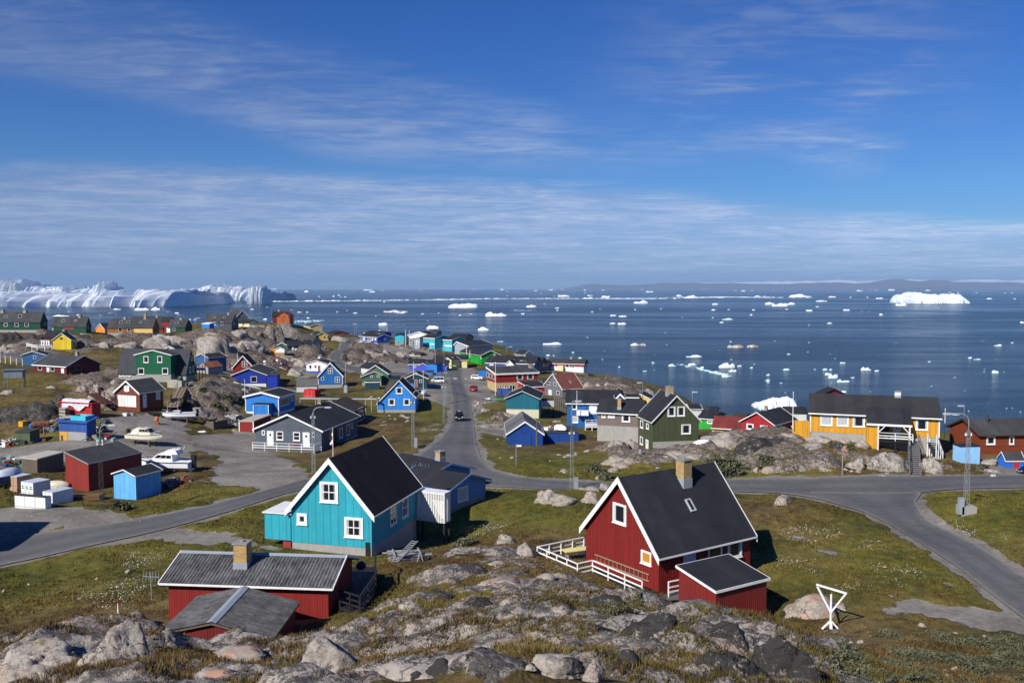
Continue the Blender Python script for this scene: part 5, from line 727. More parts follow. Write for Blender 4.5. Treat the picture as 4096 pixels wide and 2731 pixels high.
(37.3, 93.0, 25.3, 0.7, 0.5, 0.3, 'o', 297, 1),
(37.8, 94.1, 25.3, 0.6, 0.4, 0.3, 'o', 298, 1),
(30.3, 95.1, 25.4, 0.3, 0.2, 0.1, 'o', 299, 1),
(-1.3, 108.0, 24.1, 0.2, 0.1, 0.1, 'p', 300, 1),
(-2.1, 128.4, 22.7, 0.5, 0.4, 0.2, 'p', 301, 1),
(-1.2, 131.3, 22.5, 0.5, 0.4, 0.2, 'p', 302, 1),
(-1.5, 106.8, 24.1, 0.4, 0.3, 0.2, 'p', 303, 1),
(4.6, 104.7, 24.2, 0.3, 0.2, 0.1, 'p', 304, 1),
(5.5, 133.8, 22.1, 0.5, 0.4, 0.2, 'p', 305, 1),
(1.9, 109.2, 24.1, 0.2, 0.2, 0.1, 'p', 306, 1),
(3.9, 105.0, 24.2, 0.2, 0.1, 0.1, 'p', 307, 1),
(-67.9, 126.9, 25.9, 0.5, 0.4, 0.2, 'p', 308, 1),
(-69.3, 128.8, 26.0, 0.3, 0.2, 0.1, 'p', 309, 1),
(-66.1, 125.8, 25.9, 0.3, 0.3, 0.2, 'p', 310, 1),
(-68.0, 127.4, 26.0, 0.3, 0.2, 0.2, 'p', 311, 1),
(-68.5, 128.8, 26.1, 0.4, 0.3, 0.2, 'p', 312, 1),
(-65.0, 126.6, 26.1, 0.5, 0.3, 0.2, 'p', 313, 1),
(-68.5, 126.6, 25.9, 0.5, 0.3, 0.2, 'p', 314, 1),
(-66.2, 126.5, 26.0, 0.4, 0.3, 0.2, 'p', 315, 1),
(-32.97, 74.8, 25.0, 0.18, 0.13, 0.07, 'p', 316, 1),
(-42.2, 76.1, 25.0, 0.4, 0.3, 0.1, 'p', 317, 1),
(-36.8, 79.0, 24.9, 0.3, 0.2, 0.1, 'p', 318, 1),
(-44.4, 83.0, 24.4, 0.2, 0.2, 0.1, 'p', 319, 1),
(-36.4, 80.6, 24.9, 0.2, 0.2, 0.1, 'p', 320, 1),
(-32.01, 74.31, 25.01, 0.21, 0.16, 0.09, 'p', 321, 1),
(-25.88, 56.24, 25.48, 0.37, 0.28, 0.14, 'p', 322, 1),
(-28.42, 58.82, 25.17, 0.23, 0.17, 0.09, 'p', 323, 1),
(-33.67, 56.88, 24.99, 0.26, 0.2, 0.1, 'p', 324, 1),
(-32.83, 58.32, 24.95, 0.25, 0.19, 0.1, 'p', 325, 1),
(-26.81, 60.07, 25.28, 0.43, 0.33, 0.17, 'p', 326, 1),
(-27.09, 53.75, 25.64, 0.27, 0.2, 0.1, 'p', 327, 1)]
BERGS = [(1669, 10621, 104, 36, 15, 0, ()),
(477, 4458, 46.9, 16.4, 9.1, 0, ()),
(397, 2701, 45.6, 16, 8.8, 'jagged white iceberg with a pointed hump in mid bay, off the two small paired floes', ()),
(958, 5017, 33.1, 11.6, 9.3, 0, ()),
(861, 4206, 71, 25, 14, 'white iceberg with a tall left peak on the far ice strip', ()),
(1021, 4281, 34.4, 12.1, 5.7, 0, ()),
(566, 2441, 17.1, 6, 5, 0, ()),
(730, 2483, 24.8, 8.7, 6.3, 'white domed iceberg at the left of the wide flat one', ()),
(687, 2245, 42.7, 15, 7.2, 'wide flat iceberg in front of the two white domes', ()),
(790, 2484, 26.1, 9.1, 5.8, 'white domed iceberg at the right of the wide flat one', ()),
(166, 1437, 10.8, 3.8, 2.3, 0, ()),
(177, 1400, 13.4, 4.7, 2.2, 0, ()),
(128, 1114, 7.7, 2.7, 1.9, 0, ()),
(138, 1098, 11, 3.8, 2.3, 0, ()),
(312, 1267, 16.3, 5.7, 2.4, 0, ()),
(276, 1152, 6.2, 2.2, 1.4, 0, ()),
(100.1, 693.5, 12.8, 4.5, 1.9, 'low dirty ice floe with a little brown hump on its left end', ()),
(170.6, 667.1, 13, 4.6, 2.2, 'broken iceberg with dirty brown grounded ice between two white ends', ()),
(185.6, 673.6, 9, 3.2, 2, 'pale blue wedge-shaped ice floe beside the dirty brown iceberg', ()),
(119.9, 575.3, 11, 3.8, 1.4, 'long flat tapering ice floe behind the small ice string', ()),
(92.9, 506, 4.7, 1.6, 1.3, 0, ()),
(105.9, 512.6, 5.2, 1.8, 1.3, 0, ()),
(122.4, 497, 9.6, 3.4, 2.9, 'ragged white iceberg with a tall right spire mirrored in the near water', ()),
(119.7, 472.9, 4.6, 1.6, 1.4, 'low craggy ice lump just in front of the ragged spired iceberg', ()),
(131.6, 504.5, 2.8, 1, 0.8, 0, ()),
(135.8, 494.5, 1.9, 0.7, 0.8, 0, ()),
(72.2, 474.5, 2.4, 0.8, 0.6, 0, ()),
(151.7, 482.2, 3.9, 1.4, 1, 0, ()),
(124.8, 425.2, 2.5, 0.9, 0.9, 0, ()),
(122.8, 417.2, 1.3, 0.5, 0.7, 0, ()),
(127.9, 414, 1.3, 0.4, 0.5, 0, ()),
(133.3, 453.6, 2.1, 0.7, 0.7, 0, ()),
(189.2, 596.7, 2.8, 1, 0.8, 0, ()),
(107.4, 492.9, 2.5, 0.9, 1.1, 0, ()),
(108.5, 443.2, 3.7, 1.3, 1.3, 0, ()),
(108.7, 465.5, 2.9, 1, 1.1, 0, ()),
(706, 3795, 11.7, 4.1, 4.7, 0, ()),
(1405, 5016, 26.9, 9.4, 5.1, 0, ()),
(1397, 4847, 13.5, 4.7, 4.5, 0, ()),
(417, 1812, 10.1, 3.5, 2.4, 0, ()),
(460, 1858, 6.3, 2.2, 1.3, 0, ()),
(504, 1827, 7.5, 2.6, 1.5, 0, ()),
(588, 1874, 7.3, 2.6, 1.9, 0, ()),
(407, 1490, 5.4, 1.9, 1.4, 0, ()),
(600, 1769, 12.4, 4.3, 2.3, 0, ()),
(260, 1849, 4.2, 1.5, 1.9, 0, ()),
(307, 1338, 2.8, 1, 1.2, 0, ()),
(327, 1923, 4.4, 1.5, 1.2, 0, ()),
(185.1, 738.7, 2.3, 0.8, 0.7, 0, ()),
(61.5, 500.1, 1.4, 0.5, 0.5, 0, ()),
(139.1, 553.2, 1.7, 0.6, 0.4, 0, ()),
(85.4, 528.3, 1.9, 0.7, 0.6, 0, ()),
(3703, 14011, 79, 28, 14, 0, ()),
(4419, 17332, 35.8, 12.5, 14.3, 0, ()),
(4398, 16060, 38.1, 13.3, 11.6, 0, ()),
(5157, 17331, 30.4, 10.6, 14.3, 0, ()),
(5207, 25372, 39.3, 13.8, 18.3, 0, ()),
(3761, 25372, 39.3, 13.8, 23.6, 0, ()),
(4982, 22735, 35.2, 12.3, 14.1, 0, ()),
(1636, 4478, 40.9, 14.3, 5.8, 0, ()),
(1074, 3039, 40.6, 14.2, 4.5, 0, ()),
(5937, 14972, 122, 43, 21, 0, ()),
(8273, 19103, 156, 55, 35, 0, ()),
(7962, 16781, 106, 37, 25, 0, ()),
(1618, 3854, 34.3, 12, 5.8, 0, ()),
(1027, 2311, 29.6, 10.4, 7.7, 'white iceberg sloping up to a blocky dome, left of the big tabular iceberg', ()),
(1841, 4119, 19.7, 6.9, 4, 0, ()),
(2042, 3748, 24.5, 8.6, 4.8, 0, ()),
(2169, 3781, 15.6, 5.5, 3.3, 0, ()),
(684, 1790, 14.6, 5.1, 2.9, 0, ()),
(627, 1487, 6.6, 2.3, 2.7, 0, ()),
(595, 1752, 13, 4.5, 2.6, 0, ()),
(407, 1121, 7.1, 2.5, 1.8, 0, ()),
(668, 1145, 5.6, 2, 2, 0, ()),
(382.1, 686.8, 6.3, 2.2, 1.3, 'small flat double floe at far right of mid bay', ()),
(296.4, 564.8, 2.6, 0.9, 0.9, 0, ()),
(295.3, 553.8, 4.8, 1.7, 0.6, 0, ()),
(199.6, 526.7, 3.5, 1.2, 0.7, 0, ()),
(172.9, 481.5, 2.8, 1, 1, 0, ()),
(176.3, 482.5, 1.8, 0.6, 0.9, 0, ()),
(164.4, 453.5, 3.2, 1.1, 1.4, 0, ()),
(161.5, 438.3, 5, 1.7, 2.1, 'craggy white ice lump at the middle of the ice group off the mustard house', ()),
(159.4, 419.3, 6.3, 2.2, 1.4, 'flat white floe lowest of the ice group off the mustard house', ()),
(195, 480.4, 5.8, 2, 1.9, 'rough white ice raft floating alone right of the ice group off the mustard house', ()),
(198.6, 474.8, 2.6, 0.9, 0.8, 0, ()),
(257.7, 464.8, 3.7, 1.3, 1.6, 'rounded white ice dome near the right edge of the near water', ()),
(144, 377.4, 2.3, 0.8, 1, 0, ()),
(171.9, 439.7, 2, 0.7, 0.5, 0, ()),
(168.6, 485.3, 1.6, 0.6, 0.4, 0, ()),
(256.9, 536.7, 2, 0.7, 0.4, 0, ()),
(413.7, 722.2, 2.7, 1, 0.7, 0, ()),
(746, 2140, 8.8, 3.1, 1.8, 0, ()),
(4849, 9710, 33.8, 11.8, 7.4, 0, ()),
(7821, 19079, 18.7, 8.1, 27, 0, ()),
(7586, 18240, 19.8, 7.1, 23.8, 0, ()),
(4617, 9071, 21.7, 7.6, 7.9, 0, ()),
(4706, 8877, 22.2, 7.8, 5.8, 0, ()),
(1740, 4288, 10.3, 3.6, 4.2, 0, ()),
(1657, 4288, 11.7, 4.1, 4.2, 0, ()),
(4693, 8341, 18.2, 6.4, 5.4, 0, ()),
(4854, 8512, 18.5, 6.5, 5.5, 0, ()),
(-291, 25856, 143, 50, 39, 0, ()),
(-1495, 35156, 179, 63, 27, 0, ()),
(967, 21646, 129, 45, 26, 0, ()),
(1852, 32090, 112, 39, 35, 0, ()),
(1732, 20788, 64, 22, 25, 0, ()),
(2247, 21638, 83, 29, 17, 0, ()),
(456, 16841, 84, 30, 11, 0, ()),
(289, 4902, 67, 24, 9, 'twin-humped white floe on the far ice strip', ()),
(474, 5339, 38.1, 13.3, 6.7, 0, ()),
(338, 3895, 49.6, 17.4, 6.5, 'flat white floe along the far ice strip', ()),
(-26, 1437, 36.9, 12.9, 6.4, 'long white iceberg with jagged back straight above the green bungalow', ()),
(47, 2130, 25.3, 8.9, 5.1, 'low white iceberg right of the two long jagged ones', ()),
(103, 2007, 11.3, 3.9, 1.7, 0, ()),
(92, 1777, 4.4, 1.5, 2.1, 0, ()),
(19, 1540, 6.5, 2.3, 2.3, 0, ()),
(154, 1681, 6, 2.1, 1.4, 0, ()),
(-31, 945, 12.6, 4.4, 3.8, 'glassy blue-white iceberg dome floating off the turquoise building', ()),
(-9.9, 740.6, 5.8, 2, 0.7, 0, ()),
(-11.5, 663.9, 3.9, 1.4, 1.2, 0, ()),
(32.4, 704, 16, 5.6, 1.8, 'long flat white floe off the red seaside house', ()),
(24.3, 585.6, 3, 1, 0.9, 0, ()),
(27.9, 584, 1.3, 0.5, 0.7, 0, ()),
(42.8, 612, 2, 0.7, 0.7, 0, ()),
(43.8, 562.4, 2.4, 0.8, 0.9, 0, ()),
(-87, 1467, 5.2, 1.8, 1.6, 0, ()),
(-73, 1545, 7.3, 2.6, 1, 0, ()),
(259, 7861, 13.4, 4.7, 4, 0, ()),
(-30, 5387, 6.9, 2.4, 3.7, 0, ()),
(61.6, 500.2, 1.2, 0.4, 0.5, 0, ()),
(57.3, 553.3, 1.2, 0.4, 0.4, 0, ()),
(-3423, 20819, 242, 85, 25, 0, ()),
(-1679, 10517, 83, 29, 14, 0, ()),
(-2845, 19276, 39.3, 13.8, 16.4, 0, ()),
(-2009, 19275, 36, 12.6, 16.4, 0, ()),
(-2569, 10946, 60, 21, 19, 0, ()),
(-1098, 5558, 15.1, 5.3, 7.1, 0, ()),
(-996, 4892, 11.6, 4.1, 5, 0, ()),
(-898, 4595, 7.4, 2.6, 2.7, 0, ()),
(-890, 4676, 11.9, 4.2, 3.2, 0, ()),
(-222, 1673, 49.8, 17.4, 4.3, 'long dirty-white ribbon floe in mid bay above the twin blue houses', ()),
(-203, 1602, 16.7, 5.9, 1.5, 0, ()),
(-285, 1591, 9.2, 3.2, 1.7, 0, ()),
(-336, 1681, 4.3, 1.5, 1.4, 0, ()),
(-337, 1789, 3.5, 1.2, 1.5, 0, ()),
(-386, 1650, 4.2, 1.5, 1.5, 0, ()),
(-158, 1544, 6.2, 2.2, 1.4, 0, ()),
(-158, 1073, 11.8, 4.1, 3.2, 'smooth white ice dome near shore above the twin blue houses', ()),
(-89, 981, 14.6, 5.1, 3.6, 'spiky white ice cluster near shore above the turquoise building', ()),
(-141, 929, 3.4, 1.2, 0.8, 0, ()),
(-222, 1427, 2.4, 0.8, 1, 0, ()),
(-135, 1609, 3, 1.1, 1.1, 0, ()),
(-310, 1331, 5.3, 1.9, 1.1, 0, ()),
(-419, 2876, 7.3, 2.6, 2.2, 0, ()),
(-9542, 35172, 269, 94, 51, 0, ()),
(-2567, 10945, 59.5, 20.8, 20.4, 0, ()),
(-553, 1865, 8.7, 3.1, 2.5, 0, ()),
(-609, 1591, 8.4, 2.9, 1.7, 0, ()),
(-464, 1261, 3.5, 1.2, 1.5, 0, ()),
(-459, 1267, 6.1, 2.1, 0.8, 0, ()),
(-477, 1324, 4.5, 1.6, 1, 0, ()),
(-359, 1273, 6.5, 2.3, 1.9, 0, ()),
(-402, 1656, 8.4, 3, 1.6, 0, ()),
(-386, 1650, 4.2, 1.5, 1.4, 0, ()),
(-1047, 4760, 9.3, 3.3, 4, 0, ()),
(-310, 1331, 5.1, 1.8, 1.1, 0, ()),
(-731, 1420, 28, 9.8, 2.6, 'long thin white floe behind the left green terrace', ()),
(-734, 1480, 5.4, 1.9, 2, 0, ()),
(-779, 1844, 33.1, 11.6, 4.5, 'white floe left part of the pair in front of the ice wall', ()),
(-755, 1855, 22, 7.7, 6.2, 'thin pale floe right part of the pair in front of the ice wall', ()),
(-848, 1880, 18.4, 6.4, 2.6, 0, ()),
(1537, 4668, 121, 42, 16, 'long low white berg on the far water at right', ()),
(-115, 2063, 73, 25, 10, 'long white iceberg with a bumpy right end over the grey roof', ()),
(-1083, 2438, 475.2, 520, 1, 'huge flat-topped wall of ice at the far left with a blue shaded cliff', ((0, 32.344),
(0.101, 34.56),
(0.218, 31.975),
(0.319, 30.128),
(0.412, 30.128),
(0.49, 30.128),
(0.549, 32.344),
(0.603, 34.929),
(0.685, 36.776),
(0.763, 37.514),
(0.825, 41.575),
(0.86, 40.652),
(0.899, 39.36),
(0.927, 40.652),
(0.973, 43.42),
(0.979, 36.96),
(1, 30.128))),
(-1093.8, 3454.6, 360.8, 420, 1, 'great white iceberg with smooth domed back at the right end of the ice wall', ((0, 28.897),
(0.069, 35.773),
(0.234, 42.647),
(0.246, 52.267),
(0.345, 59.137),
(0.399, 57.763),
(0.452, 49.519),
(0.551, 49.519),
(0.612, 44.021),
(0.696, 41.272),
(0.772, 35.773),
(0.832, 31.648),
(0.901, 28.897),
(0.985, 28.897),
(1, 22.845))),
(-1675.2, 3030, 84.9, 260, 1, 'tall blue-shaded ice block behind the ice wall at the left frame edge', ((0, 66.229),
(0.291, 68.684),
(0.42, 65.002),
(0.666, 64.511),
(0.883, 63.038),
(0.954, 45.354),
(1, 29.378))),
(-1446.9, 2890, 221.7, 260, 1, 'row of jagged white ice ridges behind the ice wall', ((0, 45.337),
(0.104, 46.506),
(0.22, 45.337),
(0.431, 45.337),
(0.495, 50.481),
(0.591, 52.351),
(0.602, 54.221),
(0.633, 51.182),
(0.652, 39.49),
(0.737, 42.998),
(0.796, 47.675),
(0.875, 44.168),
(0.928, 46.506),
(1, 31.302))),
(-1253.5, 2730, 76.7, 160, 1, 'pyramid iceberg with a sharp tall spire behind the ice wall', ((0, 30.725),
(0.151, 40.833),
(0.301, 52.058),
(0.481, 62.156),
(0.528, 68.885),
(0.614, 63.277),
(0.673, 64.399),
(0.769, 48.691),
(1, 37.464))),
(-736.5, 2560, 44.5, 120, 1, 'small wedge of ice sticking up behind the domed white iceberg', ((0, 40.009),
(0.526, 45.305),
(0.981, 49.541),
(1, 37.89))),
(1312.9, 2761.5, 172.3, 200, 1, 'big tabular iceberg with a saddle, largest berg at right', ((0, 7.229),
(0.039, 24.57),
(0.089, 28.903),
(0.156, 28.903),
(0.274, 23.703),
(0.383, 26.881),
(0.476, 21.681),
(0.628, 19.369),
(0.711, 24.281),
(0.845, 27.17),
(0.914, 17.346),
(1, 4.338))),
(98.8, 328.2, 14.1, 14, 1, 'near white iceberg with steep right cliff peeping between red and mustard houses', ((0, 1.116),
(0.117, 2.045),
(0.313, 2.974),
(0.443, 4.089),
(0.639, 4.646),
(0.705, 4.274),
(0.902, 4.181),
(0.976, 2.974),
(1, 0.5))),
(264.7, 1358.7, 2.5, 1.8, 0.7, 0, ()),
(242.4, 1105.2, 1, 0.7, 0.3, 0, ()),
(357.5, 747.3, 0.6, 0.4, 0.1, 0, ()),
(5002.9, 12063.7, 15.9, 11.2, 2.7, 0, ()),
(186, 326.9, 0.6, 0.4, 0.2, 0, ()),
(-2001.4, 7003.5, 8.2, 5.7, 1.4, 0, ()),
(-469.5, 5477.9, 3.2, 2.3, 0.9, 0, ()),
(632.8, 1424, 1.9, 1.3, 0.6, 0, ()),
(324.8, 1137.4, 1.4, 1, 0.3, 0, ()),
(185.7, 317.4, 0.7, 0.5, 0.2, 0, ()),
(-244.3, 2528.8, 2.4, 1.7, 0.4, 0, ()),
(144.5, 520.2, 1, 0.7, 0.3, 0, ()),
(174.2, 342.5, 0.3, 0.2, 0.1, 0, ()),
(118.4, 377.1, 0.9, 0.6, 0.2, 0, ()),
(3552.9, 13885.5, 19.5, 13.7, 4.4, 0, ()),
(-71.9, 12414.7, 20.2, 14.2, 6.9, 0, ()),
(-787.4, 9628.5, 6.3, 4.4, 1.1, 0, ()),
(79, 483.5, 0.8, 0.5, 0.2, 0, ()),
(1890.3, 5459.1, 3.9, 2.7, 1.2, 0, ()),
(701.1, 9747.3, 7.6, 5.3, 1.7, 0, ()),
(162.3, 334, 0.4, 0.3, 0.2, 0, ()),
(230.4, 4741.8, 7.5, 5.3, 2.4, 0, ()),
(6385.9, 11143.1, 8.6, 6, 1.9, 0, ()),
(123.5, 512.2, 0.6, 0.4, 0.1, 0, ()),
(2601.8, 12118.3, 9.7, 6.8, 3, 0, ()),
(192.7, 1914.8, 3.5, 2.5, 1, 0, ()),
(455.9, 883.9, 0.8, 0.6, 0.2, 0, ()),
(186.6, 378.6, 0.4, 0.3, 0.1, 0, ()),
(308.3, 555.9, 0.5, 0.4, 0.2, 0, ()),
(153, 399.9, 0.6, 0.4, 0.1, 0, ()),
(9638.6, 17538.6, 13.7, 9.6, 4.5, 0, ()),
(1502.8, 3516.5, 4.6, 3.2, 1.1, 0, ()),
(2052.3, 6106.6, 3.8, 2.7, 0.8, 0, ()),
(421, 928.1, 1.4, 1, 0.3, 0, ()),
(-1188.3, 19270, 19.3, 13.5, 3.4, 0, ()),
(158.5, 6069.2, 7.5, 5.2, 1.4, 0, ()),
(974.9, 2002.2, 3.7, 2.6, 1.2, 0, ()),
(234.2, 629.8, 0.6, 0.4, 0.1, 0, ()),
(9661.6, 19195.9, 24.6, 17.2, 9.6, 0, ()),
(4970.7, 18987.2, 19.8, 13.9, 6.6, 0, ()),
(1445.2, 2481.2, 1.7, 1.2, 0.5, 0, ()),
(298.6, 559.3, 1, 0.7, 0.3, 0, ()),
(264.4, 487.8, 0.6, 0.4, 0.2, 0, ()),
(200.1, 384.6, 0.5, 0.4, 0.2, 0, ()),
(152.7, 416.3, 0.7, 0.5, 0.2, 0, ()),
(330.8, 861.7, 0.7, 0.5, 0.2, 0, ()),
(168.1, 320, 0.6, 0.4, 0.2, 0, ()),
(208.1, 562, 0.8, 0.5, 0.3, 0, ()),
(4621.8, 12756.1, 7.1, 5, 2.2, 0, ()),
(-117.2, 1218.3, 1.9, 1.3, 0.5, 0, ()),
(425.1, 781.9, 0.8, 0.6, 0.1, 0, ()),
(816.1, 2729.1, 2.3, 1.6, 0.5, 0, ()),
(156.7, 380.7, 0.5, 0.4, 0.2, 0, ()),
(686.1, 2380.1, 2, 1.4, 0.5, 0, ()),
(256.5, 473.5, 1, 0.7, 0.2, 0, ()),
(201.5, 860.5, 0.7, 0.5, 0.2, 0, ()),
(224.2, 441.2, 0.8, 0.6, 0.3, 0, ()),
(-468.9, 3126.7, 3.5, 2.5, 0.8, 0, ()),
(305.7, 4633.9, 6.1, 4.3, 1.7, 0, ()),
(1114.8, 2527.6, 4.6, 3.2, 1.2, 0, ()),
(-3718, 13709.8, 20.8, 14.5, 3.5, 0, ()),
(219.4, 601.5, 0.7, 0.5, 0.2, 0, ()),
(-3426.2, 19123.5, 19.3, 13.5, 3.2, 0, ()),
(87.1, 448.6, 0.4, 0.3, 0.1, 0, ()),
(225.3, 748.8, 1.2, 0.8, 0.4, 0, ()),
(266.4, 472, 0.8, 0.6, 0.2, 0, ()),
(-176.5, 1245.1, 0.8, 0.6, 0.2, 0, ()),
(97.3, 592.8, 0.6, 0.5, 0.2, 0, ()),
(210.1, 619.6, 1, 0.7, 0.3, 0, ()),
(693.4, 1735.2, 3.1, 2.2, 0.6, 0, ()),
(160, 360.3, 0.3, 0.2, 0.1, 0, ()),
(407.4, 756.8, 0.9, 0.6, 0.3, 0, ()),
(193.9, 402.4, 0.9, 0.6, 0.2, 0, ()),
(124.5, 702.7, 1.2, 0.8, 0.4, 0, ()),
(317.8, 722.4, 0.7, 0.5, 0.3, 0, ()),
(188.7, 327.9, 0.5, 0.4, 0.2, 0, ()),
(1239.9, 2462.1, 4.1, 2.9, 1, 0, ()),
(1153.3, 12859.9, 14.8, 10.4, 5.1, 0, ()),
(-326.5, 1189.5, 2.1, 1.4, 0.4, 0, ()),
(904.7, 2285, 1.8, 1.2, 0.3, 0, ()),
(364.1, 1072, 1.9, 1.3, 0.6, 0, ()),
(114.4, 351, 0.8, 0.6, 0.1, 0, ()),
(729.3, 4410.7, 4, 2.8, 1.3, 0, ()),
(247.6, 728.1, 1.4, 1, 0.4, 0, ()),
(95.6, 2577.1, 4.3, 3, 1.6, 0, ()),
(2175.7, 4823, 8.3, 5.8, 2.4, 0, ()),
(155.5, 888.4, 1.2, 0.9, 0.4, 0, ()),
(69.4, 804, 1.6, 1.1, 0.5, 0, ()),
(685.9, 1682.3, 2.3, 1.6, 0.6, 0, ()),
(66.8, 630.1, 0.9, 0.6, 0.2, 0, ()),
(188, 343.3, 0.4, 0.3, 0.1, 0, ()),
(745.1, 8943.1, 13.3, 9.3, 5, 0, ()),
(-24, 1238.6, 1.1, 0.8, 0.3, 0, ()),
(42.3, 504.2, 0.5, 0.4, 0.1, 0, ()),
(151.1, 636.9, 0.8, 0.5, 0.2, 0, ())]
LG = land_grid(CTRL)
rng = np.random.default_rng(4)
# ---------------- ground sheet
def axis_y():
    ys = [-14.]
    while ys[-1] < 520: ys.append(ys[-1]+max(.22, .0052*(ys[-1]+8)))
    return np.array(ys)
ys = axis_y(); sx = np.linspace(-1, 1, 560)
Yg = np.repeat(ys[:, None], len(sx), 1); Xg = sx[None, :]*(26+.80*np.maximum(Yg, 0)); Yg = Yg+0*Xg
Zg = land(Xg, Yg)
nz = fbm(Xg*.35, Yg*.35, 3, 4)-.5; nz2 = fbm(Xg*1.7, Yg*1.7, 9, 3)-.5
edge = (fbm(Xg*.5, Yg*.5, 21, 4)-.5)
rock = np.zeros_like(Xg); grav = np.zeros_like(Xg); near_road = np.full_like(Xg, -1e3)
def inbox(P, m):
    P = np.array(P); return (Xg > P[:, 0].min()-m) & (Xg < P[:, 0].max()+m) & (Yg > P[:, 1].min()-m) & (Yg < P[:, 1].max()+m)
for P in ROCKZ:
    k = inbox(P, 6); sdv = poly_sd(Xg[k], Yg[k], P); rock[k] = np.maximum(rock[k], np.clip(.5+(sdv+edge[k]*(3+.02*Yg[k]))/3, 0, 1))
for P in GRAVEL:
    k = inbox(P, 6); sdv = poly_sd(Xg[k], Yg[k], P); grav[k] = np.maximum(grav[k], np.clip(.5+(sdv+edge[k]*3.4)/1.2, 0, 1))
for nm, prs in ROADS:
    P = [a for a, b in prs]+[b for a, b in prs[::-1]]
    k = inbox(P, 8); near_road[k] = np.maximum(near_road[k], poly_sd(Xg[k], Yg[k], P))
grav = np.maximum(grav, np.clip((near_road+.95+edge*1.6)/.5, 0, 1))
house_d = np.full_like(Xg, 1e3)
for nme, lab, cat, ws in HOUSES:
    for kind, q, wl, rf, o in ws:
        house_d = np.minimum(house_d, np.hypot(Xg-q[0], Yg-q[1])-.5*math.hypot(q[4], q[5]))
calm = np.clip(1-(near_road+2.5)/2.5, 0, 1)*np.clip(1-grav*1.2, 0, 1)*np.clip(house_d/2.5, 0, 1)
sc = np.clip(.45+.006*Yg, .5, 2.2)
def billow(x, y, seed, octv=4):
    wx = x+.55*(fbm(x*1.1, y*1.1, seed+40, 3)-.5)*2; wy = y+.55*(fbm(x*1.1+50, y*1.1, seed+60, 3)-.5)*2
    s = 0; a = 1.; t = 0
    for i in range(octv): s = s+a*np.abs(2*vnoise(wx*2.03**i+i*5.1, wy*2.03**i+i*3.7, seed+i)-1)**.85; t += a; a *= .46
    return s/t
fore = np.zeros_like(Xg)
for P, dn in FORE:
    k = inbox(P, 4); sdv = poly_sd(Xg[k], Yg[k], P); fore[k] = np.maximum(fore[k], dn*np.clip(.5+(sdv+edge[k]*4)/3, 0, 1))
Bf = billow(Xg*.24, Yg*.36, 11, 6); Bm = billow(Xg*.13, Yg*.15, 23, 5)
soil = Zg+calm*(nz*.55+nz2*.10)*np.clip(.5+Yg/120, .5, 1.3)
zf = soil+(1.75*(Bf-(.60-.46*fore))+.12*(fbm(Xg*3., Yg*3., 71, 3)-.5))*(fore > .02)-(fore <= .02)*9
zm = soil+(3.0*np.clip(.5+.004*Yg, .6, 1.6)*(Bm-.27)+.5*(fbm(Xg*.9, Yg*.9, 73, 4)-.5))*rock-(rock <= .02)*9
open_ = np.clip(house_d/1.5, 0, 1)*np.clip((-near_road-1.2)/1.5, 0, 1)*np.clip(1-grav*2, 0, 1)
up = np.maximum(zf, zm)-soil
up = up*open_-(1-open_)*.5
Zg = soil+np.maximum(up, 0)**.9
rock = np.clip(up/.16+.35, 0, 1)
Zg = np.where(near_road > -.6, Zg-.05, Zg)
lush = np.clip(.5+(fbm(Xg*.05+9, Yg*.05, 31, 4)-.5)*2.6, 0, 1)
lush = lush*np.clip(1-np.clip((-8-Xg)/60, 0, .55)*np.clip((Yg-90)/60, 0, 1), 0, 1); lush = np.clip(lush+.35*np.clip(1-np.abs(near_road+2.6)/5, 0, 1)+.08+.25*np.clip((Xg-14)/30, 0, 1)*np.clip((75-Yg)/20, 0, 1)-.55*np.clip((43-Yg)/8, 0, 1)*np.clip((16-Xg)/5, 0, 1), 0, 1)
ROCKA = rock
def grid_mesh(name, X, Y, Z, mat):
    n, m = X.shape; me = bpy.data.meshes.new(name)
    co = np.stack([X, Y, Z], -1).reshape(-1, 3)
    i = np.arange(n*m).reshape(n, m); q = np.stack([i[:-1, :-1], i[:-1, 1:], i[1:, 1:], i[1:, :-1]], -1).reshape(-1, 4)
    me.vertices.add(len(co)); me.vertices.foreach_set('co', co.ravel().astype(np.float32))
    me.loops.add(q.size); me.loops.foreach_set('vertex_index', q.ravel().astype(np.int32))
    me.polygons.add(len(q)); me.polygons.foreach_set('loop_start', np.arange(0, q.size, 4, dtype=np.int32)); me.polygons.foreach_set('use_smooth', np.ones(len(q), bool))
    me.update(calc_edges=True); me.materials.append(mat)
    o = bpy.data.objects.new(name, me); COL.objects.link(o); return o
def grass_color(T, pos, lushv):
    a = T.noise(pos, .16, 5, .65); b_ = T.noise(pos, 1.3, 4, .65); c_ = T.noise(pos, 7., 3, .7)
    f = T.m('ADD', T.m('MULTIPLY', a, .40), T.m('ADD', T.m('MULTIPLY', b_, .32), T.m('MULTIPLY', c_, .28)))
    br = T.cramp(f, [(.36, (.020, .015, .006)), (.44, (.058, .040, .016)), (.50, (.10, .066, .027)), (.56, (.155, .11, .048)), (.66, (.21, .165, .095))])
    gr = T.cramp(f, [(.35, (.022, .027, .006)), (.43, (.062, .070, .013)), (.49, (.10, .10, .018)), (.56, (.15, .13, .025)), (.66, (.22, .185, .07))])
    red = T.ramp(T.noise(pos, .55, 4, .7), .56, .70)
    c = T.mix(T.m('ADD', T.m('MULTIPLY', lushv, .9), T.m('MULTIPLY', T.m('SUBTRACT', b_, .5), .8), clamp=True), br, gr)
    return T.mix(T.m('MULTIPLY', red, .42), c, (.10, .038, .018, 1)), f
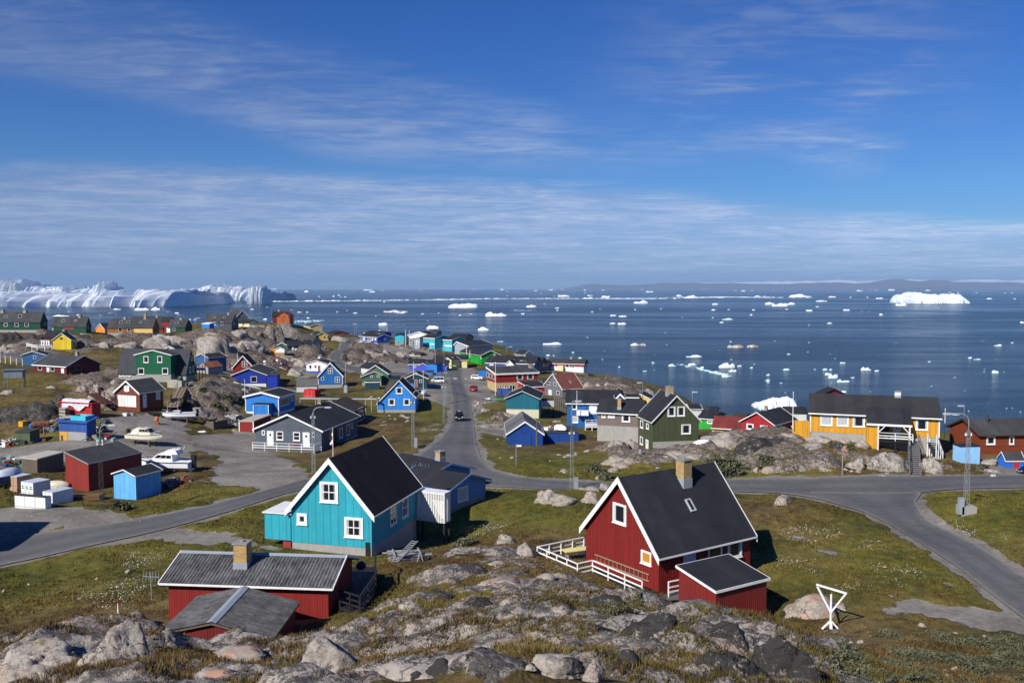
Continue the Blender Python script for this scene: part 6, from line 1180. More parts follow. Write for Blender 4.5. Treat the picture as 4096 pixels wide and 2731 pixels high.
def rock_color(T, pos, lich=.5, pink=.3, sc=1.):
    n1 = T.noise(pos, .55*sc, 6, .65); n2 = T.noise(pos, 2.6*sc, 6, .7); n3 = T.noise(pos, 11.*sc, 4, .7)
    f = T.m('ADD', T.m('MULTIPLY', n1, .35), T.m('ADD', T.m('MULTIPLY', n2, .35), T.m('MULTIPLY', n3, .3)))
    c = T.cramp(f, [(.30, (.14, .12, .10)), (.44, (.30, .265, .225)), (.56, (.42, .375, .325)), (.72, (.58, .54, .49))])
    c = T.mix(T.m('MULTIPLY', T.ramp(T.noise(pos, .8*sc, 4, .6), .50, .68), pink), c, (.40, .235, .165, 1))
    l = T.ramp(T.m('ADD', T.m('MULTIPLY', T.noise(pos, 1.9*sc, 6, .78), .6), T.m('MULTIPLY', T.noise(pos, 9.*sc, 5, .8), .4)), .575-.14*lich, .625-.12*lich)
    c = T.mix(T.m('MULTIPLY', l, .50+.36*lich), c, (.036, .035, .034, 1))
    vor = T.n.new('ShaderNodeTexVoronoi'); vor.feature = 'DISTANCE_TO_EDGE'
    wp = T.vm('ADD', pos, T.vm('MULTIPLY', T.noise(pos, 1.2*sc, 4, .6, out=1), (1.6, 1.6, 1.6)))
    T.put(vor.inputs['Vector'], T.vm('MULTIPLY', wp, (.55*sc, .8*sc, .8*sc))); vor.inputs['Scale'].default_value = 1.
    crack = T.ramp(vor.outputs['Distance'], .03, .004)
    crack = T.m('MULTIPLY', crack, T.ramp(n1, .42, .56))
    c = T.mix(T.m('MULTIPLY', crack, .8), c, (.03, .027, .022, 1))
    return c, T.m('SUBTRACT', f, T.m('MULTIPLY', crack, .25))
def ground_mat():
    m, T, b = newmat('ground'); pos = T.node('ShaderNodeNewGeometry')
    at = T.n.new('ShaderNodeAttribute'); at.attribute_name = 'mask'; gr_, rk_, lu_ = T.sep(at.outputs['Vector'])
    gc, gf = grass_color(T, pos, lu_)
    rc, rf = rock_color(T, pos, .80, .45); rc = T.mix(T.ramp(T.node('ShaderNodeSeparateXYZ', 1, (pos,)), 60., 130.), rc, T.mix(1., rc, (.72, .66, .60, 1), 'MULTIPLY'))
    n2 = T.noise(pos, 2.2, 5, .7); n3 = T.noise(pos, 18., 3, .7); n0 = T.noise(pos, .25, 4, .6)
    gv = T.cramp(T.m('ADD', T.m('MULTIPLY', n2, .35), T.m('ADD', T.m('MULTIPLY', n3, .3), T.m('MULTIPLY', n0, .35))), [(.34, (.085, .074, .06)), (.45, (.175, .157, .132)), (.54, (.255, .235, .205)), (.68, (.38, .355, .315))])
    br = T.m('SUBTRACT', T.noise(pos, 1.1, 5, .7), .5)
    rmask = T.ramp(T.m('ADD', rk_, T.m('MULTIPLY', br, .5)), .40, .58)
    # moss and turf sit in the flat parts of the bedrock
    nz_ = T.node('ShaderNodeSeparateXYZ', 2, (T.node('ShaderNodeNewGeometry', 1),))
    rmask = T.m('MULTIPLY', rmask, T.ramp(T.m('ADD', T.noise(pos, .5, 5, .7), T.m('MULTIPLY', nz_, -.12)), .64, .50))
    gmask = T.ramp(T.m('ADD', gr_, T.m('MULTIPLY', br, .7)), .38, .62)
    c = T.mix(rmask, gc, rc); c = T.mix(gmask, c, gv)
    T.put(b.inputs['Base Color'], c); b.inputs['Roughness'].default_value = .95; b.inputs['Specular IOR Level'].default_value = .15
    bp = T.n.new('ShaderNodeBump'); bp.inputs['Strength'].default_value = .9; bp.inputs['Distance'].default_value = .25
    T.put(bp.inputs['Height'], T.mix(gmask, T.mix(rmask, gf, rf), T.m('MULTIPLY', n3, .12))); T.put(b.inputs['Normal'], bp.outputs[0]); return m
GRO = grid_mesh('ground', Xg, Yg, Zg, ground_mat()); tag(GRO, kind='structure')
ca = GRO.data.attributes.new('mask', 'FLOAT_VECTOR', 'POINT'); ca.data.foreach_set('vector', np.stack([grav, rock, lush], -1).reshape(-1).astype(np.float32))
def gz(x, y):
    """height of the finished ground sheet"""
    j = int(np.clip(np.searchsorted(ys, y)-1, 0, len(ys)-2)); v = (y-ys[j])/(ys[j+1]-ys[j])
    s = x/(26+.8*max(y, 0)); u = (s+1)/2*(len(sx)-1); i = int(np.clip(math.floor(u), 0, len(sx)-2)); u = min(max(u-i, 0), 1); v = min(max(v, 0), 1)
    return float((Zg[j, i]*(1-u)+Zg[j, i+1]*u)*(1-v)+(Zg[j+1, i]*(1-u)+Zg[j+1, i+1]*u)*v)
def gzv(x, y):
    j = np.clip(np.searchsorted(ys, y)-1, 0, len(ys)-2); v = np.clip((y-ys[j])/(ys[j+1]-ys[j]), 0, 1)
    u = (x/(26+.8*np.maximum(y, 0))+1)/2*(len(sx)-1); i = np.clip(np.floor(u).astype(int), 0, len(sx)-2); u = np.clip(u-i, 0, 1)
    f = lambda A: (A[j, i]*(1-u)+A[j, i+1]*u)*(1-v)+(A[j+1, i]*(1-u)+A[j+1, i+1]*u)*v
    return f(Zg), f(grav), f(ROCKA), f(near_road), f(house_d)
# ---------------- roads
def asphalt():
    m, T, b = newmat('asphalt'); pos = T.node('ShaderNodeNewGeometry'); uv = T.node('ShaderNodeUVMap'); u, v, _ = T.sep(uv)
    n0 = T.noise(pos, .18, 4, .6); n = T.noise(pos, 1.4, 5, .65); n2 = T.noise(pos, 22., 3, .7)
    f = T.m('ADD', T.m('MULTIPLY', n0, .4), T.m('ADD', T.m('MULTIPLY', n, .35), T.m('MULTIPLY', n2, .25)))
    c = T.cramp(f, [(.3, (.075, .075, .077)), (.5, (.12, .119, .118)), (.72, (.18, .178, .172))])
    tr = T.ramp(T.m('ABSOLUTE', T.m('SUBTRACT', T.m('ABSOLUTE', T.m('SUBTRACT', u, .5)), .22)), .14, .03)
    c = T.mix(T.m('MULTIPLY', tr, .28), c, (.065, .066, .07, 1))
    d = T.ramp(T.m('ADD', T.m('ABSOLUTE', T.m('SUBTRACT', u, .5)), T.m('MULTIPLY', T.m('SUBTRACT', n, .5), .12)), .40, .49)
    c = T.mix(T.m('MULTIPLY', d, .75), c, (.23, .21, .18, 1))
    T.put(b.inputs['Base Color'], c); b.inputs['Roughness'].default_value = .9; b.inputs['Specular IOR Level'].default_value = .2; return m
ASPH = asphalt()
for ri, (nm, prs) in enumerate(ROADS):
    A = np.array([p[0] for p in prs]); B = np.array([p[1] for p in prs])
    def dense(P):
        out = []
        for i in range(len(P)-1):
            p0 = P[max(i-1, 0)]; p1 = P[i]; p2 = P[i+1]; p3 = P[min(i+2, len(P)-1)]
            k = max(3, int(math.dist(P_len[i], P_len[i+1])/1.3))
            for t in np.linspace(0, 1, k, endpoint=False):
                out.append(.5*(2*p1+(p2-p0)*t+(2*p0-5*p1+4*p2-p3)*t*t+(3*p1-p0-3*p2+p3)*t**3))
        out.append(P[-1]); return np.array(out)
    P_len = (A+B)/2; A2 = dense(A); B2 = dense(B); NC = 9
    t = np.linspace(0, 1, NC)[None, :, None]; XY = A2[:, None]*(1-t)+B2[:, None]*t
    Z = land(XY[..., 0], XY[..., 1])+.03+.006*ri
    o = grid_mesh(nm, XY[..., 0], XY[..., 1], Z, ASPH); tag(o, kind='structure')
    uvl = o.data.uv_layers.new(name='UVMap'); vi = np.empty(len(o.data.loops), np.int32); o.data.loops.foreach_get('vertex_index', vi)
    uvl.data.foreach_set('uv', np.stack([(vi % NC)/(NC-1.), (vi//NC)*1.], -1).ravel().astype(np.float32))
# ---------------- sea
def sea_mat():
    m, T, b = newmat('sea'); pos = T.node('ShaderNodeNewGeometry')
    big = T.noise(T.vm('MULTIPLY', pos, (.0006, .0030, 1.)), 1., 5, .6, .6); med = T.noise(T.vm('MULTIPLY', pos, (.006, .022, 1.)), 1., 4, .6, .4)
    f = T.m('ADD', T.m('MULTIPLY', big, .65), T.m('MULTIPLY', med, .35)); calm_ = T.ramp(f, .42, .60)
    T.put(b.inputs['Base Color'], T.mix(calm_, (.003, .020, .046, 1), (.007, .034, .074, 1)))
    T.put(b.inputs['Roughness'], T.ramp(calm_, 0, 1, .20, .12)); b.inputs['IOR'].default_value = 1.33; b.inputs['Specular IOR Level'].default_value = .06
    w1 = T.noise(T.vm('MULTIPLY', pos, (.16, .42, 1.)), 1., 4, .65); w2 = T.noise(T.vm('MULTIPLY', pos, (.8, 1.7, 1.)), 1., 3, .6)
    h = T.m('ADD', T.m('MULTIPLY', w1, .75), T.m('MULTIPLY', w2, .25))
    bp = T.n.new('ShaderNodeBump'); T.put(bp.inputs['Strength'], T.ramp(calm_, 0, 1, 1., .72)); bp.inputs['Distance'].default_value = 1.5; T.put(bp.inputs['Height'], h); T.put(b.inputs['Normal'], bp.outputs[0]); return m
mb = MB(); mb.face((-44000, -900, 0), (44000, -900, 0), (44000, 45000, 0), (-44000, 45000, 0)); o = mb.build('sea', sea_mat(), uv=False); tag(o, kind='structure')
# ---------------- far coast
def coast(name, prof, Y, depth, col, snow, seed):
    n = 420; x0, x1 = prof[0][0], prof[-1][0]; xs = np.linspace(x0, x1, n); hp = np.interp(xs, [p[0] for p in prof], [p[1] for p in prof])
    v = np.linspace(0, 1, 26); X = np.repeat(xs[None], 26, 0); Yv = Y+depth*v[:, None]+0*X
    hp = hp*(.86+.28*ridged(xs/1400., xs*0+seed, seed, 4))
    Z = hp[None]*np.sin(np.clip(v[:, None]*1.25, 0, 1)*math.pi/2)**.8*(.75+.35*ridged(X/1500., Yv/1500., seed+3, 5))-4
    m, T, b = newmat(name+'_rock'); pos = T.node('ShaderNodeNewGeometry'); z = T.node('ShaderNodeSeparateXYZ', 2, (pos,))
    nn = T.noise(T.vm('MULTIPLY', pos, (.0012, .0012, .004)), 1., 6, .7)
    c = T.mix(nn, (.07, .075, .07, 1), (.20, .18, .16, 1))
    if snow: c = T.mix(T.ramp(T.m('ADD', z, T.m('MULTIPLY', nn, 120.)), snow-40, snow+30), c, (.88, .9, .92, 1))
    T.put(b.inputs['Base Color'], c); b.inputs['Roughness'].default_value = 1.
    tag(grid_mesh(name, X, Yv, Z, m), kind='structure')
def hp_(L, Y, yb=1158.): return [((x-2048)/3500*Y, max((yb-y)/3500*Y, 4)) for x, y in L]
coast('hills', hp_([(2240, 1157), (2330, 1143), (2400, 1133), (2450, 1135), (2530, 1139), (2580, 1139), (2640, 1133), (2690, 1128), (2750, 1130), (2800, 1131), (2840, 1127), (2880, 1132), (2940, 1130), (3000, 1129), (3060, 1131), (3130, 1130), (3210, 1132), (3290, 1131), (3400, 1128), (3460, 1126), (3560, 1131), (3640, 1125), (3680, 1117), (3720, 1119), (3800, 1124), (3850, 1120), (3890, 1117), (3920, 1128), (3960, 1133), (4000, 1126), (4060, 1127), (4200, 1130), (4500, 1126)], 33000), 33000, 3500, 0, 0, 2)
coast('icefield', hp_([(2700, 1150), (2760, 1132), (2850, 1129), (2950, 1127), (3050, 1126), (3300, 1124), (3480, 1121), (3650, 1120), (3900, 1119), (4100, 1119), (4500, 1118)], 39500), 39500, 3000, 0, 1, 5)
coast('hills', hp_([(3580, 1164), (3660, 1155), (3760, 1151), (3830, 1147), (3880, 1155), (3930, 1162)], 24000, 1162), 24000, 1500, 0, 0, 8)
# ---------------- buildings
X3, Y3, Z3 = Vector((1, 0, 0)), Vector((0, 1, 0)), Vector((0, 0, 1))
TT = .12
WHITE = 'white'
def frames(kind, q):
    w, l = q[4], q[5]
    F = dict(F=(Vector((0, -l/2, 0)), X3, Z3, -Y3), B=(Vector((0, l/2, 0)), X3, Z3, Y3), R=(Vector((w/2, 0, 0)), Y3, Z3, X3), L=(Vector((-w/2, 0, 0)), Y3, Z3, -X3))
    if kind == 'G':
        hl, hr, ha, ax = q[6:]
        for n, x, h in (('PR', w/2, hr), ('PL', -w/2, hl)):
            v = Vector((ax-x, 0, ha-h)).normalized(); N = Vector((v.z*(1 if x > 0 else -1), 0, abs(v.x))); F[n] = (Vector((x, 0, h))+N*(TT*abs(N.z)), Y3, v, N)
    else:
        hf, hb = q[6:]; v = Vector((0, l, hb-hf)).normalized(); F['PM'] = (Vector((0, -l/2, hf)), X3, v, Vector((0, -v.z, v.y)))
    return F
def chev(mb, pts, drop, y0, y1):
    (xl, zl), (xa, za), (xr, zr) = pts
    for (a, az), (b, bz) in (((xl, zl), (xa, za)), ((xa, za), (xr, zr))):
        mb.hexa([(a, y0, az-drop), (b, y0, bz-drop), (b, y1, bz-drop), (a, y1, az-drop), (a, y0, az), (b, y0, bz), (b, y1, bz), (a, y1, az)])
def window(fr, rect, fl, par, far):
    f, u0, v0, u1, v1 = rect[:5]; w = u1-u0; h = v1-v0
    if w < .08 or h < .08: return
    P = dict(parent=par)
    ring = lambda mb, t, d0, d1, s=0.: [mb.fbox(fr, u0+s, v0+s, u1-s, v0+s+t, d0, d1), mb.fbox(fr, u0+s, v1-s-t, u1-s, v1-s, d0, d1), mb.fbox(fr, u0+s, v0+s+t, u0+s+t, v1-s-t, d0, d1), mb.fbox(fr, u1-s-t, v0+s+t, u1-s, v1-s-t, d0, d1)]
    if 'd' in fl or 'r' in fl.replace('rd', '') or 'w' in fl or 'g' in fl or 'k' in fl or 'W' in fl:
        col = 'doorwhite' if ('d' in fl or 'g' in fl) else 'reddoor' if 'r' in fl else 'doorbrown' if 'w' in fl else 'royal2' if 'k' in fl else 'white'
        mb = MB(); mb.fbox(fr, u0+.06, v0, u1-.06, v1-.06, .0, .05); d = mb.build('garage_door' if fl[0] in 'gk' else 'wall_panel' if 'W' in fl else 'door', (col, 'panel') if 'g' in fl else col, **P)
        if 'W' not in fl:
            mb = MB(); [mb.fbox(fr, a, b, c, e, .0, .07) for a, b, c, e in ((u0, v0, u0+.055, v1), (u1-.055, v0, u1, v1), (u0+.055, v1-.055, u1-.055, v1))]; mb.build('door_frame', 'royal2' if 'k' in fl else WHITE, d)
            if not far and fl[0] == 'd':
                mb = MB(); mb.fbox(fr, u0+w*.36, v0+h*.66, u0+w*.64, v0+h*.80, .045, .056); mb.build('pane', 'glass', d)
                mb = MB(); mb.fbox(fr, u1-.2, v0+h*.47, u1-.14, v0+h*.52, .05, .09); mb.build('handle', 'metal', d)
        return
    if 'x' in fl or 'n' in fl:  # the black pane also stands in for the shade inside open recesses
        mb = MB(); ring(mb, .05, .0, .05); o = mb.build('window', 'concretedk' if 'n' in fl else WHITE, **P)
        mb = MB(); mb.fbox(fr, u0+.05, v0+.05, u1-.05, v1-.05, .0, .03); mb.build('pane', 'glass' if 'n' not in fl else 'blackpanel', o); return
    if 'y' in fl:
        mb = MB(); ring(mb, min(.09, w*.2), .0, .10); o = mb.build('skylight', 'metal', **P)
        t = min(.09, w*.2); mb = MB(); mb.fbox(fr, u0+t, v0+t, u1-t, v1-t, .0, .06); mb.build('pane', 'glass', o); return
    t = min(.15 if 'B' in fl else .10 if 'b' in fl else .085, .17*w, .17*h)
    if 's' in fl: t = .22*w
    mb = MB(); ring(mb, t, .0, .07)
    tin = min(.05, .1*w)
    if not far: ring(mb, tin, .0, .045, t)
    a, b_, c, e = u0+t, v0+t, u1-t, v1-t; cu, cv = (a+c)/2, (b_+e)/2; g = .035 if not far else .06
    if 'm' in fl or 'v' in fl: mb.fbox(fr, cu-g, b_, cu+g, e, .0, .055)
    if 'm' in fl: mb.fbox(fr, a, cv-g, cu-g, cv+g, .0, .05); mb.fbox(fr, cu+g, cv-g, c, cv+g, .0, .05)
    if 'h' in fl: mb.fbox(fr, a, cv-g, c, cv+g, .0, .05)
    if not far and w > .5: mb.fbox(fr, u0-.04, v0-.05, u1+.04, v0-.001, .0, .13)
    o = mb.build('window', WHITE, **P)
    pm = 'curtain' if 'c' in fl else 'orangepane' if 'o' in fl else 'greypane' if 'q' in fl else 'glass'
    mb = MB(); mb.fbox(fr, a, b_, c, e, .0, .025); mb.build('pane', pm, o)
    if not far and pm == 'glass' and 'm' in fl or (('b' in fl or 'B' in fl) and pm == 'glass' and w > .5):   # curtains drawn to the sides
        mb = MB(); k = (c-a)*.16; mb.fbox(fr, a+.01, b_+.01, a+k, e-.01, .026, .030); mb.build('curtain', 'curtain', o); mb = MB(); mb.fbox(fr, c-k, b_+.01, c-.01, e-.01, .026, .030); mb.build('curtain', 'curtain', o)
def building(name, label, cat, ws):
    q0 = ws[0][1]; root = empty(name, q0[:3], label, cat); far = q0[1] > 175
    for wi, (kind, q, wallm, roofmat, o) in enumerate(ws):
        w, l = q[4], q[5]; fh = o.get('fh', 0); oe = o.get('oe', .3); og = o.get('og', .25); board = o.get('board'); trim = o.get('trim', WHITE)
        loc = (q[0]-q0[0], q[1]-q0[1], q[2]-q0[2]); K = dict(parent=root, loc=loc, rz=q[3])
        hub = bpy.data.objects.new('tmp', None)
        FR = frames(kind, q); zb = fh if fh else (0 if 'stilts' in o else -1.4)
        if kind == 'G': hl, hr, ha, ax = q[6:]; sl = (ha-hl)/(w/2+ax); sr = (ha-hr)/(w/2-ax)
        else: hf, hb = q[6:]
        mat = (wallm, board) if board else wallm
        mb = MB()
        if wallm == 'slats':
            for fr, a, b in ((FR['F'], -w/2, w/2), (FR['R'], -l/2, l/2), (FR['B'], -w/2, w/2), (FR['L'], -l/2, l/2)):
                n = max(3, int((b-a)/.155))
                for i in range(n): u = a+(b-a)*(i+.5)/n; mb.fbox(fr, u-.048, 0, u+.048, (hf if kind == 'M' else hl)-.02, -.04, 0)
            wall = mb.build('slat_wall', 'white', **K)
            mb = MB(); mb.box(-w/2+.05, -l/2+.05, .0, w/2-.05, l/2-.05, .1); mb.build('floor', 'deckgrey', **K)
        elif kind == 'G':
            x0, x1, y0, y1 = -w/2, w/2, -l/2, l/2
            mb.face((x0, y0, zb), (x1, y0, zb), (x1, y0, hr), (ax, y0, ha), (x0, y0, hl)); mb.face((x1, y1, zb), (x0, y1, zb), (x0, y1, hl), (ax, y1, ha), (x1, y1, hr))
            mb.face((x1, y0, zb), (x1, y1, zb), (x1, y1, hr), (x1, y0, hr)); mb.face((x0, y1, zb), (x0, y0, zb), (x0, y0, hl), (x0, y1, hl)); mb.face((x0, y1, zb), (x1, y1, zb), (x1, y0, zb), (x0, y0, zb))
            wall = mb.build('wall', mat, **K)
        else:
            mb.hexa([(-w/2, -l/2, zb), (w/2, -l/2, zb), (w/2, l/2, zb), (-w/2, l/2, zb), (-w/2, -l/2, hf), (w/2, -l/2, hf), (w/2, l/2, hb), (-w/2, l/2, hb)]); wall = mb.build('wall', mat, **K)
        if fh:
            ins = -.02 if o.get('fmat') == 'brickwall' else .03
            fm = o.get('fmat', 'concretem'); mb = MB(); mb.box(-w/2+ins, -l/2+ins, -1.6, w/2-ins, l/2-ins, fh-.002); mb.build('foundation', (fm, 'plank') if fm == 'plankbase' else fm, **K)
        if 'stilts' in o:
            for a in (-1, 1):
                for b in (-1, 1):
                    mb = MB(); mb.box(a*(w/2-.1)-.07, b*(l/2-.1)-.07, -o['stilts']-1, a*(w/2-.1)+.07, b*(l/2-.1)+.07, -.005); mb.build('post', 'deckblack' if wallm != 'tankgrey' else 'stairgrey', **K)
        # roof
        mb = MB(); th = .15
        if kind == 'G':
            tl, ta, tr = (-w/2-oe, hl-oe*sl+TT), (ax, ha+TT), (w/2+oe, hr-oe*sr+TT); y0, y1 = -l/2-og, l/2+og
            if roofmat in ('corrug', 'corrugold'):
                p = .19 if roofmat == 'corrug' else .13; am = .03 if p > .15 else .016; ny = int((y1-y0)/p*8); yy = np.linspace(y0, y1, ny); cz = am*np.cos(2*np.pi*(yy-y0)/p)
                for (xa_, za_), (xb_, zb_) in ((tl, ta), (ta, tr)):
                    nr = 8; rows = []
                    for k in range(nr+1):
                        t = k/nr; x = xa_+(xb_-xa_)*t; z = za_+(zb_-za_)*t+(0 if k % 2 else 0); rows.append([(x, float(yy[i]), z+float(cz[i])) for i in range(ny)])
                    mb.loft(rows, cap0=False, cap1=False)
                rf = mb.build('roof', roofmat, smooth=True, **K)
                mb = MB(); chev(mb, [(tl[0]+.02, tl[1]-.05), (ta[0], ta[1]-.05), (tr[0]-.02, tr[1]-.05)], .08, y0+.02, y1-.02); mb.build('roof_deck', 'oldwood', **K)
                mb = MB(); chev(mb, [(ta[0]-.22, ta[1]+.035-.22*sl), (ta[0], ta[1]+.045), (ta[0]+.22, ta[1]+.035-.22*sr)], .012, y0, y1); mb.build('ridge_cap', 'pipegrey', rf)
            else:
                ring = lambda y: [(tl[0], y, tl[1]), (ta[0], y, ta[1]), (tr[0], y, tr[1]), (tr[0], y, tr[1]-th), (ta[0], y, ta[1]-th), (tl[0], y, tl[1]-th)]
                mb.loft([ring(y1), ring(y0)], closed=True, cap0=False, cap1=False)
                for y in (y0, y1):
                    r = ring(y); a, b = ([0, 5, 4, 1], [1, 4, 3, 2]); a, b = (a, b) if y == y0 else (a[::-1], b[::-1])
                    mb.face(*[r[i] for i in a]); mb.face(*[r[i] for i in b])
                rf = mb.build('roof', roofmat, **K)
            if 'barge' in o:
                bg = o['barge']
                for y in (y0-.05, y1+.001):
                    mb = MB(); chev(mb, [(tl[0]-.02, tl[1]+.03), (ta[0], ta[1]+.04), (tr[0]+.02, tr[1]+.03)], bg*math.sqrt(1+sl*sl)*.86, y, y+.049); mb.build('bargeboard', trim, **K)
            fs = o.get('fascia', .1 if 'barge' in o else 0)
            if fs:
                mb = MB(); mb.box(tl[0]-.045, y0, tl[1]-fs-.02, tl[0]-.002, y1, tl[1]-.012); mb.build('fascia', trim, **K); mb = MB(); mb.box(tr[0]+.002, y0, tr[1]-fs-.02, tr[0]+.045, y1, tr[1]-.012); mb.build('fascia', trim, **K)
        else:
            s = (hb-hf)/l; zf, zk = hf-og*s+TT, hb+og*s+TT; x0, x1, y0, y1 = -w/2-oe, w/2+oe, -l/2-og, l/2+og
            mb.hexa([(x0, y0, zf-th), (x1, y0, zf-th), (x1, y1, zk-th), (x0, y1, zk-th), (x0, y0, zf), (x1, y0, zf), (x1, y1, zk), (x0, y1, zk)]); rf = mb.build('roof', roofmat if roofmat not in PAL or not board else (roofmat, board) if roofmat == wallm else roofmat, **K)
            fs = o.get('fascia', 0)
            if fs:
                mb = MB(); mb.box(x0-.03, y0-.04, zf-fs, x1+.03, y0-.002, zf+.015); mb.box(x0-.03, y1+.002, zk-fs, x1+.03, y1+.04, zk+.015)
                for xx in (x0-.04, x1+.002): mb.hexa([(xx, y0, zf-fs), (xx+.038, y0, zf-fs), (xx+.038, y1, zk-fs), (xx, y1, zk-fs), (xx, y0, zf+.012), (xx+.038, y0, zf+.012), (xx+.038, y1, zk+.012), (xx, y1, zk+.012)])
                mb.build('fascia', trim if fs > .1 else 'metal', **K)
        if 'corner' in o:
            for a in (-1, 1):
                for b in (-1, 1):
                    h = (hl if a < 0 else hr) if kind == 'G' else (hf if b < 0 else hb)
                    mb = MB(); mb.box(a*w/2-.07, b*l/2-.07, fh+.01, a*w/2+.07, b*l/2+.07, h-.01)
                    mb.build('corner_board', trim, **K)
        hold = empty_part = None
        def sub(fr):    # move a face frame into the root's space
            m = Matrix.Translation(loc) @ Matrix.Rotation(q[3], 4, 'Z'); O, U, V, N = fr; r = m.to_3x3(); return (m @ O, r @ U, r @ V, r @ N)
        for wd in o.get('win', ()): window(sub(FR[wd[0]]), wd, wd[5], root, far)
        for pl in o.get('plates', ()):
            fr = sub(FR[pl[0]]); c = pl[5]; mb = MB(); _, u0, v0, u1, v1 = pl[:5]; lo = v0 if v0 > .7 or c in ('glassgrid', 'reddoor') else v0-.6
            mb.fbox(fr, u0, lo, u1, v1, -.02, .035); nm = dict(reddoor='door', concrete='plinth', whiteband='wall_band', glassgrid='glazing', emblem='emblem', redpanel='hatch').get(c, 'wall_panel')
            p = mb.build(nm, 'white' if c == 'emblem' else 'concretem' if c == 'concrete' else 'glass' if c == 'glassgrid' else c, root)
            if c == 'glassgrid':
                mb = MB(); [mb.fbox(fr, u0+(u1-u0)*i/4-.06, v0, u0+(u1-u0)*i/4+.06, v1, .036, .08) for i in range(5)]; [mb.fbox(fr, u0-.06, v0+(v1-v0)*i/4-.05, u1+.06, v0+(v1-v0)*i/4+.05, .036, .075) for i in range(5)]; mb.build('mullions', 'white', p)
            if c == 'emblem':
                mb = MB(); cu = (u0+u1)/2; k = u1-u0; hh = v1-v0; [mb.fbox(fr, cu-k*a, v0+hh*b, cu+k*a, v0+hh*c2, .036, .05) for a, b, c2 in ((.3, .14, .24), (.22, .24, .5), (.16, .5, .72), (.09, .72, .86))]; mb.build('emblem_figure', 'emblem', p)
        for bx in o.get('boxes', ()):
            f, u0, v0, u1, v1, d, wm_, rm_ = bx[:8]; fr = sub(FR[f]); opt = bx[8] if len(bx) > 8 else ''
            bal = f == 'L' and v0 > .8 or opt == 'raised'; lo = v0 if bal else v0-1.2
            mb = MB(); d0, d1 = (.001, d) if d > 0 else (d, .015)
            mb.fbox(fr, u0, lo, u1, v1, d0, d1); bo = mb.build('balcony' if (bal and opt != 'raised') else 'annex', (wm_, 'panel') if not far and wm_ != 'white' else wm_, root)
            if rm_ != wm_:
                mb = MB(); mb.fbox(fr, u0-.12, v1+.003, u1+.12, v1+.1, d0-(.0 if d > 0 else .1), d1+.12); mb.build('annex_roof', rm_, bo)
            if opt == 'trim':
                mb = MB(); [mb.fbox(fr, a, b, c, e, d1, d1+.03) for a, b, c, e in ((u0, v0, u0+.1, v1), (u1-.1, v0, u1, v1), (u0+.1, v1-.1, u1-.1, v1), (u0+.1, v0, u1-.1, v0+.1))]; mb.build('corner_board', WHITE, bo)
        for lx, ly, cw, z0, z1, cm in o.get('chim', ()):
            mb = MB()
            if cm == 'pipe': mb.tube([(lx, ly, z0), (lx, ly, z1)], max(cw/2, .07), 10); c = mb.build('stovepipe', 'galv' if far else 'darkmetal', **K); continue
            h = cw/2; mb.box(lx-h, ly-h, z0, lx+h, ly+h, z1-.09); c = mb.build('chimney', cm, **K)
            m2 = MB(); m2.box(lx-h-.06, ly-h-.06, z1-.089, lx+h+.06, ly+h+.06, z1); m2.tube([(lx, ly, z1), (lx, ly, z1+.09)], h*.35, 8); cc = m2.build('chimney_cap', 'concretedk', **K)
            m3 = MB(); m3.box(lx-h-.035, ly-h-.035, z0, lx+h+.035, ly+h+.035, z0+.3+.34); cf = m3.build('flashing', 'pipegrey', **K)
    return root
for hrow in HOUSES: building(*hrow)
# ---------------- rocks
def rock_mat(key):
    lich, pink = dict(p=(.42, .3), k=(1.35, .15), o=(.10, 1.25), w=(.0, .05), d=(.6, .12), c=(.6, .15), h=(.9, .35), K=(1.0, .05), r=(.5, .7))[key]
    m, T, b = newmat('rock_'+key); pos = T.node('ShaderNodeNewGeometry')
    c, f = rock_color(T, pos, lich, pink, 1.1)
    if key == 'w': c = T.mix(.55, c, (.62, .60, .57, 1))
    if key == 'K': c = T.mix(.72, c, (.028, .030, .026, 1))  # dark cliff rock, with the shade of its turned-away face mixed into the colour
    if key == 'd':   # drill marks left by blasting
        sx_ = T.m('FRACT', T.m('MULTIPLY', T.node('ShaderNodeSeparateXYZ', 0, (pos,)), .9)); c = T.mix(T.m('MULTIPLY', T.ramp(T.m('ABSOLUTE', T.m('SUBTRACT', sx_, .5)), .035, .012), .45), c, (.62, .6, .57, 1))
    nz_ = T.node('ShaderNodeSeparateXYZ', 2, (T.node('ShaderNodeNewGeometry', 1),))
    gc, _ = grass_color(T, pos, .25)
    moss = T.ramp(T.m('ADD', T.noise(pos, .7, 5, .7), T.m('MULTIPLY', nz_, .06)), .64, .72)
    if key in 'pkdhr': c = T.mix(T.m('MULTIPLY', moss, .9), c, gc)
    T.put(b.inputs['Base Color'], c); b.inputs['Roughness'].default_value = .92; b.inputs['Specular IOR Level'].default_value = .2
    bp = T.n.new('ShaderNodeBump'); bp.inputs['Strength'].default_value = .85; bp.inputs['Distance'].default_value = .16; T.put(bp.inputs['Height'], f); T.put(b.inputs['Normal'], bp.outputs[0]); return m
_rc = {}
def _rm(t):
    if t not in _rc: _rc[t] = rock_mat(t)
    return _rc[t]
def ico(n):
    import bmesh
    bm = bmesh.new(); bmesh.ops.create_icosphere(bm, subdivisions=n, radius=1); v = np.array([p.co[:] for p in bm.verts]); f = [tuple(q.index for q in p.verts) for p in bm.faces]; bm.free(); return v, f
ICO = {k: ico(k) for k in (3, 4, 5, 6)}
def n3(p, s, seed): return (vnoise(p[:, 0]*s+p[:, 2]*s*.7+seed*7.1, p[:, 1]*s-p[:, 2]*s*.6, seed)+vnoise(p[:, 1]*s+7.3, p[:, 2]*s+p[:, 0]*s*.5+seed, seed+50))/2
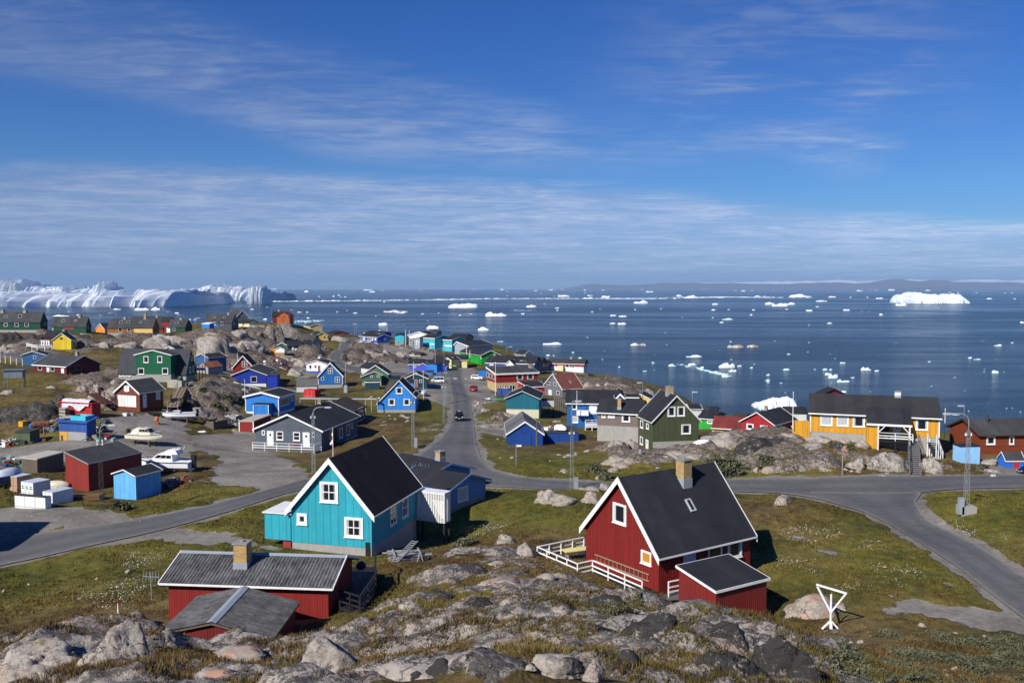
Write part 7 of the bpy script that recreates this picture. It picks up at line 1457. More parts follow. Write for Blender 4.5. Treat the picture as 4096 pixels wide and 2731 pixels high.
def rock(x, y, z, w, d, h, tone, seed, label=None, group=None):
    px_ = w/max(y, 5)*870; lv = 6 if px_ > 190 else 5 if px_ > 60 else 4 if px_ > 14 else 3
    v, f = ICO[lv]; r = np.random.default_rng(seed); n = v.copy()
    soft = np.zeros(len(v)); k = 12 if tone in 'ckKdh' else 9; ex = 26 if tone in 'ckKdhr' else 20
    for i in range(k+4):
        a = r.normal(size=3); a[2] = abs(a[2])*.8 if i < k else a[2]; a /= np.linalg.norm(a); hh = r.uniform(.62, .95)
        soft += np.maximum(v@a, 0)**ex/hh**ex
    rad = np.minimum(1./np.maximum(soft, 1e-6)**(1./ex), 1.05)
    rad = rad*(1+.40*(n3(v, 1.6, seed)-.5)+(.17 if y < 75 else .36)*(n3(v, 3.7, seed+3)-.5)+(.08 if y < 75 else .22)*(n3(v, 8., seed+5)-.5)+(.05*(n3(v, 19., seed+8)-.5) if lv > 4 else 0))
    st = v@r.normal(size=3); rad = rad+.05*(np.abs((st*4.3+.8*n3(v, 2.1, seed+9)) % 1-.5)-.25)
    crk = np.abs(n3(v, 2.3, seed+11)-.5); rad = rad-.11*np.exp(-(crk/.022)**2)-.06*np.exp(-(np.abs(n3(v, 4.6, seed+21)-.5)/.02)**2)
    p = v*rad[:, None]; p = p*np.array([w*.6, d*.62, h*(1.22 if y < 75 else 1.0)]); p[:, 2] = np.where(p[:, 2] < 0, p[:, 2]*.5, p[:, 2])
    yaw = r.uniform(-.25, .25); c, s = math.cos(yaw), math.sin(yaw); p = np.stack([p[:, 0]*c-p[:, 1]*s, p[:, 0]*s+p[:, 1]*c, p[:, 2]], 1)
    nm = 'boulder' if label and not group else 'stone' if group else 'rock_outcrop'
    me = bpy.data.meshes.new(nm); me.from_pydata(p.tolist(), [], f); me.polygons.foreach_set('use_smooth', [True]*len(f)); me.materials.append(_rm(tone))
    o = bpy.data.objects.new(nm, me); COL.objects.link(o); o.location = (x, y, z-.10*h)
    if label: tag(o, label, 'stone' if group else 'boulder', group)
    else: tag(o, kind='structure')
STONE = 'small pale stone lying loose on grass or gravel among others'
for t_ in ROCKS: rock(*t_[:8], *((STONE, 'loose stones') if len(t_) > 8 and t_[8] == 1 else t_[8:]))
# ---------------- icebergs
def ice_mat():
    m, T, b = newmat('ice'); pos = T.node('ShaderNodeNewGeometry'); z = T.node('ShaderNodeSeparateXYZ', 2, (pos,)); n = T.noise(T.vm('MULTIPLY', pos, (.02, .02, .07)), 1., 5, .65)
    c = T.mix(T.ramp(n, .36, .6), (.70, .80, .87, 1), (.90, .93, .94, 1)); c = T.mix(T.ramp(T.m('ADD', z, T.m('MULTIPLY', n, 1.)), 1.1, .4), c, (.42, .72, .78, 1))
    T.put(b.inputs['Base Color'], c); b.inputs['Roughness'].default_value = .55; return m
def dirty_mat():
    m, T, b = newmat('dirty_ice'); pos = T.node('ShaderNodeNewGeometry'); n = T.noise(pos, .12, 4, .7)
    T.put(b.inputs['Base Color'], T.mix(T.ramp(n, .42, .58), (.82, .86, .88, 1), (.34, .28, .21, 1))); b.inputs['Roughness'].default_value = .6; return m
ICEM, DIRT = ice_mat(), dirty_mat()
GR = [('small white ice floe drifting on the far strip of sea below the horizon', 'ice floes near the horizon', 2600), ('small white ice floe drifting on open blue water in mid bay', 'ice floes in mid bay', 900), ('small white ice lump floating in the near water off the rocky shore', 'ice lumps near the shore', 0)]
def berg(i, x, y, w, d, h, label, prof):
    r = np.random.default_rng(100+i); nx, ny = (240, 40) if prof else (26, 12) if w/y*870 > 6 else (14, 8)
    u = np.linspace(0, 1, nx); v = np.linspace(0, 1, ny)
    if prof: top = np.interp(u, [p[0] for p in prof], [p[1] for p in prof]); sc_ = float(np.max(top)); top = top*(1+.34*(ridged(u*w/55., u*0+i, 33+i, 4)-.62))
    else:
        top = .35+.65*vnoise(u*4.2+i*3.1, u*0+i, 7)+.25*(vnoise(u*11+i, u*0+i, 8)-.5); top = top*np.sin(np.pi*np.clip(u, .02, .98))**.35; top = top/top.max()*h; sc_ = h
    U, V = np.meshgrid(u, v); cross = np.clip(V/.12, 0, 1)**.55*np.clip((1-V)/.15, 0, 1)**.5
    f1 = 6 if not prof else max(5, w/30.); f2 = 4 if not prof else max(4, d/45.)
    rl = ridged(U*f1+i, V*f2, 40+i, 4)
    Zb = top[None]*cross*(.72+.42*rl*(1-.6*(V > .6)))
    jag = (.10 if not prof else .17)*(ridged(U*f1*1.9+i*2, V*1.3, 70+i, 5)-.5)+(0 if not prof else .10*(np.floor(4*fbm(U*f1*.45+i, U*0, 90+i, 2))/4-.5))
    edge = np.sin(np.pi*U)**.3 if not prof else np.clip(np.minimum(U, 1-U)/.03, 0, 1)**.5
    Xb = (U-.5)*w+jag*min(w, d)*.5; Yb = (V-.5)*d*(edge if not prof else .5+.5*edge)+jag*d*(1.6 if prof else 1.)
    Zb = np.where((V <= 0) | (V >= 1) | (U <= 0) | (U >= 1), -1., Zb)
    bs = grid_mesh('iceberg' if (label or w > 9) else 'ice_floe', Xb, Yb, Zb, DIRT if label and ('dirty' in label) else ICEM); bs.location = (x, y, 0)
    if prof: bs.data.polygons.foreach_set('use_smooth', [False]*len(bs.data.polygons))
    if not prof and w < 60: bs.data.polygons.foreach_set('use_smooth', [bool(i % 2)]*len(bs.data.polygons))
    if label: tag(bs, label, 'iceberg')
    else:
        for L, g_, ymin in GR:
            if y > ymin: tag(bs, L, 'ice floe', g_); break
for i, b_ in enumerate(BERGS): berg(i, *b_)
def brash(name, pts, width, n, smin, smax, seed):
    r = np.random.default_rng(seed); mb = MB(); P = np.array(pts)
    for k in range(n):
        t = r.uniform(0, len(P)-1); i = int(t); p = P[i]*(1-t+i)+P[min(i+1, len(P)-1)]*(t-i); x, y = p[0]+r.normal()*width*.6, p[1]+r.normal()*width
        s = smin+(smax-smin)*r.random()**3; a = r.uniform(0, 6.3); ring = [(x+s*math.cos(a+q)*(.6+.5*r.random()), y+s*.7*math.sin(a+q)*(.6+.5*r.random()), .02) for q in np.linspace(0, 5.2, 6)]
        hz = s*r.uniform(.12, .4); tp = [(x+(q[0]-x)*.6, y+(q[1]-y)*.6, hz) for q in ring]; mb.loft([ring, tp], closed=True, cap0=False)
    tag(mb.build(name, ICEM, uv=False), 'drifting line of crushed brash ice on the sea', 'brash ice', None, 'stuff')
def sp(xs, y_): Y = 45*3500/(y_-1154.); return ((xs-2048)/3500*Y, Y)
brash('brash_ice', [sp(1062, 1206), sp(1300, 1204), sp(1560, 1201.5), sp(1800, 1199), sp(1960, 1195), sp(2170, 1194.5), sp(2400, 1194.5), sp(2600, 1195), sp(2900, 1189), sp(3250, 1191)], 22, 1500, 1.5, 9, 1)
brash('brash_ice', [sp(2420, 1195), sp(2520, 1195), sp(2610, 1194.6)], 16, 500, 1, 7, 2)
brash('brash_ice', [sp(2700, 1190), sp(2860, 1188), sp(2960, 1189), sp(3080, 1190.5)], 40, 360, 1.5, 8, 3)
brash('brash_ice', [sp(2700, 1455), sp(2790, 1471), sp(2830, 1484), sp(2880, 1496), sp(2910, 1503)], 2.2, 170, .25, 1.6, 4)
brash('brash_ice', [sp(1195, 1288), sp(1230, 1283), sp(1262, 1286)], 14, 150, .5, 2.2, 5)
brash('brash_ice', [sp(2060, 1241), sp(2120, 1243)], 14, 120, .4, 1.8, 6)
brash('brash_ice', [sp(600, 1216), sp(750, 1212), sp(900, 1209)], 26, 500, 1.5, 8, 7)

# ---------------- street furniture
def lattice_lamp(label, x, y, z, hl, H, armx, box, foot):
    r = empty('lattice_lamp_post', (x, y, z), label, 'lamp post'); t = .022 if y < 90 else .028; mat = 'darkmetal' if 'dark' in label else 'galv'
    w0, w1 = .34, .20; mb = MB(); cr = [(-1, -1), (1, -1), (1, 1), (-1, 1)]; z0 = -.4
    hw = lambda zz: (w0+(w1-w0)*max(zz, 0)/hl)/2
    for a, b in cr: mb.bar((a*hw(0), b*hw(0), z0), (a*hw(hl), b*hw(hl), hl), t)
    n = int(hl/.42)
    for i in range(n):
        za, zb = hl*i/n, hl*(i+1)/n
        for k in range(4):
            (a, b), (c, d) = cr[k], cr[(k+1) % 4]
            if (i+k) % 2: a, b, c, d = c, d, a, b
            mb.bar((a*hw(za), b*hw(za), za), (c*hw(zb), d*hw(zb), zb), t*.6)
    mb.build('lattice_mast', mat, r, uv=False)
    s = 1 if armx > 0 else -1; rad = min(.7, abs(armx)*.6, H-hl if H > hl else .5); mb = MB(); pts = [(0, 0, hl-.5), (0, 0, H-rad)]
    for a in np.linspace(15, 90, 6): pts.append((s*rad*(1-math.cos(R(a))), 0, H-rad+rad*math.sin(R(a))))
    pts.append((armx, 0, H+.02)); mb.tube(pts, .045 if y < 90 else .055, 8); arm = mb.build('lamp_arm', 'galv', r, smooth=True, uv=False)
    mb = MB(); L = .62; mb.loft([[(armx+s*q, yy, H+zz) for yy, zz in ((-wd, -.07), (wd, -.07), (wd*.8, .06), (-wd*.8, .06))] for q, wd in ((-.1, .07), (.15, .13), (L*.8, .14), (L, .06))], closed=True); mb.build('lamp_head', 'metal', r, uv=False)
    mb = MB(); mb.box(min(armx+s*.14, armx+s*.5), -.1, H-.10, max(armx+s*.14, armx+s*.5), .1, H-.069); mb.build('lamp_glass', 'white', r, uv=False)
    for i in range(4 if 'insul' in label else 2):
        mb = MB(); zz = hl-.35-.28*(i//2); sd_ = -1 if i % 2 else 1
        mb.tube([(sd_*(hw(zz)+.12), 0, zz-.12), (sd_*(hw(zz)+.12), 0, zz-.06), (sd_*(hw(zz)+.12), 0, zz+.02), (sd_*(hw(zz)+.12), 0, zz+.12)], [.05, .09, .05, .08], 8); mb.bar((0, 0, zz), (sd_*(hw(zz)+.12), 0, zz), .03); mb.build('insulator', 'white', r, uv=False)
    if box: mb = MB(); mb.box(.2, -.55, -.1, .62, -.22, 1.25); mb.box(.18, -.57, 1.25, .64, -.2, 1.29); mb.build('cabinet', 'galv' if not foot else 'pipegrey', r, loc=(-1.05, 0, 0) if foot else (0, 0, 0))
    if foot: mb = MB(); mb.box(-.6, -.55, -.6, .62, .5, .55); mb.build('concrete_base', 'concretem', r)
def street_lamp(label, x, y, z, H, armx, th):
    r = empty('street_lamp', (x, y, z), label, 'street lamp'); s = 1 if armx >= 0 else -1; rad = min(.8, abs(armx)*.7+.01); pts = [(0, 0, -.8), (0, 0, H-rad)]
    for a in np.linspace(20, 90, 5): pts.append((s*rad*(1-math.cos(R(a))), 0, H-rad+rad*math.sin(R(a))))
    pts.append((armx+s*.02, 0, H)); mb = MB(); mb.tube(pts, th, 6); mb.build('pole', 'galv', r, smooth=True, uv=False)
    mb = MB(); mb.loft([[(armx+s*q, yy, H+zz) for yy, zz in ((-wd, -.09), (wd, -.09), (wd*.8, .08), (-wd*.8, .08))] for q, wd in ((-.1, .08), (.3, .2), (.9, .1))], closed=True); mb.build('lamp_head', 'metal', r, uv=False)
    if th > .08 and 'cabinet' in label: mb = MB(); mb.box(-.35, -.25, -.5, .35, .25, 1.3); mb.build('cabinet', 'pipegrey', r)
    if 'long side arms' in label: mb = MB(); mb.tube([(0, 0, H-.6), (.6, 0, H-.05), (2.4, 0, H)], .07, 6); mb.build('side_arm', 'galv', r, uv=False)
def flagpole(name, label, x, y, z, H, rad, col, flag):
    r = empty(name, (x, y, z), label, 'flagpole' if name == 'flagpole' else 'post'); k = max(rad, y*.00034)
    mb = MB(); mb.tube([(0, 0, -.6), (0, 0, H*.6), (0, 0, H)], [k, k*.85, k*.6], 8); mb.build('pole', col, r, uv=False)
    if name == 'flagpole': mb = MB(); mb.tube([(0, 0, H), (0, 0, H+.04), (0, 0, H+.12), (0, 0, H+.16)], [k*.5, k*1.3, k*1.3, k*.3], 8); mb.build('finial', 'white', r, uv=False)
    if flag:
        mb = MB(); sz = 1.9 if flag == 1 else 1.1; n = 14
        for c in (0, 1):
            mb.cur = c
            for i in range(n):
                if (1 if 4 <= i < 8 or i > 11 else 0) != (c if flag == 1 else (1-c)): continue
                za, zb = H-.25-sz*i/n, H-.25-sz*(i+1)/n; wx = lambda q: -.08-.30*(q/n)**.8-.06*math.sin(q*1.3); wy = lambda q: .10*math.sin(q*.9)
                mb.loft([[(-.03, 0, za), (wx(i)*.5, wy(i)+.06, za-.03), (wx(i), wy(i), za-.1)], [(-.03, 0, zb), (wx(i+1)*.5, wy(i+1)+.06, zb-.03), (wx(i+1), wy(i+1), zb-.1)]], cap0=False, cap1=False)
        mb.build('flag', ['white', 'flagred'], r, uv=False)
def sign_post(label, x, y, z, H, w):
    r = empty('sign_post', (x, y, z), label, 'sign'); mb = MB(); mb.tube([(0, 0, -.5), (0, 0, H)], .04, 8); mb.build('pole', 'galv', r, uv=False)
    mb = MB(); mb.box(.05, -.02, H-.36, .05+w*.62, .01, H-.14); mb.build('sign_plate', 'white', r)
# ---------------- vehicles
def car(label, kind, x, y, z, head, L, Wd, Hh, col):
    z = gz(x, y) if y < 500 else z
    nr = min([land(x, y)+.05]); z = max(z, float(nr))
    r = empty('parked_car' if 'driving' not in label else 'car', (x, y, z), label, 'van' if kind == 'van' else 'pickup' if kind == 'pickup' else 'car', rz=R(head))
    wr = Hh*.19 if kind != 'van' else Hh*.16; gc = wr*.75
    prof = dict(suv=[(-.5, .30), (-.49, .62), (-.40, .98), (.12, 1.), (.24, .66), (.47, .56), (.5, .30)], hatch=[(-.5, .30), (-.49, .64), (-.33, .97), (.05, 1.), (.23, .63), (.46, .52), (.5, .28)],
                van=[(-.5, .2), (-.5, .96), (-.46, 1.), (.22, 1.), (.42, .56), (.49, .44), (.5, .2)], pickup=[(-.5, .30), (-.5, .56), (-.1, .57), (-.06, .98), (.15, 1.), (.26, .62), (.48, .54), (.5, .30)], jeep=[(-.5, .30), (-.5, .66), (.1, .66), (.14, .72), (.46, .66), (.5, .62), (.5, .30)])[kind]
    belt = .60 if kind != 'van' else .56
    def wid_(h): return Wd/2*(1 if h <= belt else 1-.22*(h-belt)/(1-belt))
    mb = MB(); low = [(px_, h) for px_, h in prof]; ring = lambda sgn: [(p*L, sgn*wid_(h)*(.96 if h < .35 else 1), h*Hh) for p, h in low]
    a, b = ring(-1), ring(1); n = len(a)
    bot = [(.5*L, 0, .18*Hh)]
    mb.loft([a+[(.47*L, -Wd*.46, gc), (-.47*L, -Wd*.46, gc)], b+[(.47*L, Wd*.46, gc), (-.47*L, Wd*.46, gc)]], closed=True, cap0=False, cap1=False)
    for rr, s in ((a+[(.47*L, -Wd*.46, gc), (-.47*L, -Wd*.46, gc)], -1), (b+[(.47*L, Wd*.46, gc), (-.47*L, Wd*.46, gc)], 1)):
        mb.face(*(rr if s > 0 else rr[::-1]))
    body = mb.build('body', col, r, uv=False); bv = body.modifiers.new('bevel', 'BEVEL'); bv.width = .05*Hh; bv.segments = 2; bv.limit_method = 'ANGLE'
    # windows: quads set just outside the cabin
    def pt(p, h, s, out=.012): return (p*L, s*(wid_(h)+out), h*Hh)
    roofp = [q for q in prof if q[1] > .9] or prof; xb, xf = roofp[0][0], roofp[-1][0] if kind != 'jeep' else 0
    if kind != 'jeep':
        bx = dict(suv=(-.45, .20), hatch=(-.43, .19), van=(-.49, .38), pickup=(-.07, .22))[kind]; top = .93; bl = belt+.03
        for s in (-1, 1):
            k = {'van': 3, 'suv': 3}.get(kind, 2 if kind == 'hatch' else 1); e = [bx[0]+.02+(bx[1]-bx[0]-.03)*i/k for i in range(k+1)]
            for i in range(k):
                f = lambda u, h: u+(xb-bx[0]+.02)*((h-bl)/(top-bl)) if u < (bx[0]+bx[1])/2-.02 and i == 0 and u == e[0] else u-(bx[1]-xf)*((h-bl)/(top-bl))*.95 if i == k-1 and u == e[-1] else u
                q = [pt(f(e[i]+(.008 if i else 0), bl), bl, s), pt(f(e[i+1]-.008, bl) if i < k-1 else f(e[i+1], bl), bl, s), pt(f(e[i+1], top) if i == k-1 else e[i+1]-.008, top, s), pt(f(e[i], top) if i == 0 else e[i]+.008, top, s)]
                mb = MB(); mb.face(*(q if s < 0 else q[::-1])); mb.build('side_window', 'glass', r, uv=False)
        P0, P1 = [(p, h) for p, h in prof if p > xf-.001][:2]
        for nm, (pa, ha_), (pb, hb_), sg in (('windscreen', P1, P0, 1), ('rear_window', prof[1] if kind != 'pickup' else prof[2], prof[2] if kind != 'pickup' else prof[3], -1)):
            la, lb = (pa+(pb-pa)*.1, ha_+(hb_-ha_)*.1), (pa+(pb-pa)*.9, ha_+(hb_-ha_)*.9)
            if kind == 'van' and sg < 0: la, lb = (-.5, .6), (-.5, .92)
            o_ = .02*sg; mb = MB(); w0_, w1_ = wid_(la[1])*.88, wid_(lb[1])*.88
            q = [(la[0]*L+o_, -w0_*sg, la[1]*Hh+.02), (la[0]*L+o_, w0_*sg, la[1]*Hh+.02), (lb[0]*L+o_, w1_*sg, lb[1]*Hh+.02), (lb[0]*L+o_, -w1_*sg, lb[1]*Hh+.02)]; mb.face(*q); mb.build(nm, 'glass', r, uv=False)
    else:
        mb = MB(); [mb.bar((.12*L, s*Wd*.45, .7*Hh), (.05*L, s*Wd*.42, 1.0*Hh), .05) for s in (-1, 1)]; mb.bar((.05*L, -Wd*.42, Hh), (.05*L, Wd*.42, Hh), .05); mb.bar((.12*L, -Wd*.45, .72*Hh), (.12*L, Wd*.45, .72*Hh), .04); mb.build('windscreen_frame', 'metal', r, uv=False)
    for p in (-.31, .31):
        for s in (-1, 1):
            mb = MB(); yo = s*(Wd/2-.1*Wd); mb.tube([(p*L, yo-.07*Wd, wr), (p*L, yo+.115*Wd, wr)] if s > 0 else [(p*L, yo+.07*Wd, wr), (p*L, yo-.115*Wd, wr)], wr, 16); w_ = mb.build('wheel', 'tyre', r, uv=False)
            mb = MB(); ye = yo+s*.12*Wd; mb.tube([(p*L, ye-s*.03, wr), (p*L, ye+s*.005, wr)], wr*.58, 12); mb.build('rim', 'rim', w_, uv=False)
    for s in (-1, 1):
        mb = MB(); mb.box(.485*L, s*Wd*.36-.09*Wd, .43*Hh, .508*L, s*Wd*.36+.09*Wd, .52*Hh); mb.build('headlight', 'headlight', r, uv=False)
        mb = MB(); mb.box(-.506*L, s*Wd*.42-.05*Wd, .45*Hh, -.49*L, s*Wd*.42+.05*Wd, .6*Hh); mb.build('taillight', 'taillight', r, uv=False)
        mb = MB(); mb.box(.19*L, s*(Wd*.5+.04*Wd)-.05*Wd, .60*Hh, .22*L, s*(Wd*.5+.04*Wd)+.05*Wd, .68*Hh); mb.build('mirror', col, r, uv=False)
    for p, nm in ((.507, 1), (-.507, -1)): mb = MB(); mb.box(min(p*L, p*L+.012*nm), -.14*Wd, .31*Hh, max(p*L, p*L+.012*nm), .14*Wd, .38*Hh); mb.build('number_plate', 'white', r, uv=False)
    mb = MB(); mb.box(.48*L, -Wd*.46, .2*Hh, .515*L, Wd*.46, .3*Hh); mb.build('bumper', 'black' if col != 'carwhite' else 'pipegrey', r, uv=False)
    if 'roof sign' in label or 'off-road' in label: mb = MB(); mb.box(-.05*L, -.12*Wd, 1.005*Hh, .02*L, .12*Wd, 1.08*Hh); mb.build('roof_sign', 'plateyellow', r, uv=False)
    if kind == 'pickup': mb = MB(); [mb.bar((-.49*L, s*Wd*.47, .75*Hh), (-.1*L, s*Wd*.47, .75*Hh), .07) for s in (-1, 1)]; [mb.bar((p*L, s*Wd*.47, .55*Hh), (p*L, s*Wd*.47, .75*Hh), .05) for s in (-1, 1) for p in (-.48, -.3, -.12)]; mb.build('bed_rail', 'white', r, uv=False)
# ---------------- boats
def boat(label, kind, x, y, z, head, L, bm_, hh, col):
    B, H = L*bm_, L*hh; hs = H*(.5 if kind in ('fly', 'cabin') else .62); z = gz(x, y)+max(z-gz(x, y), .12) if kind != 'open' else z
    r = empty('boat', (x, y, z), label, 'boat', rz=R(head)); mb = MB(); rows = []
    for t in np.linspace(-.5, .5, 15):
        k = (t+.5); w = B/2*(1-max(0, (k-.45)/.55)**2.2)*(.9+.1*min(1, k*4)); sh = hs*(1+.35*max(0, k-.4)**1.5); kl = .0+hs*.75*max(0, (k-.72)/.28)**2
        x_ = t*L; rows.append([(x_, -w, sh), (x_, -w*.93, kl+(sh-kl)*.45), (x_, -w*.55, kl+(sh-kl)*.12), (x_, 0, kl), (x_, w*.55, kl+(sh-kl)*.12), (x_, w*.93, kl+(sh-kl)*.45), (x_, w, sh)])
    mb.loft(rows, cap0=True, cap1=True); hull = mb.build('hull', col, r, smooth=False, uv=False)
    dk = MB(); dr = [[(q[0][0], q[0][1]*.96, q[0][2]-(.03 if kind != 'open' else hs*.25)), (q[0][0], 0, q[0][2]+(.03 if kind != 'open' else -hs*.3)), (q[6][0], q[6][1]*.96, q[6][2]-(.03 if kind != 'open' else hs*.25))] for q in rows]; dk.loft([d[::-1] for d in dr], cap0=False, cap1=False); dk.build('deck', 'white' if kind not in ('open', 'covered') else 'oldwood' if kind == 'open' else col, r, uv=False)
    st = MB()
    for i in range(len(rows)-1):
        for k, s in ((0, -1), (6, 1)): st.bar(Vector(rows[i][k])+Vector((0, s*.012*L/5, 0)), Vector(rows[i+1][k])+Vector((0, s*.012*L/5, 0)), .03*L/4, .05*L/4)
    st.build('rub_rail', 'black' if kind != 'covered' else col, r, uv=False)
    if kind in ('cabin', 'fly', 'speed'):
        a, b, h = dict(cabin=(-.12, .26, .42), fly=(-.22, .22, .34), speed=(-.05, .3, .22))[kind]; ch = H*h*1.1; z0 = hs*1.0
        mb = MB(); w = B*.34; mb.hexa([(a*L, -w, z0), (b*L, -w*.7, z0), (b*L, w*.7, z0), (a*L, w, z0), (a*L+.02*L, -w*.86, z0+ch), (b*L-.16*L, -w*.72, z0+ch), (b*L-.16*L, w*.72, z0+ch), (a*L+.02*L, w*.86, z0+ch)]); cb = mb.build('cabin', col if col != 'boatwhite' else 'white', r, uv=False)
        mb = MB(); zb, zt = z0+ch*.45, z0+ch*.88; P = lambda f, s, zz: (a*L+f*(b-a)*L*(1-.42*(zz-z0)/ch)+.02*L*(zz-z0)/ch, s*(w*(1-.14*(zz-z0)/ch)-(w*(1-.14*(zz-z0)/ch)-w*.7)*f*.95+.015), zz)
        for s in (-1, 1):
            for i in range(3):
                f0, f1 = .06+i*.3, .33+i*.3; q = [P(f0, s, zb), P(f1, s, zb), P(f1, s, zt), P(f0, s, zt)]; mb.face(*(q if s < 0 else q[::-1]))
        fr = lambda t, s: (b*L-.16*L*t+.02, s*w*(.70+.02*t)*.9, z0+ch*t); mb.face(fr(.35, -1), fr(.35, 1), fr(.9, 1), fr(.9, -1)); mb.build('cabin_window', 'glass', cb, uv=False)
        if kind == 'fly':
            mb = MB(); zz = z0+ch; mb.hexa([(-.3*L, -w*.8, zz), (.02*L, -w*.75, zz), (.02*L, w*.75, zz), (-.3*L, w*.8, zz), (-.26*L, -w*.75, zz+H*.2), (-.12*L, -w*.6, zz+H*.22), (-.12*L, w*.6, zz+H*.22), (-.26*L, w*.75, zz+H*.2)]); mb.build('flybridge', 'white', r, uv=False)
            mb = MB(); mb.tube([(-.3*L, -w*.7, zz+H*.2), (-.34*L, -w*.6, zz+H*.36), (-.34*L, w*.6, zz+H*.36), (-.3*L, w*.7, zz+H*.2)], .035, 6); mb.tube([(-.2*L, -w*.6, zz+H*.2), (-.24*L, -w*.55, zz+H*.32), (-.24*L, w*.55, zz+H*.32), (-.2*L, w*.6, zz+H*.2)], .03, 6); mb.build('radar_arch', 'white', r, uv=False)
        if kind == 'cabin' and 'canvas' in label:
            mb = MB(); mb.loft([[(q*L, -B*.36*k, hs), (q*L, -B*.3*k, hs+ch*m), (q*L, 0, hs+ch*m*1.12), (q*L, B*.3*k, hs+ch*m), (q*L, B*.36*k, hs)] for q, k, m in ((-.36, .9, .3), (-.28, 1, .75), (-.2, 1, .95), (-.11, .95, 1.))]); mb.build('canvas_cover', 'boatcream', r, smooth=True, uv=False)
        mb = MB(); [mb.tube([(.22*L, s*B*.28, hs*1.1), (.24*L, s*B*.28, hs*1.1+.3), (.44*L, s*B*.06, hs*1.2+.35), (.47*L, 0, hs*1.2+.35)], .016, 5) for s in (-1, 1)]; mb.build('pulpit_rail', 'metal', r, uv=False)
    if kind == 'covered': mb = MB(); mb.loft([[(q*L, -B*.48*k, hs*.8), (q*L, -B*.3*k, hs*1.35*m), (q*L, 0, hs*1.6*m), (q*L, B*.3*k, hs*1.35*m), (q*L, B*.48*k, hs*.8)] for q, k, m in ((-.5, .85, .9), (-.2, 1, 1.1), (.1, .95, 1.15), (.35, .6, 1.05), (.5, .1, .9))]); mb.build('cover', 'boatcover', r, smooth=True, uv=False)
    if kind != 'covered':
        mb = MB(); mb.box(-.56*L, -.05*B, hs*.3, -.5*L-.005, .05*B, hs*1.1); mb.box(-.565*L, -.09*B, hs*1.1, -.49*L, .09*B, hs*1.6); mb.build('outboard', 'white' if 'white outboard' in label else 'black', r, uv=False)
    mb = MB(); dz = z-gz(x, y)+.3
    for t in (-.25, .2): mb.box(t*L-.08, -B*.35, -dz, t*L+.08, -B*.2, hs*.2); mb.box(t*L-.08, B*.2, -dz, t*L+.08, B*.35, hs*.2); mb.box(t*L-.1, -B*.4, hs*.02, t*L+.1, B*.4, hs*.12)
    mb.build('trestle', 'oldwood' if 'trailer' not in label else 'darkmetal', r, uv=False)
def upturned_boat(label, x, y, z, head, L, B, H, col):
    r = empty('boat', (x, y, z), label, 'boat', rz=R(head)); mb = MB(); rows = []
    for t in np.linspace(-.5, .5, 17):
        k = abs(t)*2; w = B/2*(1-k**2.6)*.98+.02; h = H*.9*(1-.45*k**2.5); rows.append([(t*L, w*math.cos(a), h*max(math.sin(a), 0)**.8) for a in np.linspace(0, math.pi, 11)])
    mb.loft(rows, cap0=True, cap1=True); mb.build('hull', (col, 'hplank') if col == 'boatcream' else col, r, smooth=True)
    mb = MB(); mb.bar((-.48*L, 0, H*.55), (-.2*L, 0, H*.9), .06); mb.bar((-.2*L, 0, H*.9), (.2*L, 0, H*.9), .06); mb.bar((.2*L, 0, H*.9), (.48*L, 0, H*.55), .06); mb.build('keel', 'oldwood', r, uv=False)
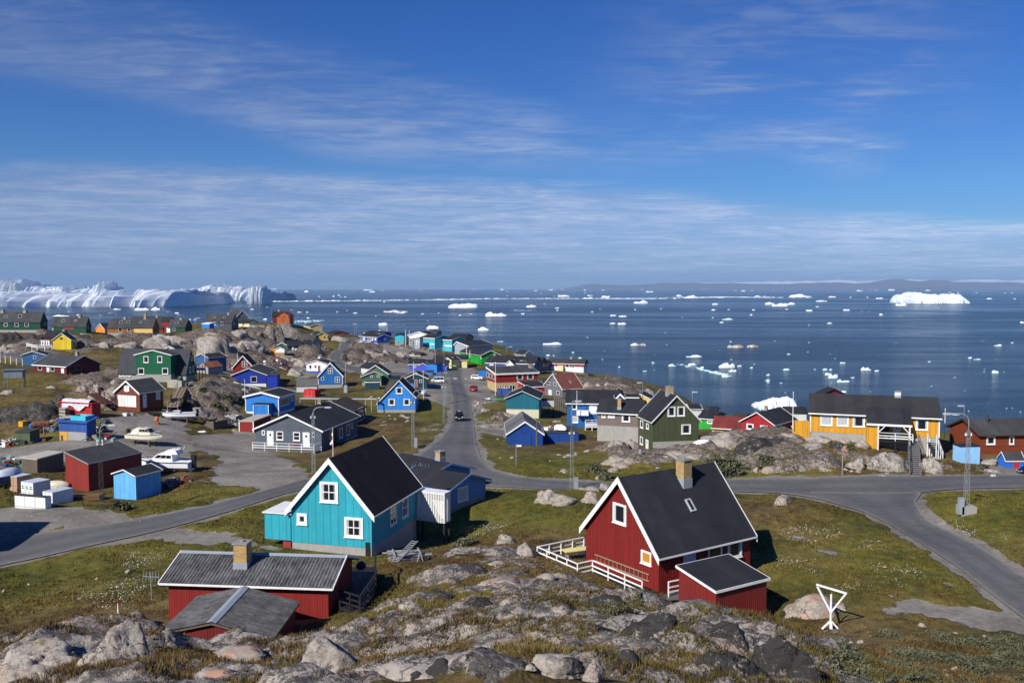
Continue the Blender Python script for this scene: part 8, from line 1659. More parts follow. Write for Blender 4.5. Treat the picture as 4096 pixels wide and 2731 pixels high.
# ---------------- yard things
def crate(name, label, x, y, z, w, d, h, yaw, col, top, kind):
    r = empty(name, (x, y, z), label, name.replace('_', ' '), rz=R(yaw)); a, b = w/2, d/2
    if kind in ('box', 'pack', 'print'):
        mb = MB(); mb.box(-a, -b, -.1, a, b, h-.03); body = mb.build('body', col, r)
        mb = MB(); mb.box(-a-.01, -b-.01, h-.029, a+.01, b+.01, h); mb.build('cover', top, r)
        if kind != 'box':
            mb = MB(); n = 3
            for i in range(1, n): u = -a+w*i/n; mb.box(u-.02, -b-.012, 0, u+.02, -b-.001, h-.04)
            mb.box(-a-.006, -b-.008, h*.1, a+.006, -b-.002, h*.14); mb.build('strap', 'oldwood' if col == 'card' else 'pipegrey', r)
        if kind == 'print':
            mb = MB()
            for i in range(3):
                u = -a+w*(i+.5)/3; q = w*.09
                for rr in range(2): mb.box(u-q, -b-.010, h*(.58-.16*rr), u+q*(1 if rr else .5), -b-.002, h*(.66-.16*rr)); mb.box(u-q*.3, -b-.014, h*(.56-.16*rr), u-q*.1, -b-.011, h*(.70-.16*rr))
            mb.build('print', 'printgreen', r)
    elif kind == 'boards':
        n = max(3, int(h/.09)); mb = MB()
        for i in range(n):
            e = .02*((i*7) % 3); mb.box(-a+e, -b+e, h*i/n+.004, a-e*.5, b-e, h*(i+1)/n-.008)
        mb.build('boards', col, r)
    elif kind == 'pallet':
        n = max(4, int(h/.15))
        for i in range(n):
            mb = MB(); zz = h*i/n; e = .03*((i*5) % 3)-.03; [mb.box(-a+e, -b+d*k/3-.0, zz+.03, a+e, -b+d*k/3+.1, zz+h/n*.75) for k in (0, 1.4, 2.7)]; [mb.box(-a+e+w*k/5, -b, zz+h/n*.76, -a+e+w*k/5+w*.14, b, zz+h/n*.95) for k in range(5)]; mb.build('pallet', col if i % 3 else 'oldwood', r)
    elif kind == 'bin':
        mb = MB(); t = .06; mb.box(-a, -b, -.2, a, -b+t, h); mb.box(-a, b-t, -.2, a, b, h); mb.box(-a, -b+t, -.2, -a+t, b-t, h); mb.box(a-t, -b+t, -.2, a, b-t, h); mb.box(-a+t, -b+t, -.1, a-t, b-t, h*.35); mb.build('walls', (col, 'hplank') if 'timber' in label else col, r)
        if 'net' in label or 'laths' in label or 'skip' in name:
            rr = random.Random(len(label))
            for k in range(9):
                cx, cy, s = rr.uniform(-a*.7, a*.7), rr.uniform(-b*.7, b*.7), rr.uniform(.15, .3); cc = rr.choice(['boatgreen', 'contred', 'white', 'pipegrey', 'wrapw']); mb = MB()
                if 'net' in label: mb.tube([(cx, cy, h*.55-s*.3), (cx, cy, h*.6), (cx, cy, h*.62+s*.6), (cx, cy, h*.62+s)], [s*.6, s, s*.9, s*.3], 8); mb.build('buoy' if k % 2 else 'net_bundle', cc, r, smooth=True)
                else: mb.bar((cx-a*.4, cy, h+.02+.02*k), (cx+a*.4, cy+.3, h+.06+.02*k), .09, .05); mb.build('lath', 'palewood' if 'laths' in label else cc, r)
    elif kind == 'frame':
        mb = MB(); [mb.bar((i*a, j*b, 0), (i*a, j*b, h), .06) for i in (-1, 1) for j in (-1, 1)]; [mb.bar((-a, j*b, q*h), (a, j*b, q*h), .05) for j in (-1, 1) for q in (.3, .65, .98)]; mb.build('frame', col, r, uv=False)
def tank(label, x, y, z, yaw, L, rad, col):
    r = empty('tank', (x, y, z+rad*.9), label, 'tank', rz=R(yaw)); mb = MB(); mb.tube([(-L/2, 0, 0), (-L/2+.05, 0, 0), (L/2-.05, 0, 0), (L/2, 0, 0)], [rad*.9, rad, rad, rad*.9], 20); mb.build('shell', col, r); mb = MB(); [mb.tube([(q*L, 0, 0), (q*L+.06, 0, 0)], rad*1.03, 20) for q in (-.3, .25)]; mb.build('hoop', 'darkmetal', r)
def barrel(label, x, y, z, rad, h, col):
    r = empty('barrel', (x, y, z), label, 'barrel'); mb = MB(); t = .62 if 'hood' in label else 1.; mb.tube([(0, 0, 0), (0, 0, h*.1), (0, 0, h*.5), (0, 0, h*.9), (0, 0, h)], [rad*.94, rad, rad*(1.03+(t-1)*.5), rad*t, rad*.92*t], 16); mb.build('body', col, r, uv=False); mb = MB(); mb.tube([(0, 0, h), (0, 0, h+.03)], rad*.6*t, 12); mb.build('lid', 'pipegrey' if col != 'greendark' else 'white', r, uv=False)
def mixer(label, x, y, z, w, h):
    r = empty('concrete_mixer', (x, y, z), label, 'concrete mixer'); mb = MB(); mb.tube([(-.1*w, 0, h*.42), (-.05*w, 0, h*.55), (.05*w, 0, h*.8), (.12*w, 0, h)], [w*.3, w*.5, w*.46, w*.26], 14); mb.build('drum', 'orange2', r, uv=False); mb = MB(); [mb.bar((a*w*.5, b*w*.4, -.1), (a*w*.2, 0, h*.5), .07) for a in (-1, 1) for b in (-1, 1)]; mb.bar((-.5*w, 0, h*.25), (.5*w, 0, h*.25), .06); mb.build('stand', 'orange2', r, uv=False); mb = MB(); mb.tube([(.45*w, -.05, .12), (.45*w, .05, .12)], .16, 12); mb.build('wheel', 'tyre', r, uv=False)
def tarp(label, x, y, z, yaw, w, l, h):
    n, m = 44, 22; u = np.linspace(-.5, .5, n); t = np.linspace(-1., 1.15, m); U, T_ = np.meshgrid(u, t); wr = fbm(U*9, T_*5, 5, 4)-.5; fold = np.abs(np.sin(U*14+2*fbm(U*4, T_*2, 9, 2)))
    X = U*w; hang = np.clip(-T_-.35, 0, 1); Yv = np.where(T_ < -.35, -l/2-.08-hang*.10-.22*fold*hang+wr*.2, -l/2-.08+(T_+.35)*l*.75); Zv = h+.12+.45*np.exp(-((T_-.1)/.5)**2)+wr*.3-np.clip(-T_-.35, 0, 1)*(1.7+.7*np.sin(U*11))*.8-np.clip(T_-.9, 0, 1)*3
    o = grid_mesh('plastic_sheet', X, Yv, Zv, M('plastic')); o.location = (x, y, z); o.rotation_euler = (0, 0, yaw); tag(o, label, 'plastic sheet')
def scrap(label, x, y, z, w, d, n):
    r = random.Random(int(x*10)); mats = ['oldwood', 'pipegrey', 'contred', 'white', 'rustyroof', 'darkmetal', 'palewood', 'boatgreen', 'royal2', 'greyboard']; bs = [MB() for _ in mats]
    for i in range(n):
        k = r.choice([0, 0, 1, 2, 3, 4, 4, 5, 5, 6, 7, 8, 9]); cx, cy = r.gauss(0, .3)*w, r.gauss(0, .3)*d; zz = gz(x+cx, y+cy)-z if z-gz(x, y) < 1.2 else 0; b = bs[k]; a = r.uniform(0, 6.28); q = r.random()
        if q < .45: L = r.uniform(.6, 2.2); b.bar((cx, cy, zz+r.uniform(.05, .5)), (cx+math.cos(a)*L, cy+math.sin(a)*L, zz+r.uniform(.05, .9)), r.uniform(.06, .16), .08)
        elif q < .8:
            s = r.uniform(.2, .6); c, e = math.cos(a)*s, math.sin(a)*s; t = r.uniform(.2, .7); b.hexa([(cx-c, cy-e, zz-.1), (cx+e, cy-c, zz-.1), (cx+c, cy+e, zz-.1), (cx-e, cy+c, zz-.1), (cx-c, cy-e, zz+t), (cx+e, cy-c, zz+t*.9), (cx+c, cy+e, zz+t), (cx-e, cy+c, zz+t)])
        else: s = r.uniform(.15, .4); b.tube([(cx, cy, zz), (cx, cy, zz+s*.6), (cx, cy, zz+s*1.3)], [s, s*1.05, s*.6], 9)
    mb = MB()
    for k, b in enumerate(bs):
        o_ = len(mb.v); mb.v += b.v; mb.f += [tuple(i+o_ for i in f) for f in b.f]; mb.mi += [k]*len(b.f)
    o = mb.build('scrap_heap', mats, uv=True, loc=(x, y, z)); tag(o, label, 'scrap heap', None, 'stuff')
def plank_rack(label, x, y, z):
    r = empty('plank_pile', (x, y, z), label, 'plank pile', rz=.25); rr = random.Random(2); z0 = gz(x, y)-z
    for i in range(16):
        mb = MB(); L = rr.uniform(1.2, 2.6); a = rr.uniform(-.25, .25); cx, cy, cz = rr.uniform(-.5, .7), rr.uniform(-.6, .6), z0+.08+.035*i; mb.bar((cx-L/2*math.cos(a), cy-L/2*math.sin(a), cz), (cx+L/2*math.cos(a), cy+L/2*math.sin(a), cz+.02), rr.uniform(.12, .22), .04); mb.build('plank', rr.choice(['greyboard', 'palewood', 'stairgrey', 'pipegrey']), r)
    ladder_parts(r, Vector((-1.0, -1.2, z0+.35)), Vector((.7, 1.0, z0+1.05)), Vector((1, -.7, 0)), .42, 12, 'greyboard')
    for t in (-.9, .8): mb = MB(); [mb.bar((t+q*.25, -.5*s, z0-.1), (t, -.5*s, z0+.65), .07) for q in (-1, 1) for s in (-1, 1)]; mb.bar((t, -.7, z0+.66), (t, .7, z0+.66), .09); mb.build('trestle', 'greyboard', r, uv=False)
def ladder_parts(par, a, b, side, w, n, col):
    side = Vector(side).normalized()*(w/2); mb = MB(); [mb.bar(a+side*s, b+side*s, .05, .07, up=(0, .3, 1)) for s in (-1, 1)]; mb.build('rail', col, par, uv=False)
    mb = MB()
    for i in range(n): p = a.lerp(b, (i+.6)/n); mb.bar(p-side, p+side, .04)
    mb.build('rungs', col, par, uv=False)
def ladder(label, a, b, side, w, n, col):
    a, b = Vector(a), Vector(b); r = empty('ladder', a, label, 'ladder'); ladder_parts(r, Vector((0, 0, 0)), b-a, side, w, n, col)
def railing(par, pts, z, h, counts, col, rails=3):
    for seg in range(len(pts)-1):
        a, b = Vector((*pts[seg], z)), Vector((*pts[seg+1], z)); n = counts[min(seg, len(counts)-1)]; t = .075
        for i in range(n+1):
            if i == 0 and seg > 0: continue
            p = a.lerp(b, i/n); mb = MB(); mb.box(p.x-t/2, p.y-t/2, p.z-.12, p.x+t/2, p.y+t/2, p.z+h-.055); mb.build('railing_post', col, par, uv=False)
        mb = MB(); mb.bar(a+Z3*(h-.03), b+Z3*(h-.03), .11, .05)
        for k in range(1, rails): zz = h*(rails-k)/rails*.92; nrm = (b-a).cross(Z3).normalized()*.055; mb.bar(a+Z3*zz+nrm, b+Z3*zz+nrm, .03, .095)
        mb.build('railing', col, par, uv=False)
def deck(label, z, poly, rails, h, counts, drop, col):
    P = [Vector((*p, z)) for p in poly]; c = sum(P, Vector())/len(P); r = empty('deck', c, label, 'deck'); Q = [p-c for p in P]
    ar = sum(a.x*b.y-b.x*a.y for a, b in zip(Q, Q[1:]+Q[:1])); Q = Q if ar > 0 else Q[::-1]; n = len(Q)
    mb = MB(); mb.face(*[q for q in Q]); mb.face(*[q-Z3*.16 for q in Q[::-1]])
    for i in range(n): mb.face(Q[i]-Z3*.16, Q[(i+1) % n]-Z3*.16, Q[(i+1) % n], Q[i])
    mb.build('floor', (col, 'plank'), r)
    for L in rails:
        pts = [(p[0]-c.x, p[1]-c.y) for p in L]; rc = 'white' if 'white' in label or 'cream' in label else 'deckred' if 'brown' in label else 'deckblack' if 'dark' in label else 'stairgrey'
        railing(r, pts, 0, h, counts, rc)
        for i in range(len(pts)-1):
            k = max(1, counts[min(i, len(counts)-1)])
            for j in range(k+1):
                if j == 0 and i: continue
                p = Vector((*pts[i], 0)).lerp(Vector((*pts[i+1], 0)), j/k); mb = MB(); mb.box(p.x-.06, p.y-.06, -drop, p.x+.06, p.y+.06, -.161); mb.build('support_post', rc if drop > 3 else 'deckblack' if 'slate' not in label and 'cream' not in label else 'white', r, uv=False)
def table(label, x, y, z, yaw, w, d, h):
    r = empty('table', (x, y, z), label, 'table', rz=R(yaw)); mb = MB(); mb.box(-w/2, -d/2, h-.05, w/2, d/2, h); mb.build('table_top', 'paleyellow', r)
    for s in (-1, 1): mb = MB(); mb.bar((s*w*.36, -.25, 0), (s*w*.36, -.08, h-.05), .04); mb.bar((s*w*.36, .25, 0), (s*w*.36, .08, h-.05), .04); mb.bar((s*w*.36, -.16, h*.45), (s*w*.36, .16, h*.45), .03); mb.build('leg', 'metal', r, uv=False)
def grill(label, x, y, z, dm, h):
    r = empty('barbecue', (x, y, z), label, 'barbecue'); mb = MB(); a = dm/2; mb.tube([(0, 0, h*.5), (0, 0, h*.56), (0, 0, h*.66), (0, 0, h*.74)], [a*.35, a*.75, a*.97, a], 18); mb.build('bowl', 'carblack', r, smooth=True, uv=False); mb = MB(); mb.tube([(0, 0, h*.745), (0, 0, h*.84), (0, 0, h*.95), (0, 0, h)], [a*1.02, a*.92, a*.55, a*.1], 18); mb.build('lid', 'carblack', r, smooth=True, uv=False)
    for k in range(3): an = k*2.09+.4; mb = MB(); mb.tube([(a*.5*math.cos(an), a*.5*math.sin(an), h*.55), (a*.85*math.cos(an), a*.85*math.sin(an), 0)], .02, 6); mb.build('leg', 'metal', r, uv=False)
def bicycle(label, x, y, z, yaw, L):
    r = empty('bicycle', (x, y, z), label, 'bicycle', rz=R(yaw)); R_ = L*.2
    for s in (-1, 1): mb = MB(); pts = [(s*L*.31+R_*math.cos(t), 0, R_+R_*math.sin(t)) for t in np.linspace(0, 2*math.pi, 21)]; mb.tube(pts, .03, 6, caps=False); mb.build('wheel', 'tyre', r, uv=False)
    mb = MB(); A, B_, C, D_ = (-.31*L, 0, R_), (-.12*L, 0, R_*2.4), (.2*L, 0, R_*2.3), (-.04*L, 0, R_*.9); [mb.bar(p, q, .035) for p, q in ((A, D_), (A, B_), (D_, B_), (B_, C), (D_, C), (C, (.31*L, 0, R_)))]; mb.bar((.2*L, -.25, R_*2.7), (.2*L, .25, R_*2.7), .03); mb.bar(C, (.2*L, 0, R_*2.7), .03); mb.build('frame', 'flagred', r, uv=False)
    mb = MB(); mb.box(-.2*L, -.06, R_*2.55, -.04*L, .06, R_*2.7); mb.build('saddle', 'leather', r, uv=False)
def porch_roof(label, q, posts, zt):
    a = [Vector(p) for p in q]; c = a[0]; r = empty('porch_roof', c, label, 'porch'); P = [p-c for p in a]; dn = Vector((0, 0, -.14)); mb = MB(); mb.hexa([p+dn for p in P]+P); mb.build('roof', 'felt', r)
    mb = MB(); mb.bar(P[0]+Vector((0, 0, -.10)), P[1]+Vector((0, 0, -.10)), .05, .24); mb.build('fascia', 'white', r, uv=False)
    for p in posts:
        b = Vector(p)-c; h = zt-c.z-.2; mb = MB(); mb.box(b.x-.07, b.y-.07, b.z-2.2, b.x+.07, b.y+.07, h); mb.build('post', 'white', r, uv=False)
    for i, p in enumerate(posts): b = Vector(p)-c; d = (Vector(posts[1-i])-Vector(p)).normalized(); h = zt-c.z-.22; mb = MB(); mb.bar((b.x, b.y, h-.75), (b.x+d.x*.7, b.y+d.y*.7, h), .09); mb.build('brace', 'white', r, uv=False)
def stair(label, a, b, w, n, tc, rc):
    a, b = Vector(a), Vector(b); r = empty('stair', a, label, 'stair'); d = b-a; f = Vector((d.x, d.y, 0)); fl = f.length; f.normalize(); sd_ = f.cross(Z3)*(w/2)
    mb = MB()
    for i in range(n): p = d*((i+.5)/n); mb.bar(p-sd_, p+sd_, max(.26, fl/n*.95), .05, up=Z3)
    mb.build('treads', tc, r, uv=False); mb = MB(); [mb.bar(sd_*s-Z3*.1, d+sd_*s-Z3*.1, .06, .24) for s in (-1, 1)]; mb.build('stringer', tc, r, uv=False)
    for s in (-1, 1):
        mb = MB(); [mb.bar(sd_*s+Z3*k, d+sd_*s+Z3*k, .05, .09) for k in (.95, .5)]; mb.build('handrail', rc, r, uv=False)
        for i in range(4): p = d*(i/3.)+sd_*s; mb = MB(); mb.box(p.x-.05, p.y-.05, p.z-.6-(i*.5), p.x+.05, p.y+.05, p.z+.97); mb.build('post', rc, r, uv=False)
def rail_fence(label, pts, h, col, rails, n):
    c = Vector(pts[0]); pipe = 'pipe' in label; cloth = 'laundry line' in label; r = empty('pipeline' if pipe else 'laundry_line' if cloth else 'plank_wall' if rails > 6 else 'fish_rack' if 'fish' in label else 'fence', c, label, 'pipe' if pipe else 'laundry line' if cloth else 'wall' if rails > 6 else 'rack' if 'fish' in label else 'fence'); P = [Vector(p)-c for p in pts]; k = max(1, n//max(1, len(P)-1))
    for i in range(len(P)-1):
        for j in range(k+(i == len(P)-2)):
            p = P[i].lerp(P[i+1], j/k); mb = MB(); t = .06 if c.y < 300 else .09; mb.box(p.x-t, p.y-t, p.z-1.8, p.x+t, p.y+t, p.z+h); mb.build('post', col if not cloth else 'galv', r, uv=False)
        mb = MB(); a, b = P[i], P[i+1]
        if pipe: mb.tube([a+Z3*h, b+Z3*h], .17, 10)
        elif cloth: mb.bar(a+Z3*h, b+Z3*h, .03)
        elif rails > 6: [mb.bar(a+Z3*(h*(q+.5)/rails-.2), b+Z3*(h*(q+.5)/rails-.2), .05, h/rails*.93) for q in range(rails)]
        else: [mb.bar(a+Z3*(h*(q+1)/rails-.05), b+Z3*(h*(q+1)/rails-.05), .07, .13) for q in range(rails)]
        mb.build('pipe' if pipe else 'line' if cloth else 'boards' if rails > 6 else 'rail', col if not cloth else 'galv', r, uv=pipe or rails > 6)
        if cloth:
            for q in range(8):
                p = a.lerp(b, (q+.5)/8); mb = MB(); L = (b-a).length/8*.42; dv = (b-a).normalized(); mb.loft([[p+dv*u+Z3*(h-.02)+Y3*.02 for u in (-L, 0, L)], [p+dv*u+Z3*(h-.7)+Y3*(.12*(-1)**q) for u in (-L, 0, L)], [p+dv*u*1.05+Z3*(h-1.35-.2*(q % 3))+Y3*.03 for u in (-L, 0, L)]], cap0=False, cap1=False); mb.build('cloth', 'white', r, uv=False)
def cable(label, pts, rad, col):
    mb = MB(); P = [Vector(p) for p in pts]; c = P[0]; D = []
    for i in range(len(P)-1):
        for t in np.linspace(0, 1, 8, endpoint=False): p = P[i].lerp(P[i+1], t); D.append(p-c-Z3*(.25*math.sin(math.pi*t))-Y3*.5)
    D.append(P[-1]-c-Y3*.5); mb.tube(D, rad, 6); tag(mb.build('pipe', col, loc=c, uv=False), label, 'pipe')
def y_frame(label, x, y, z, H):
    z = gz(x, y); r = empty('drying_post', (x, y, z), label, 'drying post', rz=R(-46)); t = .095; mb = MB(); mb.bar((0, 0, -.2), (0, 0, H*.86), t); mb.build('post', 'white', r, uv=False)
    w = H*.38
    mb = MB(); mb.bar((-w, 0, H), (w, 0, H*.97), t, t); mb.build('crossbar', 'white', r, uv=False)
    for s in (-1, 1): mb = MB(); mb.bar((0, .01*s, H*.42), (s*w*.93, .01*s, H*.96), t*.95); mb.build('arm', 'white', r, uv=False)
    for a in range(4): an = a*math.pi/2+.6; mb = MB(); mb.bar((.05*math.cos(an), .05*math.sin(an), H*.2), (H*.2*math.cos(an), H*.2*math.sin(an), 0), t*.9); mb.build('foot', 'white', r, uv=False)
def antenna(label, x, y, z, H, w):
    r = empty('antenna', (x, y, z), label, 'antenna'); mb = MB(); mb.tube([(0, 0, -.8), (0, 0, H)], .022, 6); mb.build('mast', 'pipegrey', r, uv=False); mb = MB(); mb.tube([(-w/2, 0, H*.72), (w/2, 0, H*.66)], .018, 6)
    for i in range(6): t = -w/2+w*i/5; mb.tube([(t, -.08, H*.72-.3), (t, .08, H*.72+.3)], .012, 5)
    mb.build('rods', 'pipegrey', r, uv=False)
def marker(label, x, y, z, rad, h):
    z = gz(x, y); r = empty('marker_cone', (x, y, z), label, 'marker'); h = max(h, 1.); mb = MB(); mb.tube([(0, 0, -.3), (0, 0, h*.85)], [rad*.7, rad*.18], 10); mb.build('cone', 'white', r, uv=False); mb = MB(); mb.tube([(0, 0, h*.87), (0, 0, h)], .05, 8); mb.build('tip', 'flagred', r, uv=False)
def bags(label, x, y, z, w, h):
    v, f = ICO[4]; p = v*np.array([w/2, w*.28, max(h*.6, .22)])*(1+.9*(n3(v, 3.1, 4)-.5)+.5*(n3(v, 8., 7)-.5))[:, None]; me = bpy.data.meshes.new('plastic_bags'); me.from_pydata(p.tolist(), [], f); me.materials.append(M('white' if 'white' in label else 'plastic')); o = bpy.data.objects.new('plastic_bags', me); COL.objects.link(o); o.location = (x, y, gz(x, y)+.1); tag(o, label, 'bags')
# ---------------- plants
def leaf_mat(name, a, b_):
    m, T, b = newmat(name); pos = T.node('ShaderNodeNewGeometry'); f = T.m('ADD', T.m('MULTIPLY', T.noise(pos, 1.1, 4, .7), .6), T.m('MULTIPLY', T.noise(pos, 9., 3, .7), .4)); T.put(b.inputs['Base Color'], T.mix(T.ramp(f, .36, .66), (*a, 1), (*b_, 1))); b.inputs['Roughness'].default_value = .8; b.inputs['Specular IOR Level'].default_value = .2; return m
LEAF = leaf_mat('willow_leaf', (.045, .055, .024), (.17, .165, .10))
def quads(name, C, A, B, mat):
    """many little leaf quads: centres C, half axes A and B"""
    n = len(C); co = np.stack([C-A-B, C+A-B, C+A+B, C-A+B], 1).reshape(-1, 3).astype(np.float32); me = bpy.data.meshes.new(name); me.vertices.add(4*n); me.vertices.foreach_set('co', co.ravel()); me.loops.add(4*n); me.loops.foreach_set('vertex_index', np.arange(4*n, dtype=np.int32)); me.polygons.add(n); me.polygons.foreach_set('loop_start', np.arange(0, 4*n, 4, dtype=np.int32)); me.update(calc_edges=True); me.materials.append(mat); o = bpy.data.objects.new(name, me); COL.objects.link(o); return o
def randaxes(r, n, s):
    a = r.normal(size=(n, 3)); a /= np.linalg.norm(a, axis=1)[:, None]; b = np.cross(a, r.normal(size=(n, 3))); b /= np.linalg.norm(b, axis=1)[:, None]; return a*s, b*s*.55
def shrub(label, x, y, z, w, h, n):
    r = np.random.default_rng(int(abs(x*100))); k = r.random(n)**.45; th = r.uniform(0, 6.283, n); ph = np.arccos(r.uniform(.02, 1, n)); cl = .72+.5*(vnoise(th*2.2+x, ph*3, 5))
    dx, dy, dz = k*np.sin(ph)*np.cos(th)*w/2*cl, k*np.sin(ph)*np.sin(th)*w*.36*cl, k*np.cos(ph)*max(h*.75, .3)*cl
    cx, cy = x+dx, y+w*.18+dy; C = np.stack([cx, cy, gzv(cx, cy)[0]+dz+.05], 1); s = np.full((n, 1), .05+.0007*y)*r.uniform(.7, 1.5, (n, 1)); A, B = randaxes(r, n, s); o = quads('shrub', C, A, B, LEAF); tag(o, label, 'shrub')
def neighbour(label, x, y, z):
    building('house', label, 'house', [('M', (x, y, gz(x, y), 0., 8., 7., 5.6, 5.6), 'maroon', 'felt', {'oe': .2, 'og': .2})])

lattice_lamp('dark lattice lamp mast with white insulators in front of the tall red barn',-36.75,77.37,24.99,6.8,7.87,0.88,0,0)
lattice_lamp('grey lattice lamp mast at the corner of the slate grey duplex',-21.47,93.72,25.02,6.48,7.21,1.38,0,0)
lattice_lamp('lattice lamp mast with grey box on the grass before the azure house',-13.03,114.21,24.17,6.25,7.51,1.22,1,0)
lattice_lamp('lattice lamp mast at the street edge beside the black car',-11.3,144.27,22.68,6.39,7.48,1.64,0,0)
lattice_lamp('lattice lamp mast at the street edge by the white van',-12.93,169.93,22.44,6.56,7.58,1.48,0,0)
lattice_lamp('slim lattice lamp mast on pale rocks left of the red ribbed house',5.99,86.86,24.9,6.02,8.89,0.38,1,0)
lattice_lamp('tall lattice lamp mast on a concrete block in the grass at the right',37.72,71.7,26.5,6.82,8.2,-1.53,1,1)
lattice_lamp('high lattice mast with loops in front of the pale yellow bungalow',-19.57,250.72,21.32,8.25,3.97,2.26,0,0)
street_lamp('thin street lamp before the second green terrace, arm to the left',-136.91,273.51,32.72,5.07,-1.13,0.06)
street_lamp('short straight lamp post behind the small orange house',-154.09,326.82,31.99,3.06,0.03,0.06)
street_lamp('street lamp above the roof of the orange terrace',-133.55,295.53,35.0,1.71,-1.79,0.06)
street_lamp('street lamp with short arm near the red terrace end',-119.28,307.12,34.35,2.56,-1.06,0.06)
street_lamp('street lamp just right of the red terrace lamp',-115.13,307.12,34.29,1.44,-1.43,0.06)
street_lamp('street lamp with broad head left of the blue and slate terrace',-106.98,295.53,31.86,3.19,0.77,0.06)
street_lamp('street lamp standing behind the big dark rock knoll',-90.69,330.3,34.1,3.87,-1.31,0.06)
street_lamp('short lamp post right of the rust orange hilltop house',-83.89,336.09,34.63,2.14,-0.4,0.06)
street_lamp('tall street lamp at the head of the sea road, right one of two',-65.15,366.98,24.15,6.09,-0.78,0.06)
street_lamp('tall straight lamp post at the head of the sea road, left one of two',-65.9,366.47,24.17,5.93,0.13,0.06)
street_lamp('street lamp over the cream boat on the gravel bank',-31.7,262.66,21.21,5.95,-1.08,0.06)
street_lamp('thick mast with long side arms before the violet-blue bungalow',-21.79,248.01,21.37,6.57,-1.23,0.16)
street_lamp('street lamp behind the long navy and white house',-1.75,268.87,24.53,2.6,0.99,0.06)
street_lamp('street lamp behind the two-storey red house',4.25,249.17,23.56,0.9,-1.17,0.06)
street_lamp('lamp post with ball head behind the taupe house roof',25.23,168.05,23.7,3.21,-0.22,0.06)
street_lamp('thin weather mast rising from the roofs right of the olive house',32.43,156.46,24.3,2.15,0.01,0.06)
street_lamp('slim lamp mast behind the log house roof',66.32,127.48,26.02,1.83,-0.06,0.06)
street_lamp('short lamp post behind the log house gable',63.17,122.85,26.56,0.68,-0.02,0.06)
street_lamp('lattice-thin lamp with bright head by the cream house',-108.67,225.99,29.26,4.05,-2.1,0.06)
street_lamp('tall grey lamp pole with grey cabinet right of the cobalt house',-33.67,176.28,24.18,5.89,0.44,0.09)
flagpole('flagpole','white flagpole with a limp red and white flag beside the slate grey duplex',-23.22,112.42,23.19,3.61,0.05,'white',1)
flagpole('flagpole','white flagpole at the left corner of the mustard house balcony',34.47,106.62,28.41,3.82,0.05,'white',0)
flagpole('flagpole','white flagpole between mustard house and log house',54.88,110.1,26.62,3.07,0.05,'white',0)
flagpole('flagpole','tall white flagpole in front of the two-storey red house',-3.64,192.12,21.4,7.33,0.05,'white',0)
flagpole('flagpole','white flagpole in front of the blue balcony house',10.55,141.39,25.25,3.04,0.05,'white',0)
flagpole('flagpole','white flagpole right of the azure gabled house',-16.88,165.73,24.28,5.01,0.05,'white',0)
flagpole('flagpole','white flagpole before the dark teal bungalow',-21.6,191.23,25.28,3.52,0.05,'white',0)
flagpole('flagpole','white flagpole at the left corner of the bright blue bungalow',-46.61,151.82,26.35,2.7,0.05,'white',0)
flagpole('flagpole','white flagpole on the timber platform right of the big green house',-61.21,173.84,29.03,4.83,0.05,'white',0)
flagpole('flagpole','grey flagpole against the right gable of the big green house',-60.71,166.89,31.74,2.78,0.05,'greyboard',0)
flagpole('flagpole','white flagpole behind the red gabled house',-70.06,222.52,26.08,2.38,0.05,'white',0)
flagpole('flagpole','left white flagpole before the white gable of the turquoise building',-40.37,331.46,23.76,5.46,0.05,'white',0)
flagpole('flagpole','right white flagpole before the white gable of the turquoise building',-38.95,331.46,24.61,4.24,0.05,'white',0)
flagpole('flagpole','thin pole above the rear twin blue house',-52.69,368.54,26.72,2.14,0.05,'white',0)
flagpole('flagpole','flagpole with small red flag by the green bungalow',-14.43,278.15,24.2,2.26,0.05,'white',2)
flagpole('flagpole','flagpole with red and white flag before the green porch',-13.19,273.51,22.44,3.16,0.05,'white',2)
flagpole('timber_post','weathered grey timber post against the navy boat garage',3.46,121.69,22.8,3.84,0.12,'oldwood',0)
flagpole('post','grey sign post in front of the bare drilled rock',35.08,91.94,25.26,2.24,0.05,'greyboard',0)
sign_post('white blank street sign on a grey post by the navy garage',0.49,101.25,24.35,2.59,0.9)
car('black car with yellow roof sign driving down the street towards the viewer','suv',-9.03,148.67,22.51,-86,3.2,1.42,1.49,'carblack')
car('dark red hatchback seen from behind on the gravel verge','hatch',-8.85,201.01,21.34,84,3.09,1.47,1.32,'carred')
car('white minibus van parked left of the street','van',-18.06,211.51,22.23,184,3.1,1.21,1.34,'carwhite')
car('white off-road car parked right of the street by the blue trailer','suv',-9.24,230.9,20.9,-12,3.19,1.32,1.25,'carwhite')
car('dark blue car parked by the cream boat on the gravel bank','hatch',-34.9,285.26,21.85,175,2.86,1.2,0.97,'carblue')
car('dark blue car cut off by the right frame edge beside the hut','hatch',56.55,95.33,24.71,200,1.89,0.82,0.69,'carblue')
car('dark pickup truck parked in the shade of the blue container','pickup',-57.32,121.32,25.02,-35,1.92,0.87,0.87,'carblack')
car('small old grey-green jeep with open roof bar behind the blue container','jeep',-58.66,124.79,25.7,-20,1.38,0.69,0.69,'cargreen')
boat('cream cabin boat with canvas cover standing on trestles in the yard','cabin',-48.19,114.13,24.94,-18,5.24,0.38,0.36,'boatcream')
boat('large white motor cruiser with flybridge behind the tall red barn','fly',-40.02,99.56,24.2,172,6.97,0.36,0.32,'boatwhite')
boat('white speedboat with low cabin on the grass below the timber stair','speed',-51.02,133.09,25.2,188,5.21,0.36,0.26,'boatwhite')
boat('black open boat with white outboard beside the white speedboat','open',-54.34,133.01,25.71,186,2.83,0.38,0.2,'boatblack')
